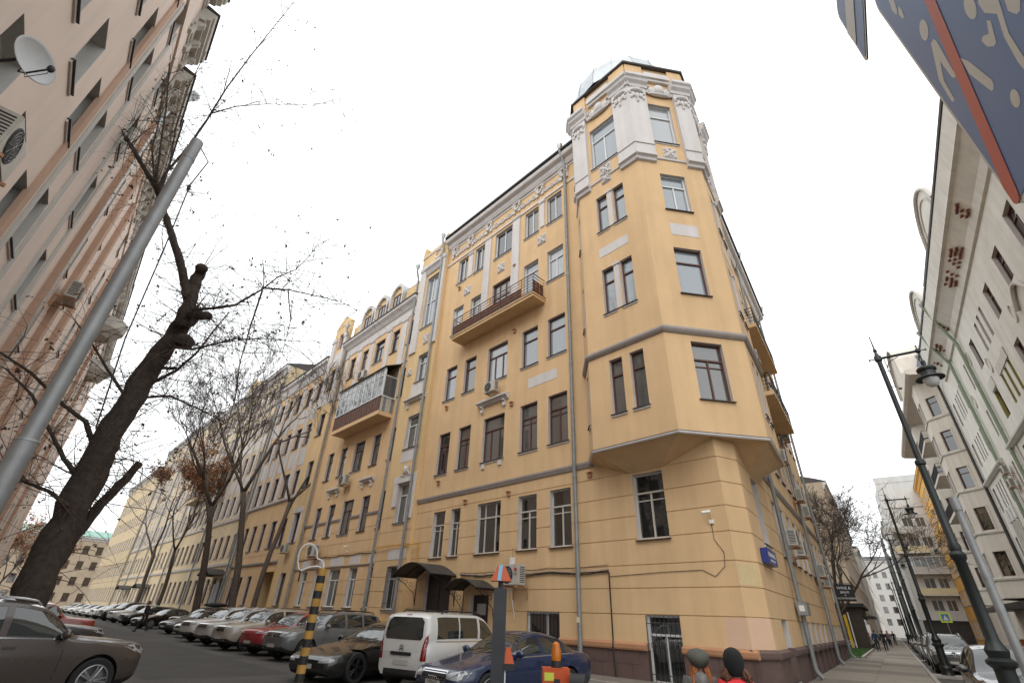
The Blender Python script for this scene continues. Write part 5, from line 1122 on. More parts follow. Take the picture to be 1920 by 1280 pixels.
# ------------------------------------------------------------------ road signs close to the camera, on one galvanised post
FSN = Fr(nR * 0.42, dR, -nR)       # plates hang parallel to the street, faces towards the camera side
D_ = 0.42
RS = thing('road_sign', 'blue end-of-residential-zone road sign with a red diagonal on a steel post', 'road sign', FSN.P(0.75, -0.06, 0))
post = MB(); post.tube([FSN.P(0.86, -0.05, 0), FSN.P(0.86, -0.05, 3.9)], 0.03, 10); post.build('post', ['steel'], RS)
def plate(parent, a, b, c, d, rad, name='plate', rim='signwhite', face='signblue', rw=0.012):
    def rr(a, b, c, d, r_, o):
        pts = []
        for (x, y, t0) in ((b - r_, d - r_, 0), (a + r_, d - r_, 90), (a + r_, c + r_, 180), (b - r_, c + r_, 270)):
            for k in range(6): t = R(t0 + 18 * k); pts.append(FSN.P(x + r_ * math.cos(t), o, y + r_ * math.sin(t)))
        return pts
    mb = MB(); f0, f1 = rr(a, b, c, d, rad, -0.004), rr(a, b, c, d, rad, 0.0); mb.face(f1, 0); mb.face(f0[::-1], 1)
    for k in range(len(f0)): k2 = (k + 1) % len(f0); mb.face([f0[k], f0[k2], f1[k2], f1[k]], 1)
    o = mb.build(name, [rim, 'acdark'], parent)
    mb = MB(); mb.face(rr(a + rw, b - rw, c + rw, d - rw, rad - rw * 0.6, 0.0012)); mb.build('blue_field', [face], o); return o
sp = plate(RS, 0.60, 1.105, 1.7 + 1.70 * D_, 1.7 + 3.655 * D_, 0.05)
def sgpix(pts, m_, o, name):
    mb = MB(); mb.face([FSN.P(FSN.uv(x, y)[0], o, FSN.uv(x, y)[1]) for x, y in pts]); mb.build(name, [m_], sp)
zx = lambda L_: [(1520 + x / 3.0475, y / 3.0475) for x, y in L_]
def ovl(cx, cy, rx, ry, tilt=0): return zx([(cx + rx * math.cos(R(t)) * math.cos(tilt) - ry * math.sin(R(t)) * math.sin(tilt), cy + rx * math.cos(R(t)) * math.sin(tilt) + ry * math.sin(R(t)) * math.cos(tilt)) for t in range(0, 360, 20)])
sgpix(ovl(652, 170, 25, 62, -0.12), 'signwhite', 0.0016, 'figure_head')
sgpix(zx([(693, 250), (705, 222), (722, 228), (835, 428), (830, 444), (812, 440), (745, 348), (768, 462), (828, 566), (822, 584), (808, 574), (738, 456)]), 'signwhite', 0.0016, 'figure')
sgpix(zx([(860, 330), (885, 338), (905, 345), (1042, 455), (1053, 482), (1050, 512), (1036, 517), (912, 420)]), 'signwhite', 0.0016, 'figure_leg')
sgpix(ovl(1175, 560, 27, 54, -0.2), 'signwhite', 0.0016, 'ball'); sgpix(ovl(918, 40, 34, 70, -0.25), 'signwhite', 0.0016, 'figure_head')
sgpix(zx([(960, -60), (1060, -60), (1095, 40), (1140, 190), (1230, 330), (1245, 420), (1190, 350), (1110, 205), (1072, 78), (1000, 72), (965, 20)]), 'signwhite', 0.0016, 'figure')
sgpix(zx([(1012, 115), (1036, 116), (1068, 240), (1055, 262), (1015, 265), (983, 232), (990, 205), (1024, 190)]), 'signwhite', 0.0016, 'figure_arm'); sgpix(zx([(1110, -20), (1205, -40), (1205, 60), (1185, 80), (1135, 60)]), 'signwhite', 0.0016, 'house')
sgpix(zx([(440, -30), (470, -40), (498, 60), (495, 86), (470, 60)]), 'signwhite', 0.0016, 'car_wheel'); sgpix(zx([(505, 30), (525, 55), (540, 100), (525, 104), (508, 80)]), 'signwhite', 0.0016, 'car')
sgpix(zx([(625, -90), (695, -90), (720, 0), (860, 330), (1190, 1090), (1203, 1130), (1190, 1165), (1170, 1160), (1155, 1140), (1110, 1075), (840, 440), (655, 0)]), 'signred', 0.0022, 'red_diagonal')
OW = thing('road_sign', 'long blue direction plate with a white bar above the bigger road sign', 'road sign', FSN.P(0.9, -0.06, 3.3))
op = plate(OW, 0.45, 3.245 * D_, 1.7 + 3.84 * D_, 1.7 + 4.58 * D_, 0.03)
mb = MB(); mb.face([FSN.P(0.5, 0.0028, 1.7 + 4.07 * D_), FSN.P(3.22 * D_, 0.0028, 1.7 + 4.07 * D_), FSN.P(3.24 * D_, 0.0028, 1.7 + 4.3 * D_), FSN.P(0.5, 0.0028, 1.7 + 4.3 * D_)]); mb.build('white_bar', ['signwhite'], op)
fpart('clamp', OW, FSN, [(0.82, 0.90, -0.09, -0.005, 3.42, 3.46)], 'steel')

# ------------------------------------------------------------------ poles
def from_az(az, r_): a = R(az); return Vector((math.sin(a) * r_, math.cos(a) * r_, 0))
gp = from_az(-45.84, 6.2)
GP = thing('utility_pole', 'grey steel pole with a thicker lower section and a dangling wire, before the pink wall', 'pole', gp)
mb = MB(); mb.tube([gp, gp + ZV * 2.95], 0.092, 20); mb.tube([gp + ZV * 2.95, gp + ZV * 2.97], [0.097, 0.09], 20); mb.tube([gp + ZV * 2.96, gp + ZV * 7.0], 0.075, 20); mb.tube([gp + ZV * 6.85, gp + ZV * 6.88], 0.079, 20); mb.tube([gp + ZV * 7.0, gp + ZV * 7.22], [0.075, 0.073], 20); mb.build('shaft', ['steel'], GP, smooth='auto')
side = Vector((math.cos(R(45.8)), math.sin(R(45.8)), 0)) * 0.7
mb = MB(); mb.tube([gp + ZV * 7.15 + side * 0.1, gp + ZV * 7.0 + side * 0.3, gp + ZV * 6.5 + side * 0.22, gp + ZV * 5.4 + side * 0.33, gp + ZV * 4.2 + side * 0.42, gp + ZV * 3.2 + side * 0.6], 0.008, 5); mb.ell(gp + ZV * 6.45 + side * 0.22, (0.02, 0.02, 0.06)); mb.build('loose_wire', ['cable'], GP)
tp2 = from_az(43.1, 13.0)
T2 = thing('utility_pole', 'thin galvanised pole with a capped top leaning past the second street lamp', 'pole', tp2); mb = MB(); mb.tube([tp2, tp2 + ZV * 2.7], 0.072, 14); mb.tube([tp2 + ZV * 2.65, tp2 + ZV * 4.0], 0.062, 14); mb.tube([tp2 + ZV * 2.62, tp2 + ZV * 2.7], 0.08, 14); mb.tube([tp2 + ZV * 3.8, tp2 + ZV * 4.05], 0.078, 14); mb.build('shaft', ['steel'], T2, smooth='auto')
# black and yellow pole with the heart-shaped cable
sp_ = from_az(-18.95, 8.6); hz = 1.7 + 0.065 * 8.6
SPO = thing('striped_pole', 'black and yellow striped pole topped by a white heart-shaped cable loop', 'pole', sp_)
n_ = 22; up_ = (hz - 0.0) / n_
for k in range(n_):
    mb = MB(); mb.tube([sp_ + ZV * (k * up_), sp_ + ZV * ((k + 1) * up_)], 0.062, 16, cap=k in (0, n_ - 1)); mb.build('stripe', ['black' if k % 2 == 0 else 'yellowpaint'], SPO, smooth='auto')
ls = -Vector((math.cos(R(18.95)), math.sin(R(18.95)), 0))
hp_ = [(0.0, -0.02), (0.0, 0.05), (0.05, 0.10), (0.10, 0.12), (0.13, 0.22), (0.19, 0.28), (0.27, 0.28), (0.33, 0.22), (0.34, 0.10), (0.31, 0.0), (0.27, -0.04), (0.18, 0.0), (0.08, 0.02), (0.02, 0.0)]
def smooth_pts(P_, n=4):
    out = []
    for i in range(len(P_) - 1):
        p0, p1, p2, p3 = P_[max(i - 1, 0)], P_[i], P_[i + 1], P_[min(i + 2, len(P_) - 1)]
        for k in range(n):
            t = k / n; out.append(tuple(0.5 * ((2 * b) + (-a + c) * t + (2 * a - 5 * b + 4 * c - d) * t * t + (-a + 3 * b - 3 * c + d) * t ** 3) for a, b, c, d in zip(p0, p1, p2, p3)))
    return out + [tuple(P_[-1])]
mb = MB(); mb.tube([sp_ + ZV * (hz + y * 1.15) + ls * x * 1.15 for x, y in smooth_pts(hp_)], 0.012, 6); mb.build('heart_cable', ['hose'], SPO, smooth=True)
mb = MB(); mb.tube([sp_ + ZV * (hz - 0.03) + ls * 0.33, sp_ + ZV * (hz - 0.08) + ls * 0.31, sp_ + ZV * (hz - 0.2) + ls * 0.31], 0.012, 5); mb.build('cable_end', ['cable'], SPO)
# barrier posts
bp_ = from_az(-0.2, 7.2); bt = 1.7 + 0.05 * 7.2
BP = thing('barrier_post', 'tall dark square post with amber lamps on its top and side', 'post', bp_); mb = MB(); w_ = 0.085
mb.box(bp_.x - w_, bp_.x + w_, bp_.y - w_, bp_.y + w_, 0, bt - 0.02); mb.tube([bp_ + ZV * (bt - 0.03), bp_ + ZV * (bt + 0.06)], 0.035, 8); mb.build('post', [mat('dark grey post paint', (0.022, 0.023, 0.028), 0.5, var=0.2, scale=5)], BP)
def pyr(c, w, h, nm, par, m_):
    mb = MB(); b = [(c[0] - w, c[1] - w * 0.7, c[2]), (c[0] + w, c[1] - w * 0.7, c[2]), (c[0] + w, c[1] + w * 0.7, c[2]), (c[0] - w, c[1] + w * 0.7, c[2])]
    t = [(c[0] - w * 0.35, c[1] - w * 0.3, c[2] + h), (c[0] + w * 0.35, c[1] - w * 0.3, c[2] + h), (c[0] + w * 0.35, c[1] + w * 0.3, c[2] + h), (c[0] - w * 0.35, c[1] + w * 0.3, c[2] + h)]; mb.box8(b + t); return mb.build(nm, [m_], par)
pl_ = pyr((bp_.x, bp_.y, bt + 0.06), 0.14, 0.19, 'lamp', BP, 'orange'); mb = MB(); mb.box8([(bp_.x - 0.05, bp_.y - 0.105, bt + 0.062), (bp_.x + 0.0, bp_.y - 0.105, bt + 0.062), (bp_.x + 0.0, bp_.y - 0.09, bt + 0.062), (bp_.x - 0.05, bp_.y - 0.09, bt + 0.062), (bp_.x - 0.03, bp_.y - 0.048, bt + 0.26), (bp_.x + 0.02, bp_.y - 0.048, bt + 0.26), (bp_.x + 0.02, bp_.y - 0.03, bt + 0.26), (bp_.x - 0.03, bp_.y - 0.03, bt + 0.26)]); mb.build('lamp_tape', [mat('blue tape', (0.12, 0.33, 0.45), 0.4)], pl_)
pyr((bp_.x + 0.13, bp_.y - 0.02, bt - 0.86), 0.075, 0.17, 'lamp', BP, 'orange'); mb = MB(); mb.box(bp_.x + 0.06, bp_.x + 0.21, bp_.y - 0.09, bp_.y + 0.05, bt - 0.93, bt - 0.862); mb.build('lamp_base', ['black'], BP)
mb = MB(); mb.tube([bp_ + Vector((0.095, -0.06, 0)), bp_ + Vector((0.095, -0.06, bt - 0.9))], 0.008, 5); mb.build('conduit', ['pwhite'], BP)
xb = from_az(5.7, 8.0)
XB = thing('barrier_gate', 'orange barrier machine with an amber beacon and a red and white boom', 'barrier', xb); mb = MB(); mb.box(xb.x - 0.2, xb.x + 0.17, xb.y - 0.14, xb.y + 0.14, 0, 1.12); cab = mb.build('cabinet', ['orange'], XB)
mb = MB(); mb.box(xb.x - 0.18, xb.x - 0.05, xb.y - 0.146, xb.y - 0.14, 0.98, 1.07); mb.build('reflector', [mat('lime reflector', (0.45, 0.5, 0.05), 0.4)], cab); mb = MB(); mb.box(xb.x - 0.05, xb.x + 0.03, xb.y - 0.146, xb.y - 0.14, 0.84, 1.0); mb.build('lock_plate', ['black'], cab)
mb = MB(); mb.lathe([(0.0, 1.12), (0.075, 1.12), (0.075, 1.16), (0.07, 1.2)], 14, c=(xb.x - 0.0, xb.y, 0)); mb.build('beacon_base', ['black'], XB, smooth='auto'); mb = MB(); mb.lathe([(0.065, 1.20), (0.068, 1.3), (0.05, 1.40), (0.02, 1.425), (0, 1.427)], 14, c=(xb.x, xb.y, 0)); mb.build('beacon', ['amber'], XB, smooth='auto')
mb = MB(); mb.tube([xb + Vector((0.17, -0.22, 0.97)), xb + Vector((0.36, -0.28, 0.97))], 0.11, 14); mb.build('boom_hub', ['black'], XB, smooth='auto')
bd = Vector((-0.96, -0.25, -0.02)).normalized(); b0 = xb + Vector((0.2, -0.3, 0.93))
for k in range(8):
    mb = MB(); mb.tube([b0 + bd * (0.42 * k), b0 + bd * (0.42 * (k + 1))], 0.04, 12, cap=True); mb.build('boom_section', ['red' if k % 2 == 0 else 'pwhite'], XB, smooth='auto')

# ------------------------------------------------------------------ street lamps
def lamp_parts():
    P_ = MB(); P_.lathe([(0.0, 0.0), (0.26, 0.0), (0.26, 0.12), (0.23, 0.16), (0.22, 0.35), (0.25, 0.40), (0.24, 0.46), (0.185, 0.52), (0.165, 1.2), (0.17, 1.25), (0.24, 1.32), (0.25, 1.38), (0.17, 1.44), (0.20, 1.56), (0.155, 1.64), (0.115, 1.75), (0.105, 3.2), (0.14, 3.25), (0.15, 3.33), (0.10, 3.4), (0.12, 3.5), (0.085, 3.58), (0.075, 5.3), (0.11, 5.33), (0.11, 5.4), (0.06, 5.46), (0.055, 8.12), (0.085, 8.16), (0.085, 8.28), (0.05, 8.33), (0.03, 8.42), (0.05, 8.46), (0.02, 8.54), (0.012, 8.86), (0.02, 8.9), (0.0, 8.92)], 18)
    post = P_.mesh('post', ['lampgreen'], smooth='auto')
    A = MB(); ax_, az_ = 0.86, 8.22
    A.tube([(0, 0, az_), (ax_, 0, az_)], 0.036, 8); A.tube([(-0.18, 0, az_), (0, 0, az_)], 0.016, 6); A.ell((-0.19, 0, az_), (0.03, 0.03, 0.03)); A.ell((ax_, 0, az_), (0.065, 0.065, 0.075)); A.tube([(ax_, 0, az_), (ax_ + 0.15, 0, az_)], 0.014, 6); A.ell((ax_ + 0.16, 0, az_), (0.026, 0.026, 0.026)); A.tube([(ax_, 0, az_ + 0.04), (ax_, 0, az_ + 0.13)], 0.015, 6); A.ell((ax_, 0, az_ + 0.15), (0.022, 0.022, 0.022))
    A.tube([(0.12, 0, az_ - 0.33), (0.15, 0, az_ - 0.22), (0.26, 0, az_ - 0.12), (0.42, 0, az_ - 0.05)], 0.011, 5); A.tube([(0.12, 0, az_ - 0.02), (0.12, 0, az_ - 0.38)], 0.010, 5); A.tube([(0.04, 0, az_ - 0.4), (0.16, 0, az_ - 0.4)], 0.011, 5); A.tube([(0.13, 0, az_ - 0.4), (0.13, 0, az_ - 0.85), (0.2, 0, az_ - 0.92)], 0.009, 5); A.tube([(0.04, 0, az_ - 0.85), (0.14, 0, az_ - 0.85)], 0.011, 5); A.ell((0.21, 0, az_ - 0.93), (0.04, 0.03, 0.03)); A.tube([(ax_, 0, az_), (ax_, 0, az_ - 0.30)], 0.02, 6)
    arm = A.mesh('arm', ['lampgreen'], smooth='auto')
    k_l = 0.68; zl = lambda z: az_ - 0.28 + (z - 7.35) * k_l
    H = MB(); c = (ax_, 0, 0); H.lathe([(r_ * k_l, zl(z_)) for r_, z_ in ((0.0, 7.35), (0.07, 7.32), (0.08, 7.2), (0.05, 7.12), (0.06, 7.08), (0.28, 7.02), (0.31, 6.96), (0.30, 6.90), (0.24, 6.88), (0.235, 6.72), (0.25, 6.68), (0.44, 6.60), (0.45, 6.57), (0.26, 6.6), (0.0, 6.62))], 24, c=c); hood_ = H.mesh('lamp_hood', ['lampgreen'], smooth='auto')
    G = MB(); G.lathe([(r_ * k_l, zl(z_)) for r_, z_ in ((0.26, 6.58), (0.25, 6.45), (0.2, 6.33), (0.1, 6.26), (0.0, 6.24))], 20, c=c); gl_ = G.mesh('lamp_globe', ['lens'], smooth=True)
    return post, arm, hood_, gl_
LP = lamp_parts()
lm_s = 0.94
for k, u in enumerate((14.0, 32.5, 47.9, 61.0, 76, 92, 108)):
    p = dR * u + nR * 1.5; mw = Matrix.Translation(p) @ Matrix(((nR.x, dR.x, 0, 0), (nR.y, dR.y, 0, 0), (0, 0, 1, 0), (0, 0, 0, 1))) @ Matrix.Diagonal((lm_s, lm_s, lm_s, 1))
    o = thing('street_lamp', ['dark green cast-iron street lamp beside the near dark hatchback', 'dark green street lamp in front of the grey SUV with the star grille', 'dark green street lamp, third along the kerb after the grey SUV'][k] if k < 3 else '%s street lamp along the kerb counting from the dark hatchback' % ('fourth', 'fifth', 'sixth', 'seventh')[k - 3], 'street lamp', group='street lamps along the kerb'); o.matrix_local = mw; WORLD[o.name] = mw
    for n_, m_ in zip(('post', 'arm', 'lamp_hood', 'lamp_globe'), LP): lpart(n_, m_, o)
# overhead wires
for k, (p0, p1, lb) in enumerate(((FL.P(9.0, -1, 29.6), FL.P(30, 34, 34), 'thin overhead wire running up from the corner tower'), (FR.P(20, 0.3, 21.5), FW.P(46, 0.8, 24.5), 'thin overhead wire slung across the street to the flaking cornice'), (FR.P(60, -4, 16), FW.P(95, 1, 19), 'thin overhead wire far down the street'))):
    mb = MB(); mb.tube([p0.lerp(p1, i / 16) - ZV * (1.5 * math.sin(math.pi * i / 16)) for i in range(17)], 0.012, 4); mb.build('overhead_wire', [mat('wire grey', (0.35, 0.35, 0.36), 0.6)], label=lb, cat='wire')
# wooden kiosk box, bicycle by the shop
KB = thing('planter_box', 'orange-brown slatted timber box with a white lid across the street', 'box', FW.P(70, 1.5, 0.12))
for k in range(8): fpart('slat', KB, FW, [(69.2 + k * 0.2, 69.37 + k * 0.2, 1.0, 1.05, 0.12, 1.5)], mat('orange timber', (0.35, 0.12, 0.04), 0.7, var=0.2, scale=8)); 
fpart('core', KB, FW, [(69.15, 70.85, 0.3, 0.99, 0.12, 1.5)], MATS['orange timber']); fpart('lid', KB, FW, [(69.1, 70.9, 0.25, 1.1, 1.5, 1.56)], 'pwhite')
# ------------------------------------------------------------------ vehicles
M['tyre'] = mat('tyre rubber', (0.016, 0.016, 0.016), 0.85, var=0.2, scale=9)
M['rim'] = mat('alloy rim', (0.33, 0.33, 0.34), 0.35, metal=0.8)
M['rimdark'] = mat('dark alloy rim', (0.03, 0.03, 0.032), 0.35, metal=0.6)
M['trim'] = mat('black plastic trim', (0.018, 0.018, 0.018), 0.7)
M['chrome'] = mat('chrome', (0.55, 0.55, 0.56), 0.12, metal=1.0)
M['carglass'] = mat('car glass', (0.020, 0.024, 0.023), 0.03, spec=0.5, ior=1.9)
M['lampclear'] = mat('headlamp lens', (0.34, 0.35, 0.35), 0.08, spec=0.9)
M['lampred'] = mat('tail lamp lens', (0.20, 0.008, 0.01), 0.12, spec=0.7)
M['numplate'] = mat('number plate', (0.42, 0.41, 0.38), 0.6, var=0.1, scale=12)
M['seam'] = mat('panel gap', (0.01, 0.01, 0.01), 0.9)
def paint(name, col, dirt=0.18):
    m = mat('car paint ' + name, col, 0.32, metal=0.0, coat=0.6)
    n = m.node_tree.nodes; l = m.node_tree.links; b = n['Principled BSDF']
    geo = n.new('ShaderNodeNewGeometry'); nz = n.new('ShaderNodeTexNoise'); nz.inputs['Scale'].default_value = 3.5; nz.inputs['Detail'].default_value = 8; l.new(geo.outputs['Position'], nz.inputs['Vector'])
    sep = n.new('ShaderNodeSeparateXYZ'); l.new(geo.outputs['Position'], sep.inputs[0])
    mr = n.new('ShaderNodeMapRange'); mr.inputs[1].default_value = 0.15; mr.inputs[2].default_value = 0.9; mr.inputs[3].default_value = 0.30; mr.inputs[4].default_value = 0.0; l.new(sep.outputs[2], mr.inputs[0])
    ad = n.new('ShaderNodeMath'); ad.operation = 'MULTIPLY_ADD'; l.new(nz.outputs['Fac'], ad.inputs[0]); ad.inputs[1].default_value = dirt * 1.6; l.new(mr.outputs[0], ad.inputs[2])
    cl = n.new('ShaderNodeMath'); cl.operation = 'MULTIPLY'; cl.use_clamp = True; l.new(ad.outputs[0], cl.inputs[0]); cl.inputs[1].default_value = 0.6
    mx = n.new('ShaderNodeMixRGB'); l.new(cl.outputs[0], mx.inputs[0]); mx.inputs[1].default_value = (*col, 1); mx.inputs[2].default_value = (0.09, 0.08, 0.07, 1); l.new(mx.outputs[0], b.inputs['Base Color'])
    r_ = n.new('ShaderNodeMapRange'); r_.inputs[3].default_value = 0.22; r_.inputs[4].default_value = 0.75; l.new(cl.outputs[0], r_.inputs[0]); l.new(r_.outputs[0], b.inputs['Roughness'])
    return m
def interp(tab, x):
    """monotone cubic through (x, y) pairs, x decreasing or increasing"""
    t = sorted(tab); n = len(t)
    if x <= t[0][0]: return t[0][1]
    if x >= t[-1][0]: return t[-1][1]
    d = [(t[i + 1][1] - t[i][1]) / (t[i + 1][0] - t[i][0]) for i in range(n - 1)]
    m = [d[0]] + [0 if d[i - 1] * d[i] <= 0 else 2 * d[i - 1] * d[i] / (d[i - 1] + d[i]) for i in range(1, n - 1)] + [d[-1]]
    for i in range(n - 1):
        if t[i][0] <= x <= t[i + 1][0]:
            h = t[i + 1][0] - t[i][0]; s = (x - t[i][0]) / h
            return (1 + 2 * s) * (1 - s) ** 2 * t[i][1] + s * (1 - s) ** 2 * h * m[i] + s * s * (3 - 2 * s) * t[i + 1][1] + s * s * (s - 1) * h * m[i + 1]
SHAPES = {
 # L, W, wheelbase, front overhang, wheel radius; top line, belt line, half-width share; glass stations
 'sedan': dict(L=4.6, W=1.80, wb=2.72, fo=0.86, wr=0.325, gc=0.20,
   top=[(0, .60), (-.10, .70), (-.5, .80), (-1.30, .93), (-1.42, .96), (-2.18, 1.36), (-2.7, 1.42), (-3.3, 1.36), (-3.95, 1.05), (-4.1, 1.02), (-4.5, .98), (-4.6, .80)],
   belt=[(0, .55), (-.3, .68), (-1.4, .88), (-3.0, .95), (-4.2, .97), (-4.6, .80)], ws=(-1.42, -2.18), rg=(-3.35, -3.98), sg=(-1.62, -3.72), pil=((-2.55, -2.66), (-3.38, -3.44)), rw=.60),
 'suv': dict(L=4.65, W=1.88, wb=2.80, fo=0.87, wr=0.37, gc=0.26,
   top=[(0, .84), (-.05, .94), (-.3, 1.01), (-1.20, 1.10), (-1.32, 1.13), (-2.0, 1.60), (-2.6, 1.68), (-3.7, 1.65), (-4.15, 1.58), (-4.5, 1.12), (-4.62, 1.0), (-4.65, .85)],
   belt=[(0, .76), (-.3, .90), (-1.3, 1.04), (-3.0, 1.08), (-4.3, 1.14), (-4.65, .90)], ws=(-1.32, -2.0), rg=(-4.17, -4.48), sg=(-1.55, -4.05), pil=((-2.45, -2.56), (-3.28, -3.38)), rw=.66),
 'coupe': dict(L=4.85, W=1.93, wb=2.92, fo=0.93, wr=0.36, gc=0.16,
   top=[(0, .55), (-.10, .62), (-.6, .74), (-1.55, .90), (-1.7, .93), (-2.55, 1.34), (-2.9, 1.40), (-3.5, 1.34), (-4.4, 1.08), (-4.7, .99), (-4.82, .9), (-4.85, .78)],
   belt=[(0, .5), (-.3, .64), (-1.0, .80), (-1.7, .86), (-3.0, .91), (-4.3, .95), (-4.85, .80)], ws=(-1.7, -2.55), rg=(-3.6, -4.42), sg=(-1.95, -4.05), pil=((-2.92, -3.02), (-3.62, -3.7)), rw=.58),
 'van': dict(L=4.38, W=1.81, wb=2.73, fo=0.90, wr=0.33, gc=0.20,
   top=[(0, .70), (-.08, .86), (-.35, 1.0), (-.85, 1.12), (-.95, 1.16), (-1.75, 1.70), (-2.2, 1.78), (-3.6, 1.78), (-4.15, 1.74), (-4.32, 1.60), (-4.36, 1.1), (-4.38, .85)],
   belt=[(0, .62), (-.3, .85), (-.9, 1.05), (-3.0, 1.10), (-4.2, 1.08), (-4.38, .95)], ws=(-.98, -1.72), rg=None, sg=(-1.3, -3.98), pil=((-2.0, -2.12), (-3.0, -3.06)), rw=.78),
 'offroad': dict(L=3.75, W=1.68, wb=2.2, fo=0.72, wr=0.34, gc=0.26,
   top=[(0, .78), (-.05, .92), (-.3, .96), (-1.15, 1.02), (-1.25, 1.05), (-1.75, 1.52), (-2.1, 1.58), (-3.1, 1.57), (-3.45, 1.50), (-3.66, 1.05), (-3.73, .98), (-3.75, .85)],
   belt=[(0, .70), (-.3, .86), (-1.2, .96), (-3.0, .98), (-3.5, 1.0), (-3.75, .88)], ws=(-1.27, -1.75), rg=(-3.46, -3.66), sg=(-1.42, -3.3), pil=((-2.45, -2.56),), rw=.72)}
BODY = {}
def car_body(sh):
    if sh in BODY: return BODY[sh]
    c = SHAPES[sh]; L_, hw = c['L'], c['W'] / 2
    keys = {0.0, -0.03, -0.08, -0.15, -L_, -L_ + 0.04, -L_ + 0.1}
    for k in ('ws', 'rg', 'sg'):
        if c[k]: keys |= set(c[k])
    for p in c['pil']: keys |= set(p)
    x = -0.2
    while x > -L_ + 0.15: 
        if min(abs(x - q) for q in keys) > 0.05: keys.add(x)
        x -= 0.11
    xs = sorted(keys, reverse=True)
    wtab = [(0, .70), (-.05, .80), (-.2, .91), (-.55, .975), (-1.1, 1.0), (-L_ + 1.0, 1.0), (-L_ + .4, .965), (-L_ + .1, .90), (-L_, .82)]
    wtt = [(0, .74), (-.2, .84), (c['ws'][0], .86), (c['ws'][1], c['rw'] + .06), ((c['ws'][1] - L_) / 2, c['rw'] + .08), ((c['rg'] or c['sg'])[0 if c['rg'] else 1], c['rw'] + .05), ((c['rg'][1] if c['rg'] else -L_ + .15), .80 if c['rg'] else c['rw'] + .02), (-L_, .78 if c['rg'] else c['rw'])]
    rings = []
    for x in xs:
        zt = interp(c['top'], x); zs = min(interp(c['belt'], x), zt - 0.035); w = hw * interp(wtab, x); wt = min(hw * interp(wtt, x), w * 0.97)
        e = min(1.0, min(-x, x + L_) / 0.35); zb = c['gc'] + 0.12 * (1 - e) ** 1.5
        p8 = (wt, zt - min(0.05, (zt - zs) * 0.5)); p5 = (w * 0.955, zs)
        lp = lambda t: (p5[0] + (p8[0] - p5[0]) * t + 0.035 * math.sin(math.pi * t) * (1 if zt - zs > 0.2 else 0), p5[1] + (p8[1] - p5[1]) * t)
        rings.append((x, [(0, zb), (w * .86, zb), (w * .97, zb + .10), (w * .995, zb + (zs - zb) * .35), (w, zb + (zs - zb) * .62), (w * .99, zs - .055), p5, lp(.09), lp(.36), lp(.64), lp(.90), p8, (wt * .72, zt - .012), (wt * .36, zt - .003), (0, zt)]))
    nr = len(rings[0][1]); V, Fc, Mi = [], [], []
    for x, rg in rings: V += [(x, -y, z) for y, z in rg] + [(x, y, z) for y, z in rg[1:-1][::-1]]
    n = 2 * nr - 2
    inr = lambda xm, r_: r_ and r_[1] < xm < r_[0]
    for i in range(len(rings) - 1):
        xm = (xs[i] + xs[i + 1]) / 2
        for k in range(n):
            k2 = (k + 1) % n; s = k if k < nr - 1 else n - 1 - k       # strip index on either side
            mi = 0
            if s <= 1: mi = 2
            elif 7 <= s <= 9 and inr(xm, c['sg']) and not any(inr(xm, p) for p in c['pil']): mi = 1
            elif s >= 11 and (inr(xm, c['ws']) or inr(xm, c['rg'])): mi = 1
            Fc.append((i * n + k, (i + 1) * n + k, (i + 1) * n + k2, i * n + k2)); Mi.append(mi)
    Fc.append(tuple(range(n))); Mi.append(0); b = (len(rings) - 1) * n; Fc.append(tuple(b + k for k in range(n - 1, -1, -1))); Mi.append(0)
    me = bpy.data.meshes.new('car'); me.from_pydata(V, [], Fc); me.polygons.foreach_set('material_index', Mi)
    for m_ in ('pwhite', 'carglass', 'trim'): me.materials.append(M[m_])
    bm = bmesh.new(); bm.from_mesh(me); bmesh.ops.recalc_face_normals(bm, faces=bm.faces); bm.to_mesh(me); bm.free()
    ob = bpy.data.objects.new('car_tmp', me); COL.objects.link(ob)
    cm = MB()
    for wx in (-c['fo'], -c['fo'] - c['wb']):
        for s in (-1, 1): cm.lathe([(0.0, s * (hw - 0.30)), (c['wr'] * 1.13, s * (hw - 0.30)), (c['wr'] * 1.13, s * (hw + 0.3)), (0.0, s * (hw + 0.3))], 28, c=(wx, 0, c['wr'] + 0.015), axis='y')
    cme = cm.mesh('cut', ['trim', 'trim', 'trim']); cme.polygons.foreach_set('material_index', [2] * len(cme.polygons))
    co = bpy.data.objects.new('cut_tmp', cme); COL.objects.link(co)
    md = ob.modifiers.new('b', 'BOOLEAN'); md.operation = 'DIFFERENCE'; md.object = co; md.solver = 'EXACT'
    dg = bpy.context.evaluated_depsgraph_get(); res = bpy.data.meshes.new_from_object(ob.evaluated_get(dg))
    bpy.data.objects.remove(ob); bpy.data.objects.remove(co)
    # split into paint+trim body and single windows
    bm = bmesh.new(); bm.from_mesh(res); bvh = BVHTree.FromBMesh(bm)
    def sub(faces, mats, push=0.0, name='part'):
        b2 = bmesh.new(); mp = {}
        for f in faces:
            vs = []
            for v in f.verts:
                if v.index not in mp: mp[v.index] = b2.verts.new(v.co - v.normal * push)
                vs.append(mp[v.index])
            try: g = b2.faces.new(vs); g.material_index = 1 if f.material_index == 2 and len(mats) > 1 else 0; g.smooth = True
            except ValueError: pass
        m2 = bpy.data.meshes.new(name); b2.to_mesh(m2); b2.free()
        for q in mats: m2.materials.append(q)
        m2.set_sharp_from_angle(angle=R(38)); return m2
    gf = [f for f in bm.faces if f.material_index == 1]; gs = set(gf); comps = []
    while gs:
        st = [gs.pop()]; cp = [st[0]]
        while st:
            for e in st.pop().edges:
                for f in e.link_faces:
                    if f in gs: gs.remove(f); st.append(f); cp.append(f)
        comps.append(cp)
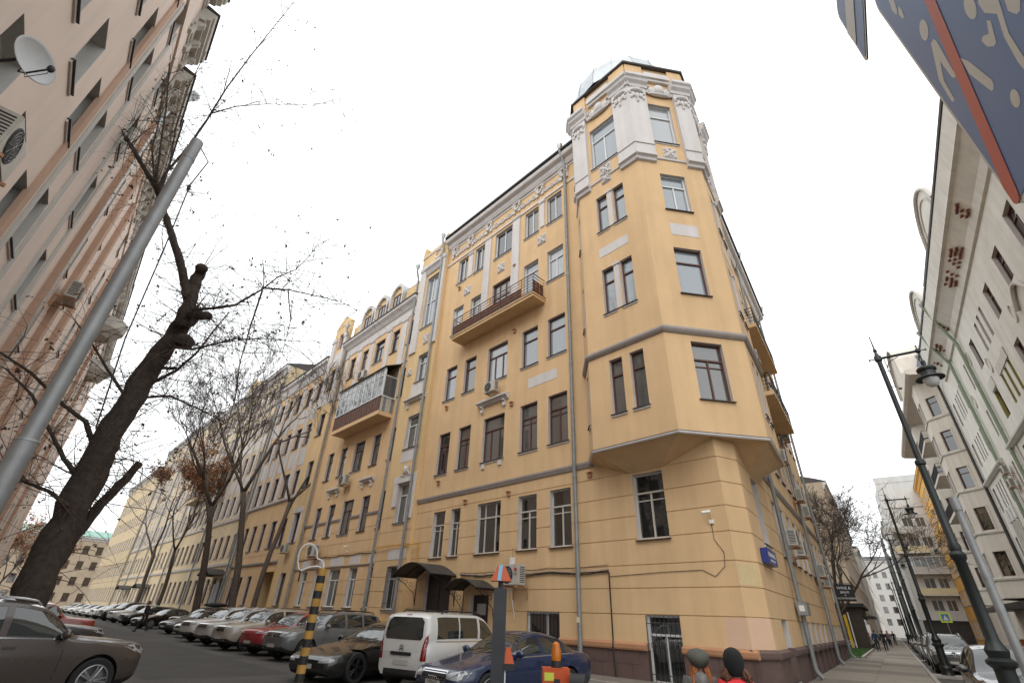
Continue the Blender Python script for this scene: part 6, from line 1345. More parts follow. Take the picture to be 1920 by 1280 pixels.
    body = sub([f for f in bm.faces if f.material_index != 1], [M['pwhite'], M['trim']], 0, 'body')
    wins = [sub(cp, [M['carglass']], 0.006, 'window') for cp in comps]
    names = []
    for cp in comps:
        cen = sum((f.calc_center_median() for f in cp), Vector()) / len(cp)
        names.append('side_window' if abs(cen.y) > 0.35 else ('windscreen' if cen.x > -L_ * 0.55 else 'rear_window'))
    bm.free(); BODY[sh] = (body, list(zip(names, wins)), bvh); return BODY[sh]
def patch(bvh, pts, axis, m_, name, off=0.006, nseg=7):
    """outline in (y,z) seen from front (+x) or rear (-x), or (x,z) seen from a side (+y / -y), laid on the body"""
    bm = bmesh.new(); f = bm.faces.new([bm.verts.new((p[0], p[1], 0)) for p in pts])
    for a in (0, 1):
        lo, hi = min(p[a] for p in pts), max(p[a] for p in pts)
        for k in range(1, nseg):
            v = lo + (hi - lo) * k / nseg; co = (v, 0, 0) if a == 0 else (0, v, 0); no = (1, 0, 0) if a == 0 else (0, 1, 0)
            bmesh.ops.bisect_plane(bm, geom=bm.verts[:] + bm.edges[:] + bm.faces[:], plane_co=co, plane_no=no)
    last = None
    for v in bm.verts:
        a, z = v.co.x, v.co.y
        o, d = {'+x': (Vector((2, a, z)), Vector((-1, 0, 0))), '-x': (Vector((-8, a, z)), Vector((1, 0, 0))), '+y': (Vector((a, 4, z)), Vector((0, -1, 0))), '-y': (Vector((a, -4, z)), Vector((0, 1, 0)))}[axis]
        hit = bvh.ray_cast(o, d)[0]
        if hit is None: hit = last or Vector((0, 0, z))
        last = hit; v.co = hit - d * off
    bmesh.ops.recalc_face_normals(bm, faces=bm.faces)
    me = bpy.data.meshes.new(name); bm.to_mesh(me); bm.free(); me.materials.append(M[m_] if isinstance(m_, str) else m_)
    for p in me.polygons: p.use_smooth = True
    return me
WH_ = {}
def wheel_mesh(r_, dark):
    if (r_, dark) in WH_: return WH_[(r_, dark)]
    t = MB(); w = 0.22; rr_ = r_ * 0.70
    t.lathe([(rr_, -w / 2 + .01), (r_ * .93, -w / 2), (r_, -w / 2 + .03), (r_, w / 2 - .03), (r_ * .93, w / 2), (rr_, w / 2 - .01)], 32, axis='y'); tm = t.mesh('tyre', ['tyre'], smooth='auto')
    q = MB(); q.lathe([(rr_, -w / 2 + .01), (rr_ * .96, -w / 2 + .02), (rr_ * .93, .02), (rr_ * .2, .04), (0, .04)], 32, axis='y')   # barrel and back plate
    q.lathe([(rr_ * 1.02, -w / 2 + 0.004), (rr_ * .94, -w / 2 + 0.0), (rr_ * .92, -w / 2 + .025)], 32, axis='y')
    for k in range(5):
        for d_ in (-0.16, 0.16):
            a = 2 * math.pi * k / 5 + d_; c0, s0 = math.cos(a), math.sin(a)
            q.tube([(rr_ * .12 * c0, -w / 2 + .035, rr_ * .12 * s0), (rr_ * .6 * c0, -w / 2 + .02, rr_ * .6 * s0), (rr_ * .95 * c0, -w / 2 + .03, rr_ * .95 * s0)], [.028, .022, .026], 6)
    q.ell((0, -w / 2 + .03, 0), (rr_ * .2, .02, rr_ * .2), 10, 5); rm = q.mesh('rim', ['rimdark' if dark else 'rim'], smooth='auto')
    WH_[(r_, dark)] = (tm, rm); return WH_[(r_, dark)]
def mir(pts): return [(-a, b) for a, b in pts]
def car(name, label, sh, pm, pos, hd, s=(1, 1, 1), rim_dark=False, detail=2, grille='wide', lights=None, rails=False, tail=True, extras=None, group='cars parked along the yellow row', cat='car'):
    body, wins, bvh = car_body(sh); c = SHAPES[sh]; L_, hw = c['L'], c['W'] / 2
    x = Vector(hd).normalized(); y = Vector((-x.y, x.x, 0))
    mw = Matrix(((x.x, y.x, 0, pos.x), (x.y, y.y, 0, pos.y), (0, 0, 1, pos.z), (0, 0, 0, 1))) @ Matrix.Diagonal((*s, 1))
    o = thing(name, label, cat, group=group); o.matrix_local = mw; WORLD[o.name] = mw
    bm_ = body.copy(); bm_.materials[0] = pm; lpart('body', bm_, o)
    for n_, m_ in wins: lpart(n_, m_, o)
    tm, rm = wheel_mesh(c['wr'], rim_dark)
    for wx in (-c['fo'], -c['fo'] - c['wb']):
        for sd in (-1, 1):
            m4 = Matrix.Translation((wx, sd * (hw - 0.105), c['wr'])) @ (Matrix.Identity(4) if sd < 0 else Matrix.Rotation(math.pi, 4, 'Z'))
            w_ = lpart('wheel', tm, o, m4); lpart('rim', rm, w_)
    key = (sh, grille, lights)
    zf = interp(c['top'], -0.12)                         # height of the bonnet edge
    # lamps, grille, plates
    hl = [(hw * .50, zf - .17), (hw * .82, zf - .19), (hw * .925, zf - .13), (hw * .935, zf - .04), (hw * .84, zf - .015), (hw * .62, zf - .05), (hw * .50, zf - .09)]
    if lights == 'slim': hl = [(hw * .48, zf - .15), (hw * .84, zf - .13), (hw * .93, zf - .06), (hw * .80, zf - .03), (hw * .50, zf - .10)]
    if lights == 'round': hl = [(hw * .66 + .1 * math.cos(R(t)), zf - .15 + .1 * math.sin(R(t))) for t in range(0, 360, 30)]
    for q in (hl, mir(hl)): lpart('headlight', patch(bvh, q, '+x', 'lampclear', 'headlight'), o)
    gw = hw * {'wide': .46, 'kidney': .36, 'tall': .30, 'none': .3}[grille]
    gz0, gz1 = (zf - .22, zf - .05) if grille != 'tall' else (zf - .50, zf - .10)
    if grille != 'none':
        go = lpart('grille', patch(bvh, [(-gw, gz0), (gw, gz0), (gw * .96, gz1), (-gw * .96, gz1)], '+x', 'trim', 'grille', 0.008), o)
        if detail > 1:
            for k in range(3): zz = gz0 + (gz1 - gz0) * (k + .5) / 3; lpart('grille_bar', patch(bvh, [(-gw * .94, zz - .008), (gw * .94, zz - .008), (gw * .94, zz + .008), (-gw * .94, zz + .008)], '+x', 'chrome', 'grille_bar', 0.016, 5), go)
            for a, b, c_, d_ in ((-gw - .02, gw + .02, gz1, gz1 + .022), (-gw - .02, gw + .02, gz0 - .022, gz0), (-gw - .025, -gw, gz0, gz1), (gw, gw + .025, gz0, gz1)): lpart('grille_surround', patch(bvh, [(a, c_), (b, c_), (b, d_), (a, d_)], '+x', 'chrome', 'grille_surround', 0.014, 5), go)
    pz = c['gc'] + .18 if grille != 'tall' else c['gc'] + .10
    lpart('lower_intake', patch(bvh, [(-hw * .62, c['gc'] + .05), (hw * .62, c['gc'] + .05), (hw * .66, c['gc'] + .2), (-hw * .66, c['gc'] + .2)], '+x', 'trim', 'lower_intake', 0.006), o)
    lpart('number_plate', patch(bvh, [(-.26, pz), (.26, pz), (.26, pz + .11), (-.26, pz + .11)], '+x', 'numplate', 'number_plate', 0.02, 3), o)
    zr = interp(c['belt'], -L_ + .12) - .04
    tl = [(hw * .55, zr - .18), (hw * .84, zr - .18), (hw * .86, zr + .0), (hw * .55, zr - .02)]
    if sh == 'van': tl = [(hw * .72, zr - .35), (hw * .875, zr - .35), (hw * .87, zr + .25), (hw * .80, zr + .12), (hw * .74, zr - .1)]
    for q in (tl, mir(tl)): lpart('tail_light', patch(bvh, q, '-x', 'lampred', 'tail_light'), o)
    lpart('number_plate', patch(bvh, [(-.26, .55), (.26, .55), (.26, .66), (-.26, .66)], '-x', 'numplate', 'number_plate', 0.012, 3), o)
    if detail > 0:
        bx = c['sg'][0] - 0.02; zb_ = interp(c['belt'], bx)
        for sd in (-1, 1):
            q = MB(); q.ell((bx - .04, sd * (hw + .07), zb_ + .09), (.075, .12, .085), 12, 8); q.box(bx - .03, bx + .03, sd * (hw - .06) - .05, sd * (hw - .06) + .08, zb_ + .01, zb_ + .07); me = q.mesh('mirror', [pm], smooth='auto'); lpart('wing_mirror', me, o)
    if detail > 1:
        ax = '-y'
        zt_ = lambda X: interp(c['belt'], X)
        for sd, ax in ((-1, '-y'), (1, '+y')):
            d0 = c['sg'][0] + .02; seams = [d0] + [(p[0] + p[1]) / 2 for p in c['pil'][:1]] + [c['pil'][1][1] if len(c['pil']) > 1 else c['sg'][1]]
            for X in seams: lpart('door_seam', patch(bvh, [(X - .006, c['gc'] + .16), (X + .006, c['gc'] + .16), (X + .006, zt_(X) - .01), (X - .006, zt_(X) - .01)], ax, 'seam', 'door_seam', 0.002, 4), o)
            for X in seams[1:]: lpart('door_handle', patch(bvh, [(X + .07, zt_(X) - .14), (X + .25, zt_(X) - .14), (X + .25, zt_(X) - .105), (X + .07, zt_(X) - .105)], ax, pm, 'door_handle', 0.03, 2), o)
            lpart('sill_trim', patch(bvh, [(-c['fo'] - c['wr'] * 1.25, c['gc'] + .03), (-c['fo'] - c['wb'] + c['wr'] * 1.25, c['gc'] + .03), (-c['fo'] - c['wb'] + c['wr'] * 1.25, c['gc'] + .10), (-c['fo'] - c['wr'] * 1.25, c['gc'] + .10)], ax, 'trim', 'sill_trim', 0.004, 6), o)
            lpart('window_trim', patch(bvh, [(c['sg'][0] + .03, zt_(c['sg'][0]) - .004), (c['sg'][1] - .03, zt_(c['sg'][1]) - .004), (c['sg'][1] - .03, zt_(c['sg'][1]) + .018), (c['sg'][0] + .03, zt_(c['sg'][0]) + .018)], ax, 'chrome' if not rim_dark else 'trim', 'window_trim', 0.006, 10), o)
        wp = MB()
        for sgn, x0_ in ((-1, .15), (-1, -.5)):
            a_ = Vector((c['ws'][0] + .03, x0_, interp(c['top'], c['ws'][0]) + .02)); b_ = Vector((c['ws'][0] - .22, x0_ + .5, interp(c['top'], c['ws'][0] - .22) + .012)); wp.tube([a_, b_], .009, 4)
        lpart('wiper', wp.mesh('wiper', ['trim']), o)
    if rails:
        q = MB()
        for sd in (-1, 1):
            xs_ = [c['ws'][1] - .15 - k * (L_ + c['ws'][1] - .9) / 8 for k in range(9)]
            q.tube([(xs_[0] + .08, sd * hw * c['rw'], interp(c['top'], xs_[0]) - .03)] + [(X, sd * hw * c['rw'], interp(c['top'], X) + .035) for X in xs_] + [(xs_[-1] - .08, sd * hw * c['rw'], interp(c['top'], xs_[-1]) - .03)], .02, 6)
        lpart('roof_rail', q.mesh('roof_rail', ['trim' if sh == 'van' or rails == 'dark' else 'chrome'], smooth='auto'), o)
    if extras: extras(o, bvh, c, zf)
    return o
# emblems
def ex_rings(o, bvh, c, zf):
    q = MB()
    for k in range(4): q.tube([(0.035, -.12 + .08 * k + .05 * math.cos(R(t)), zf - .20 + .05 * math.sin(R(t))) for t in range(0, 361, 24)], .009, 5)
    lpart('emblem', q.mesh('emblem', ['chrome']), o)
def ex_round(o, bvh, c, zf):
    q = MB(); q.tube([(0.03, .065 * math.cos(R(t)), zf - .14 + .065 * math.sin(R(t))) for t in range(0, 361, 24)], .01, 5); q.tube([(0.03, -.04, zf - .10), (0.03, -.015, zf - .19), (0.03, 0, zf - .14), (0.03, .015, zf - .19), (0.03, .04, zf - .10)], .007, 4); lpart('emblem', q.mesh('emblem', ['chrome']), o)
def ex_star(o, bvh, c, zf):
    q = MB(); q.tube([(0.03, .1 * math.cos(R(t)), zf - .14 + .1 * math.sin(R(t))) for t in range(0, 361, 20)], .012, 5)
    for t in (90, 210, 330): q.tube([(0.03, 0, zf - .14), (0.03, .1 * math.cos(R(t)), zf - .14 + .1 * math.sin(R(t)))], [.014, .004], 4)
    lpart('emblem', q.mesh('emblem', ['chrome']), o)
def ex_chevron(o, bvh, c, zf):
    L_ = c['L']; q = MB()
    for z_ in (1.0, .93): q.tube([(-L_ - .02, -.07, z_ - .05), (-L_ - .02, 0, z_), (-L_ - .02, .07, z_ - .05)], .012, 4)
    lpart('emblem', q.mesh('emblem', ['trim']), o)
    hw = c['W'] / 2
    rg = [(-.60, 1.12), (.60, 1.12), (.66, 1.2), (.62, 1.55), (.5, 1.64), (-.5, 1.64), (-.62, 1.55), (-.66, 1.2)]
    lpart('rear_window', patch(bvh, rg, '-x', 'carglass', 'rear_window', .008, 8), o)
    lpart('brake_light', patch(bvh, [(-.09, 1.69), (.09, 1.69), (.09, 1.715), (-.09, 1.715)], '-x', 'lampred', 'brake_light', .012, 3), o)
    lpart('handle_bar', patch(bvh, [(-.36, .76), (.36, .76), (.36, .84), (-.36, .84)], '-x', 'trim', 'handle_bar', .03, 4), o)
    lpart('bumper', patch(bvh, [(-.8, .27), (.8, .27), (.84, .46), (-.84, .46)], '-x', 'trim', 'bumper', .04, 5), o)
def ex_police(o, bvh, c, zf):
    bl = mat('blue stripe', (0.02, 0.06, 0.35), 0.4)
    for ax in ('-y', '+y'): lpart('stripe', patch(bvh, [(-.5, .72), (-3.9, .70), (-3.9, .82), (-.9, .84)], ax, bl, 'stripe', .004, 9), o)
    q = MB(); q.box(-2.75, -2.55, -.5, .5, 1.44, 1.52); lpart('light_bar', q.mesh('light_bar', [bl]), o)
def ex_box(o, bvh, c, zf):
    q = MB(); q.ell((-2.9, 0, 1.86), (1.0, .42, .17), 16, 8); lpart('roof_box', q.mesh('roof_box', ['trim'], smooth=True), o)
PT = dict(blue=paint('deep blue', (.010, .022, .066), .05), white=paint('white', (.62, .61, .59), .08), black=paint('black', (.005, .0048, .0048), .02), silver=paint('silver grey', (.13, .135, .14), .1), red=paint('red', (.30, .012, .018), .06), beige=paint('pearl beige', (.40, .365, .31), .1),
          pearl=paint('pearl white', (.48, .46, .43), .1), police=paint('police white', (.55, .555, .56), .08), graphite=paint('graphite', (.035, .035, .038), .1), brown=paint('brown metallic', (.060, .045, .040), .12), dark=paint('dark grey', (.022, .022, .025), .12), nred=paint('tomato red', (.28, .03, .018), .15), grey=paint('grey', (.09, .088, .085), .15), lightsilver=paint('light silver', (.34, .34, .34), .1), taupe=paint('taupe', (.09, .08, .07), .12))
def row(u, out, yaw): 
    a = R(yaw); return FL.P(u, out, 0.004), nL * math.cos(a) - dL * math.sin(a)
GY = 'cars parked along the yellow row'
car('parked_car', 'deep blue saloon with a four-ring grille, parked by the barrier post', 'sedan', PT['blue'], *row(4.0, 8.5, 0), (1.0, 1.0, .99), grille='wide', extras=ex_rings)
p_, h_ = row(6.5, 7.75, 195); car('parked_car', 'white panel-sided people carrier parked nose to the wall, rear door towards the lane', 'van', PT['white'], p_ + h_ * 4.38, h_, (1, 1, .985), grille='none', rails='dark', extras=ex_chevron)
car('parked_car', 'glossy black low sports saloon with big dark wheels, beside the white people carrier', 'coupe', PT['black'], *row(8.75, 9.25, 15), rim_dark=True, grille='none', lights='slim')
car('parked_car', 'silver-grey SUV with roof rails and a round emblem, behind the striped pole', 'suv', PT['silver'], *row(15.3, 7.75, 8), (1.02, 1.02, 1.0), grille='wide', rails='dark', extras=ex_round)
car('parked_car', 'bright red SUV wedged between the silver-grey and beige SUVs', 'suv', PT['red'], *row(18.0, 7.7, 10), (1, 1, .95), grille='none', lights='slim')
car('parked_car', 'pearl beige SUV with a dark upright grille next to the red SUV', 'suv', PT['beige'], *row(20.9, 8.0, 10), grille='kidney', rails=True)
car('parked_car', 'dusty light SUV with a taupe bonnet, second after the red SUV', 'suv', PT['pearl'], *row(24.1, 7.9, 10), grille='wide', rails=True)
car('parked_car', 'white SUV beside the striped police saloon', 'suv', PT['white'], *row(27.5, 7.8, 10), grille='wide')
car('parked_car', 'white police saloon with a blue stripe and light bar', 'sedan', PT['police'], *row(31.6, 7.2, 6), (1.05, 1.02, 1.0), grille='kidney', extras=ex_police, cat='police car')
car('parked_car', 'dark graphite saloon beside the police saloon', 'sedan', PT['graphite'], *row(36.3, 7.0, 12), (1.04, 1.02, 1.0), grille='kidney', detail=1)
car('parked_car', 'taupe estate with a dark roof box behind the walking man', 'suv', PT['taupe'], *row(40.5, 5.6, 12), (1, 1, .95), detail=1, extras=ex_box)
car('parked_car', 'black saloon in front of the estate with the roof box', 'sedan', PT['black'], *row(44.8, 7.2, 13), detail=1)
car('parked_car', 'black hatchback two places past the estate with the roof box', 'suv', PT['black'], *row(50.6, 7.2, 13), (.95, .95, .9), detail=1)
car('parked_car', 'white crossover standing out between black cars by the leafless trees', 'suv', PT['white'], *row(58.0, 7.0, 13), (.97, 1, .97), detail=1)
car('parked_car', 'tall black SUV just past the white crossover', 'suv', PT['black'], *row(64.1, 7.0, 13), (1.03, 1, 1.05), detail=1)
for u, pt, lb in ((70.5, 'white', 'white car first after the tall black SUV'), (77.0, 'pearl', 'pale car second after the tall black SUV'), (83.5, 'lightsilver', 'silver car third after the tall black SUV'), (90, 'grey', 'grey car fourth after the tall black SUV'), (97, 'white', 'white car near the far end of the parked row'), (104, 'graphite', 'dark car near the far end of the parked row'), (112, 'lightsilver', 'last silver car of the parked row')):
    car('parked_car', lb, 'sedan' if u > 76 else 'suv', PT[pt], *row(u, 7.0, 13), (1, 1, .95), detail=0)
def rowp(u, out, yaw): a = R(yaw); return FP.P(u, out, 0.004), nP * math.cos(a) - dP * math.sin(a)
GP_ = 'cars parked along the pink house'
car('parked_car', 'brown metallic SUV with silver roof rails, its nose towards the lane', 'suv', PT['brown'], *rowp(14.9, 5.55, -17), (1, 1, 1.0), grille='kidney', rails=True, group=GP_)
car('parked_car', 'dark grey SUV squeezed between the brown SUV and the red off-roader', 'suv', PT['dark'], *rowp(24.5, 5.75, -10), (1, 1, .93), grille='wide', group=GP_, rails=True)
car('parked_car', 'small boxy red off-roader with an orange indicator', 'offroad', PT['nred'], *rowp(34.0, 6.25, -3), grille='none', lights='round', group=GP_, detail=1)
car('parked_car', 'pale silver car beyond the red off-roader', 'sedan', PT['lightsilver'], *rowp(46, 6.3, -3), detail=0, group=GP_)
GS = 'cars parked along the street kerb'
def rows_(u, out): return FR.P(u, out, 0.004), -dR
car('parked_car', 'dark hatchback at the near kerb beside the first street lamp', 'suv', PT['dark'], *rows_(-1.7, 5.05), (1, 1, .9), grille='wide', group=GS)
car('parked_car', 'boxy grey SUV with a star emblem and chrome grille bars at the kerb', 'suv', PT['grey'], *rows_(18.3, 5.1), (1, 1, 1.02), grille='wide', rails=True, extras=ex_star, group=GS)
for u, pt, lb in ((26.0, 'taupe', 'taupe car right behind the grey SUV with the star emblem'), (33.5, 'lightsilver', 'light silver car second behind the grey SUV'), (39, 'graphite', 'dark car third behind the grey SUV'), (47, 'lightsilver', 'pale car fourth behind the grey SUV'), (55, 'dark', 'dark car fifth behind the grey SUV'), (64, 'graphite', 'farthest dark car at the kerb')):
    car('parked_car', lb, 'suv' if u < 36 else 'sedan', PT[pt], *rows_(u, 5.1), (1, 1, .95), detail=1 if u < 40 else 0, group=GS)
# ------------------------------------------------------------------ trees
def leaf(mb, p, s, rg, mi=0):
    a = Vector((rg.uniform(-1, 1), rg.uniform(-1, 1), rg.uniform(-1, 1))).normalized(); b = a.cross(Vector((rg.uniform(-1, 1), rg.uniform(-1, 1), rg.uniform(-1, 1)))).normalized()
    c = a.cross(b) * s * 0.25; mb.face([p - b * s * .5, p + a * s * .3 + c, p + b * s * .6, p - a * s * .3 + c], mi)
def grow(mb, tw, lv, p, d, L_, r_, depth, rg, tips, spread=0.55, up=0.12, kids=(2, 4), nseg=4, taper=0.6, droop=0.0, rmin=0.0):
    """one limb, then its children; thick wood to mb, thin wood to tw"""
    pts, rs = [Vector(p)], [r_]; d = Vector(d).normalized()
    for k in range(nseg):
        d = (d + Vector((rg.gauss(0, .10), rg.gauss(0, .10), rg.gauss(0, .08) + (up if depth > 1 else up * .5) - (droop if depth <= 1 else 0)))).normalized()
        pts.append(pts[-1] + d * L_ / nseg); rs.append(r_ * (1 - (1 - taper) * (k + 1) / nseg))
    n = 10 if r_ > .09 else 7 if r_ > .04 else 4 if r_ > .012 else 3
    (mb if r_ > .025 else tw).tube(pts, rs, n, cap=r_ > .03)
    tips.append(pts[-1])
    if depth <= 0: return
    for k in range(rg.randint(*kids)):
        t = rg.uniform(.35, 1.0) if k else 1.0; i = min(int(t * nseg), nseg - 1); q = pts[i].lerp(pts[i + 1], t * nseg - i)
        v = Vector((rg.gauss(0, 1), rg.gauss(0, 1), rg.gauss(0, .7))).normalized()
        nd = (d + v * rg.uniform(spread * .6, spread * 1.5)).normalized()
        grow(mb, tw, lv, q, nd, L_ * rg.uniform(.55, .82), max(rmin, rs[i] * rg.uniform(.5, .72)), depth - 1, rg, tips, spread, up, kids, max(2, nseg - 1) if depth < 3 else nseg, taper, droop, rmin)
def tree(label, pos, h, r_, seed, lean=(0, 0), depth=5, trunkh=0.35, leaves=0, leafm='leaf', spread=.5, bark='bark2', kids=(2, 4), up=.12, group=None, ls=.12, forks=3, rmin=.011):
    rg = random.Random(seed); o = thing('tree', label, 'tree', pos, group=group); mb, tw, lv, tips = MB(), MB(), MB(), []
    p = Vector(pos); d = Vector((lean[0], lean[1], 1)).normalized(); pts, rs = [p - ZV * .1], [r_ * 1.35]; n = 7
    for k in range(n):
        d = (d + Vector((rg.gauss(0, .06), rg.gauss(0, .06), .06))).normalized(); pts.append(pts[-1] + d * h * trunkh / n); rs.append(r_ * (1.08 - .35 * (k + 1) / n))
    mb.tube(pts, rs, 12)
    for k in range(forks):
        a = 2 * math.pi * k / forks + rg.uniform(-.5, .5); v = Vector((math.cos(a), math.sin(a), 0)); nd = (d + v * rg.uniform(.25, .6)).normalized()
        grow(mb, tw, lv, pts[-1 - (k % 2)], nd, h * .26, rs[-1] * rg.uniform(.55, .8), depth, rg, tips, spread, up, kids, rmin=rmin)
    t_ = mb.build('trunk', [bark], o, smooth=True, fix=False); c_ = tw.build('crown', ['twig'], o, fix=False)
    if leaves:
        for i in range(leaves): leaf(lv, rg.choice(tips) + Vector((rg.gauss(0, .15), rg.gauss(0, .15), rg.gauss(0, .15))), ls * rg.uniform(.6, 1.4), rg)
        tag(lv.build('leaves', [leafm], o, fix=False), kind='stuff')
    return o
# the big pollarded tree: its limbs follow the picture at the tree's own distance
TD = 18.5; taz = R(-41.0); tb = Vector((math.sin(taz), math.cos(taz), 0))
def tp_(x, y, dz=0.0):
    r = ray(x, y); return C0 + r * ((TD + dz) / r.dot(tb))
BT = thing('tree', 'big dark pollarded tree with cut stubs and clinging dead leaves by the pink house', 'tree', Vector((tb.x * TD, tb.y * TD, 0)))
mb, tw, lv = MB(), MB(), MB(); rg = random.Random(21)
px = (TD / 884.0) * 0.72
limbs = [
 ([(20, 1190), (60, 1105), (110, 1000), (160, 900), (205, 815), (250, 740), (300, 665), (345, 605), (372, 585)], [.72, .68, .64, .62, .60, .57, .53, .47, .42], 0),
 ([(340, 610), (358, 560), (366, 530), (378, 503)], [.42, .36, .34, .33], .1),
 ([(355, 590), (388, 592)], [.30, .26], -.2),
 ([(352, 560), (345, 520), (335, 480), (322, 440), (308, 400), (296, 360)], [.30, .24, .22, .21, .19, .17], .2),
 ([(296, 360), (270, 315), (250, 280), (238, 262)], [.15, .14, .13, .12], .4), 
 ([(296, 355), (310, 325), (345, 285), (385, 230), (400, 205), (425, 165), (470, 105), (510, 55), (550, 5)], [.10, .075, .07, .065, .055, .045, .04, .03, .02], -.2),
 ([(400, 212), (440, 200), (500, 195), (570, 197), (640, 190)], [.035, .03, .022, .015, .01], -.3),
 ([(292, 350), (300, 280), (312, 200), (318, 120), (322, 40), (325, -20)], [.07, .055, .05, .045, .04, .03], 0), ([(290, 340), (285, 280), (300, 220), (305, 160)], [.05, .04, .03, .02], .3),
 ([(300, 360), (320, 300), (330, 240), (355, 160), (385, 100)], [.05, .04, .035, .025, .02], .5), ([(250, 285), (225, 240), (200, 190), (190, 140), (215, 80)], [.05, .04, .03, .02, .015], .3),
 ([(360, 580), (400, 578), (440, 572), (470, 555), (495, 540), (540, 543), (600, 556), (640, 566), (670, 582)], [.10, .085, .075, .065, .055, .045, .035, .025, .015], -.6), ([(495, 540), (520, 520), (555, 505), (580, 480), (600, 450)], [.04, .03, .025, .018, .01], -.6), ([(492, 545), (470, 610), (450, 680), (440, 750), (425, 800)], [.05, .035, .025, .02, .015], -.5), ([(540, 545), (545, 600), (530, 660)], [.03, .02, .015], -.5),
 ([(320, 650), (360, 655), (400, 645), (440, 635), (500, 635), (560, 640)], [.09, .07, .055, .045, .03, .018], -.3), ([(280, 720), (330, 695), (370, 660), (400, 620), (430, 585)], [.10, .08, .06, .045, .03], .5), ([(285, 715), (300, 690), (330, 690)], [.1, .1, .09], .5),
 ([(150, 950), (185, 900), (200, 860), (210, 810), (222, 775), (245, 730), (270, 700)], [.40, .36, .33, .30, .28, .26, .24], .9), ([(90, 1080), (130, 1020), (180, 955), (225, 910), (262, 868)], [.30, .27, .24, .22, .20], 1.2), ([(225, 770), (270, 745), (320, 742), (370, 765), (420, 790)], [.09, .075, .06, .045, .03], .9),
 ([(150, 900), (120, 860), (90, 800), (60, 740), (10, 690)], [.12, .1, .08, .06, .04], .2), ([(180, 850), (160, 790), (120, 760), (60, 700), (0, 660)], [.14, .11, .09, .07, .05], .6), ([(240, 750), (200, 690), (170, 640), (140, 600)], [.09, .07, .05, .03], .4), ([(130, 950), (90, 920), (40, 900), (0, 880)], [.1, .08, .06, .04], -.3)]
sk = []
for pts, rs, dz in limbs:
    P3 = [tp_(x, y, dz + 0.12 * k * (1 if dz >= 0 else -1)) for k, (x, y) in enumerate(pts)]
    # knotty: small radius noise
    fine, fr2 = [], []
    for k in range(len(P3) - 1):
        for j in range(4):
            t = j / 4; q = P3[k].lerp(P3[k + 1], t); a = rs[k] + (rs[k + 1] - rs[k]) * t
            fine.append(q + Vector((rg.gauss(0, 1), rg.gauss(0, 1), rg.gauss(0, 1))) * a * .05); fr2.append(a * rg.uniform(.94, 1.08))
    fine.append(P3[-1]); fr2.append(rs[-1])
    fr2 = [a * (.60 if rs[0] > .06 else .8) for a in fr2]
    (mb if rs[0] > .06 else tw).tube(fine, fr2, 14 if rs[0] > .2 else 8 if rs[0] > .06 else 5); sk.append((fine, fr2))
for c_, s_ in (((378, 503), .22), ((388, 592), .19), ((345, 640), .33), ((238, 262), .10)):
    mb.ell(tp_(*c_, .05), (s_, s_, s_ * .8), 10, 6)
tips = []
for fine, fr2 in sk:
    for k in range(len(fine)):
        big = fr2[k] > .3
        for j in range((2 if big else 3) if rg.random() < .8 else 1):
            d = Vector((rg.gauss(0, 1), rg.gauss(0, 1), rg.gauss(.45, .6))).normalized(); L_ = rg.uniform(.5, 2.0)
            p = fine[k] + d * fr2[k] * .8
            grow(mb, tw, lv, p, d, L_, rg.uniform(.008, .016), 2 if rg.random() < .6 else 1, rg, tips, .6, .02, (1, 3), 3, .5, .12)
t_ = mb.build('trunk', ['bark'], BT, smooth=True, fix=False); tw.build('crown', ['twig'], BT, fix=False)
for i in range(700):
    p = rg.choice(tips)
    for j in range(rg.choice((1, 1, 2, 3))): leaf(lv, p + Vector((rg.gauss(0, .05), rg.gauss(0, .05), rg.gauss(-.05, .05))), rg.uniform(.07, .15), rg)
tag(lv.build('leaves', ['leaf'], BT, fix=False), kind='stuff')
# street trees before the yellow row
def on_line(x, y, off):
    r = ray(x, y); r.z = 0; t = (FL.o + nL * off - C0 * 0).dot(nL) / r.dot(nL); return r * t * 1.0
GT = 'bare trees before the yellow row'
def tl(u, out): return FL.P(u, out, 0)
tree('bare tree with a slender trunk before the pale yellow house with pilasters', on_line(480, 1110, 2.3), 21, .19, 31, (.02, .02), 6, .45, 60, spread=.5, group=GT, forks=3, kids=(2, 4), rmin=.013, up=.08)
tree('tall bare tree with a thick straight trunk beside the gate passage', on_line(447, 1110, 2.3), 23, .27, 35, (-.03, .05), 6, .45, 60, spread=.6, group=GT, forks=3, kids=(2, 4), rmin=.013, up=.07)
tree('bare tree with upright limbs, next after the gate passage trees', on_line(378, 1110, 2.4), 22, .30, 37, (.0, .0), 6, .46, 40, spread=.5, group=GT, kids=(2, 4), rmin=.014)
tree('tree still carrying clumps of brown dead leaves', on_line(302, 1110, 2.6), 17, .22, 41, (.03, 0), 6, .42, 4200, 'leafbrown', spread=.5, group=GT, ls=.26)
tree('crooked bare tree past the brown-leaved tree', on_line(262, 1110, 2.8), 18, .24, 43, (-.12, .05), 6, .45, 0, spread=.6, group=GT, forks=2, kids=(2, 4), rmin=.015)
for k, (x, off, hh) in enumerate(((60, 17, 15), (85, 15.5, 13), (110, 14, 15), (140, 11, 13), (165, 9, 13), (185, 6, 12))):
    p = FL.P(95 + 9 * k, off + 1.5, 0)
    tree('%s reddish-brown tree of the far lane-end cluster, counting from the crooked bare tree' % ('first', 'second', 'third', 'fourth', 'fifth', 'sixth')[k], p, hh, .2, 60 + k, (0, 0), 5, .3, 1200, 'leafbrown', spread=.55, group='far trees at the end of the lane', ls=.3, kids=(2, 4))
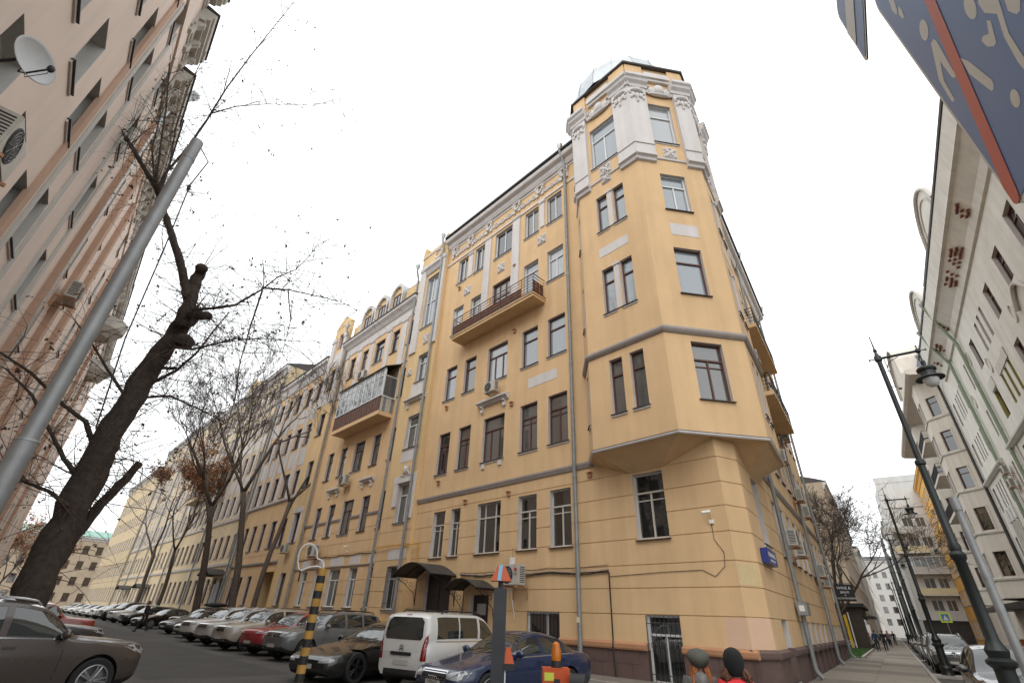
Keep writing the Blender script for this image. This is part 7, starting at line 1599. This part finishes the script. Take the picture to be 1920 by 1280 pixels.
# right street trees
tree('bare street tree with a mossy forked trunk beside the hanging black sign', FR.P(38, -1.5, .1), 16.5, .30, 71, (.22, -.08), 6, .20, 0, spread=.78, bark='bark', kids=(2, 4), up=.07, rmin=.014, forks=4)
tree('bare tree behind the mossy forked tree, close to the house end', FR.P(44, -3.2, .1), 15.5, .22, 73, (.1, 0), 6, .24, 900, 'leafbrown', spread=.8, up=.07, kids=(2, 4), rmin=.014, forks=4, ls=.14)
tree('bare tree nearest the end wall of the corner house', FR.P(48, -5.5, .1), 16, .2, 75, (0, 0), 6, .3, 1200, 'leafbrown', spread=.8, up=.07, kids=(2, 4), rmin=.016, forks=4, ls=.14)

# ------------------------------------------------------------------ people
M['skin'] = mat('skin', (.42, .25, .18), .6); M['redcoat'] = mat('coral red coat', (.66, .03, .04), .75, var=.06, scale=12); M['blackwool'] = mat('black wool', (.008, .008, .009), .95, bump=.5, bscale=160)
M['greywool'] = mat('grey green felt', (.075, .075, .06), .95, var=.12, scale=14, bump=.4, bscale=140); M['redhair'] = mat('ginger hair', (.27, .085, .02), .6, var=.4, scale=40); M['brownhair'] = mat('brown hair', (.10, .035, .014), .6, var=.4, scale=40)
M['darkcoat'] = mat('dark coat', (.012, .012, .014), .85, var=.2, scale=9); M['bluecoat'] = mat('dark blue coat', (.02, .032, .07), .85, var=.2, scale=9); M['greyhood'] = mat('grey shiny cloth', (.16, .15, .14), .55, var=.2, scale=14); M['jeans'] = mat('dark trousers', (.018, .02, .028), .85, var=.2, scale=12); M['shoe'] = mat('dark leather', (.015, .012, .01), .5); M['greycoat'] = mat('grey coat', (.10, .095, .09), .85, var=.15, scale=10)
def skin_mesh(chains, name, m_, sub=2):
    V, E, Rr, idx = [], [], [], {}
    for ch in chains:
        prev = None
        for (p, r_) in ch:
            key = tuple(round(c, 4) for c in p)
            if key not in idx: idx[key] = len(V); V.append(p); Rr.append(r_)
            i = idx[key]
            if prev is not None and prev != i: E.append((prev, i))
            prev = i
    me = bpy.data.meshes.new(name); me.from_pydata(V, E, []); ob = bpy.data.objects.new('skin_tmp', me); COL.objects.link(ob)
    ob.modifiers.new('s', 'SKIN'); sv = me.skin_vertices[0].data
    for i, r_ in enumerate(Rr): sv[i].radius = (r_, r_) if not isinstance(r_, tuple) else r_; sv[i].use_root = (i == 0)
    su = ob.modifiers.new('u', 'SUBSURF'); su.levels = sub; su.render_levels = sub
    dg = bpy.context.evaluated_depsgraph_get(); res = bpy.data.meshes.new_from_object(ob.evaluated_get(dg)); bpy.data.objects.remove(ob)
    res.materials.clear(); res.materials.append(M[m_]); res.name = name
    for p in res.polygons: p.use_smooth = True
    return res
def person(label, pos, heading, h=1.7, coat='darkcoat', legs='jeans', hair='brownhair', hat=None, hatm=None, step=0.0, long_hair=False, coat_len=.46, lean=0.0, hood=False, bag=None, head_up=0.0, hairlen=.42, hair_from=0.0):
    """built facing +x, feet at z=0, then scaled to height h"""
    f = h / 1.7; x = Vector((math.sin(heading), math.cos(heading), 0)); y = Vector((-x.y, x.x, 0))
    mw = Matrix(((x.x * f, y.x * f, 0, pos[0]), (x.y * f, y.y * f, 0, pos[1]), (0, 0, f, pos[2] if len(pos) > 2 else 0), (0, 0, 0, 1)))
    o = thing('person', label, 'person'); o.matrix_local = mw; WORLD[o.name] = mw
    L = lean; hip = (0, 0, .90); ch = (.02 + L, 0, 1.25); nk = (.0 + L * 1.2, 0, 1.43)
    body, coatc, legc, shoes = [], [], [], MB()
    body.append([(hip, (.15, .12)), ((0.01 + L * .5, 0, 1.08), (.12, .10)), (ch, (.14, .11)), (nk, .055), ((.02 + L * 1.3, 0, 1.50), .055)])
    coatc.append([((0, 0, coat_len + .30), (.19, .16)), (hip, (.19, .155)), ((.01 + L * .5, 0, 1.08), (.16, .135)), (ch, (.19, .14)), ((0 + L * 1.1, 0, 1.38), (.13, .10)), ((0.0 + L * 1.2, 0, 1.46), (.075, .07))])
    for s in (-1, 1):
        st = step * s
        kn = (st * .55 + .06 * abs(step) * 2, s * .095, .49 + .02 * abs(step)); an = (st * 1.05 - (.05 if st < 0 else 0), s * .095, .09 + (.06 if st < 0 else 0))
        body.append([(hip, (.15, .12)), ((0, s * .09, .84), .085), (kn, .055), (an, .04)])
        legc.append([((0, 0, .92), (.15, .12)), ((0, s * .09, .82), .098), (kn, .072), (an, .058)])
        shoes.ell((an[0] + .06, s * .095, an[2] - .04), (.135, .05, .05), 10, 6)
        sh = (L, s * .185, 1.36); el = (-.04 - st * .25 + L * .6, s * .245, 1.09); wr = (.06 - st * .55 + L * .5, s * .25, .86)
        body.append([(ch, (.14, .11)), (sh, .055), (el, .042), (wr, .03)]); coatc.append([(ch, (.19, .14)), (sh, .075), (el, .06), (wr, .05)])
        w = Vector(wr); hd_ = Vector((.02, 0, -1)).normalized(); pc_ = w + hd_ * .07
        body.append([(wr, .03), (tuple(pc_), .036)])
        for k, (dy, ln) in enumerate(((-.028, .075), (-.010, .085), (.009, .08), (.027, .062))):
            a = pc_ + Vector((dy, 0, -.035)); b = a + hd_ * ln * .55 + Vector((.0, -s * .006, 0)); c = b + hd_ * ln * .45 + Vector((.0, -s * .02, 0)); body.append([(tuple(pc_), .036), (tuple(a), .011), (tuple(b), .0095), (tuple(c), .008)])
        a = w + hd_ * .04 + Vector((.03, 0, 0)); body.append([(tuple(pc_), .036), (tuple(a), .014), (tuple(a + Vector((.02, -s * .01, -.035))), .011), (tuple(a + Vector((.02, -s * .015, -.06))), .009)])
    hx = .02 + L * 1.35
    bm1 = skin_mesh(body, 'body', 'skin')
    # head joined into the body mesh
    hb = MB(); hb.ell((hx, 0, 1.60), (.098, .078, .122), 20, 14); hb.ell((hx + .035, 0, 1.535), (.06, .055, .055), 12, 8)
    hb.ell((hx + .10, 0, 1.585), (.022, .014, .026), 8, 6); hb.tube([(hx + .085, 0, 1.615), (hx + .112, 0, 1.582)], [.010, .014], 6)
    for s in (-1, 1): hb.ell((hx - .005, s * .08, 1.595), (.022, .012, .034), 8, 6); hb.ell((hx + .083, s * .032, 1.612), (.014, .016, .010), 8, 6)
    hb.tube([(hx + .088, -.026, 1.548), (hx + .096, 0, 1.550), (hx + .088, .026, 1.548)], .008, 6)
    hm = hb.mesh('head', ['skin'], smooth=True); bj = bmesh.new(); bj.from_mesh(bm1); bj.from_mesh(hm); bj.to_mesh(bm1); bj.free(); bpy.data.meshes.remove(hm)
    for p in bm1.polygons: p.use_smooth = True
    lpart('body', bm1, o); lpart('coat', skin_mesh(coatc, 'coat', coat), o); lpart('trousers', skin_mesh(legc, 'trousers', legs), o)
    lpart('shoes', shoes.mesh('shoes', ['shoe'], smooth=True), o)
    hr = MB()
    if long_hair:
        rg = random.Random(len(label))
        hr.ell((hx - .02, 0, 1.615), (.105, .088, .115), 16, 10)
        for k in range(240):
            a = rg.choice((-1, 1)) * rg.uniform(hair_from, 2.2); rx, ry = -.085 * math.cos(a), .088 * math.sin(a); z0 = 1.60 - .05 * rg.random(); ln = hairlen * rg.uniform(.75, 1.1); w1 = rg.uniform(1.1, 2.2) if abs(a) > .5 else rg.uniform(.9, 1.2)
            wob = [rg.gauss(0, .008) for _ in range(6)]
            pts = [(hx + rx * .9, ry * .9, z0)] + [(hx + rx * (1 + (w1 - .9) * t) - .035 * t + wob[int(t * 5)], ry * (1 + (w1 - .85) * t) + wob[5 - int(t * 5)], z0 - ln * t) for t in (.2, .4, .6, .8, 1.0)]
            hr.tube(pts, [.014, .019, .018, .015, .010, .003], 4)
    else:
        hr.ell((hx - .015, 0, 1.628), (.102, .084, .108), 16, 10); hr.ell((hx - .05, 0, 1.565), (.06, .07, .07), 12, 8)
    lpart('hair', hr.mesh('hair', [hair], smooth=True), o)
    if hat == 'beret':
        q = MB(); cz = 1.65; prof = [(.0, .105), (.06, .10), (.12, .075), (.158, .042), (.165, .0), (.152, -.045), (.125, -.085), (.105, -.105)]
        b0 = len(q.v); q.lathe(prof[::-1], 22, c=(0, 0, 0)); rg = random.Random(8)
        q.v = [(hx - .02 + vx * 1.0 - .05 * max(0, .05 - vz) * 0 - vz * .25, vy * .95 + .02 * math.sin(7 * math.atan2(vy, vx)) * abs(vz), cz + vz * .95 + vx * .30) for vx, vy, vz in q.v]
        lpart('beret', q.mesh('beret', [hatm], smooth=True), o)
    elif hat == 'beanie':
        q = MB(); q.lathe([(.0, .125), (.06, .118), (.11, .09), (.140, .04), (.148, -.02), (.142, -.08), (.128, -.14), (.11, -.15)][::-1], 22); q.v = [(hx - .015 + vx * .98 - vz * .22, vy * .92, 1.655 + vz * 1.1 + vx * .30) for vx, vy, vz in q.v]; lpart('knit_hat', q.mesh('knit_hat', [hatm], smooth=True), o)
    if hood:
        q = MB(); q.ell((hx - .115, 0, 1.36), (.075, .105, .12), 16, 10); q.v = [(a + .012 * math.sin(31 * b + 17 * c), b, c + .010 * math.sin(23 * b)) for a, b, c in q.v]; lpart('hood', q.mesh('hood', ['greyhood'], smooth=True), o)
    if bag:
        q = MB(); q.tube([(L + .09, bag * .10, 1.40), (L - .02, bag * .135, 1.462), (L - .14, bag * .13, 1.38), (L - .17, bag * .08, 1.2), (L - .18, bag * -.05, 1.0)], .012, 6); lpart('bag_strap', q.mesh('bag_strap', ['trim'], smooth=True), o)
    return o
def gpt(az, r_, z=0.0): p = from_az(az, r_); return (p.x, p.y, z)
person('woman in a grey felt beret with long ginger hair, seen from behind', gpt(19.4, 7.3, 0), R(12), 1.40, 'greycoat', 'jeans', 'redhair', 'beret', 'greywool', long_hair=True, hood=True, hairlen=.46, hair_from=.75)
person('woman in a black knit hat and coral red coat, seen from behind', gpt(22.5, 7.1, 0), R(20), 1.40, 'redcoat', 'jeans', 'brownhair', 'beanie', 'blackwool', long_hair=True, bag=-1, hairlen=.16, hair_from=1.05)
mp_ = FL.P(39.2, 7.6, 0)
person('man in dark clothes striding across the lane beside the parked cars', (mp_.x, mp_.y, 0), math.atan2(nL.x, nL.y) + R(28), 1.86, 'darkcoat', 'jeans', 'brownhair', step=.26, lean=.05)
for u, o_, hd, ct, lb, st in ((46, 1.35, 36, 'bluecoat', 'pedestrian in a dark blue coat walking away along the pavement', .2), (47.0, 1.95, 36, 'darkcoat', 'pedestrian in black next to the one in dark blue', .2), (66, 2.2, 215, 'greycoat', 'pedestrian in grey pushing on past the shop', .2), (78, 2.7, 215, 'darkcoat', 'dark-clothed pedestrian far along the pavement', .15), (88, 1.9, 215, 'redcoat', 'pedestrian in red far along the pavement', .15)):
    p = FR.P(u, o_, .1); person(lb, (p.x, p.y, .1), R(hd), 1.72, ct, 'jeans', 'brownhair', step=st)
for u, o_, ct, lb in ((70, 12.6, 'bluecoat', 'distant figure in bright blue beyond the red off-roader'), (66, 11.6, 'darkcoat', 'distant dark figure beyond the red off-roader')):
    p = FL.P(u, o_, 0); person(lb, (p.x, p.y, 0), R(140), 1.75, ct, 'jeans', 'brownhair', step=.1)
# bicycle outside the shop
BK = thing('bicycle', 'white bicycle leaning by the yellow shop door', 'bicycle', FSh.P(2.2, .5, .12))
for du in (-.5, .5):
    q = MB(); q.tube([FSh.P(2.2 + du + .33 * math.cos(R(t)), .5, .46 + .33 * math.sin(R(t))) for t in range(0, 361, 20)], .018, 5)
    for t in range(0, 180, 30): q.tube([FSh.P(2.2 + du + .33 * math.cos(R(t)), .5, .46 + .33 * math.sin(R(t))), FSh.P(2.2 + du - .33 * math.cos(R(t)), .5, .46 - .33 * math.sin(R(t)))], .004, 3)
    q.build('wheel', ['pwhite'], BK)
q = MB()
for a, b in (((-.5, .46), (-.1, .42)), ((-.1, .42), (.4, .95)), ((-.2, .9), (-.1, .42)), ((-.2, .9), (.38, .9)), ((-.5, .46), (-.2, .9)), ((.5, .46), (.38, 1.0))): q.tube([FSh.P(2.2 + a[0], .5, a[1]), FSh.P(2.2 + b[0], .5, b[1])], .018, 6)
q.tube([FSh.P(2.58, .3, 1.05), FSh.P(2.58, .7, 1.05)], .014, 6); q.build('frame', ['pwhite'], BK); q = MB(); q.ell(FSh.P(1.98, .5, .96), (.13, .08, .04)); q.build('saddle', ['trim'], BK)
# road signs by the crossing down the street
CS = thing('road_sign', 'pedestrian crossing sign on a lime board down the street', 'road sign', dR * 70 + nR * 4.6); p = dR * 70 + nR * 4.6; FCS = Fr(p, nR, -dR)
q = MB(); q.tube([p, p + ZV * 3.6], .04, 8); q.build('post', ['steel'], CS); fpart('board', CS, FCS, [(-.45, .45, .05, .07, 2.7, 3.6)], mat('lime board', (.5, .62, .05), .5)); fpart('panel', CS, FCS, [(-.3, .3, .072, .08, 2.85, 3.45)], 'signblue'); q = MB(); q.face([FCS.P(-.22, .082, 2.92), FCS.P(.22, .082, 2.92), FCS.P(0, .082, 3.36)]); q.build('triangle', ['signwhite'], CS)
print('objects', len(bpy.data.objects))
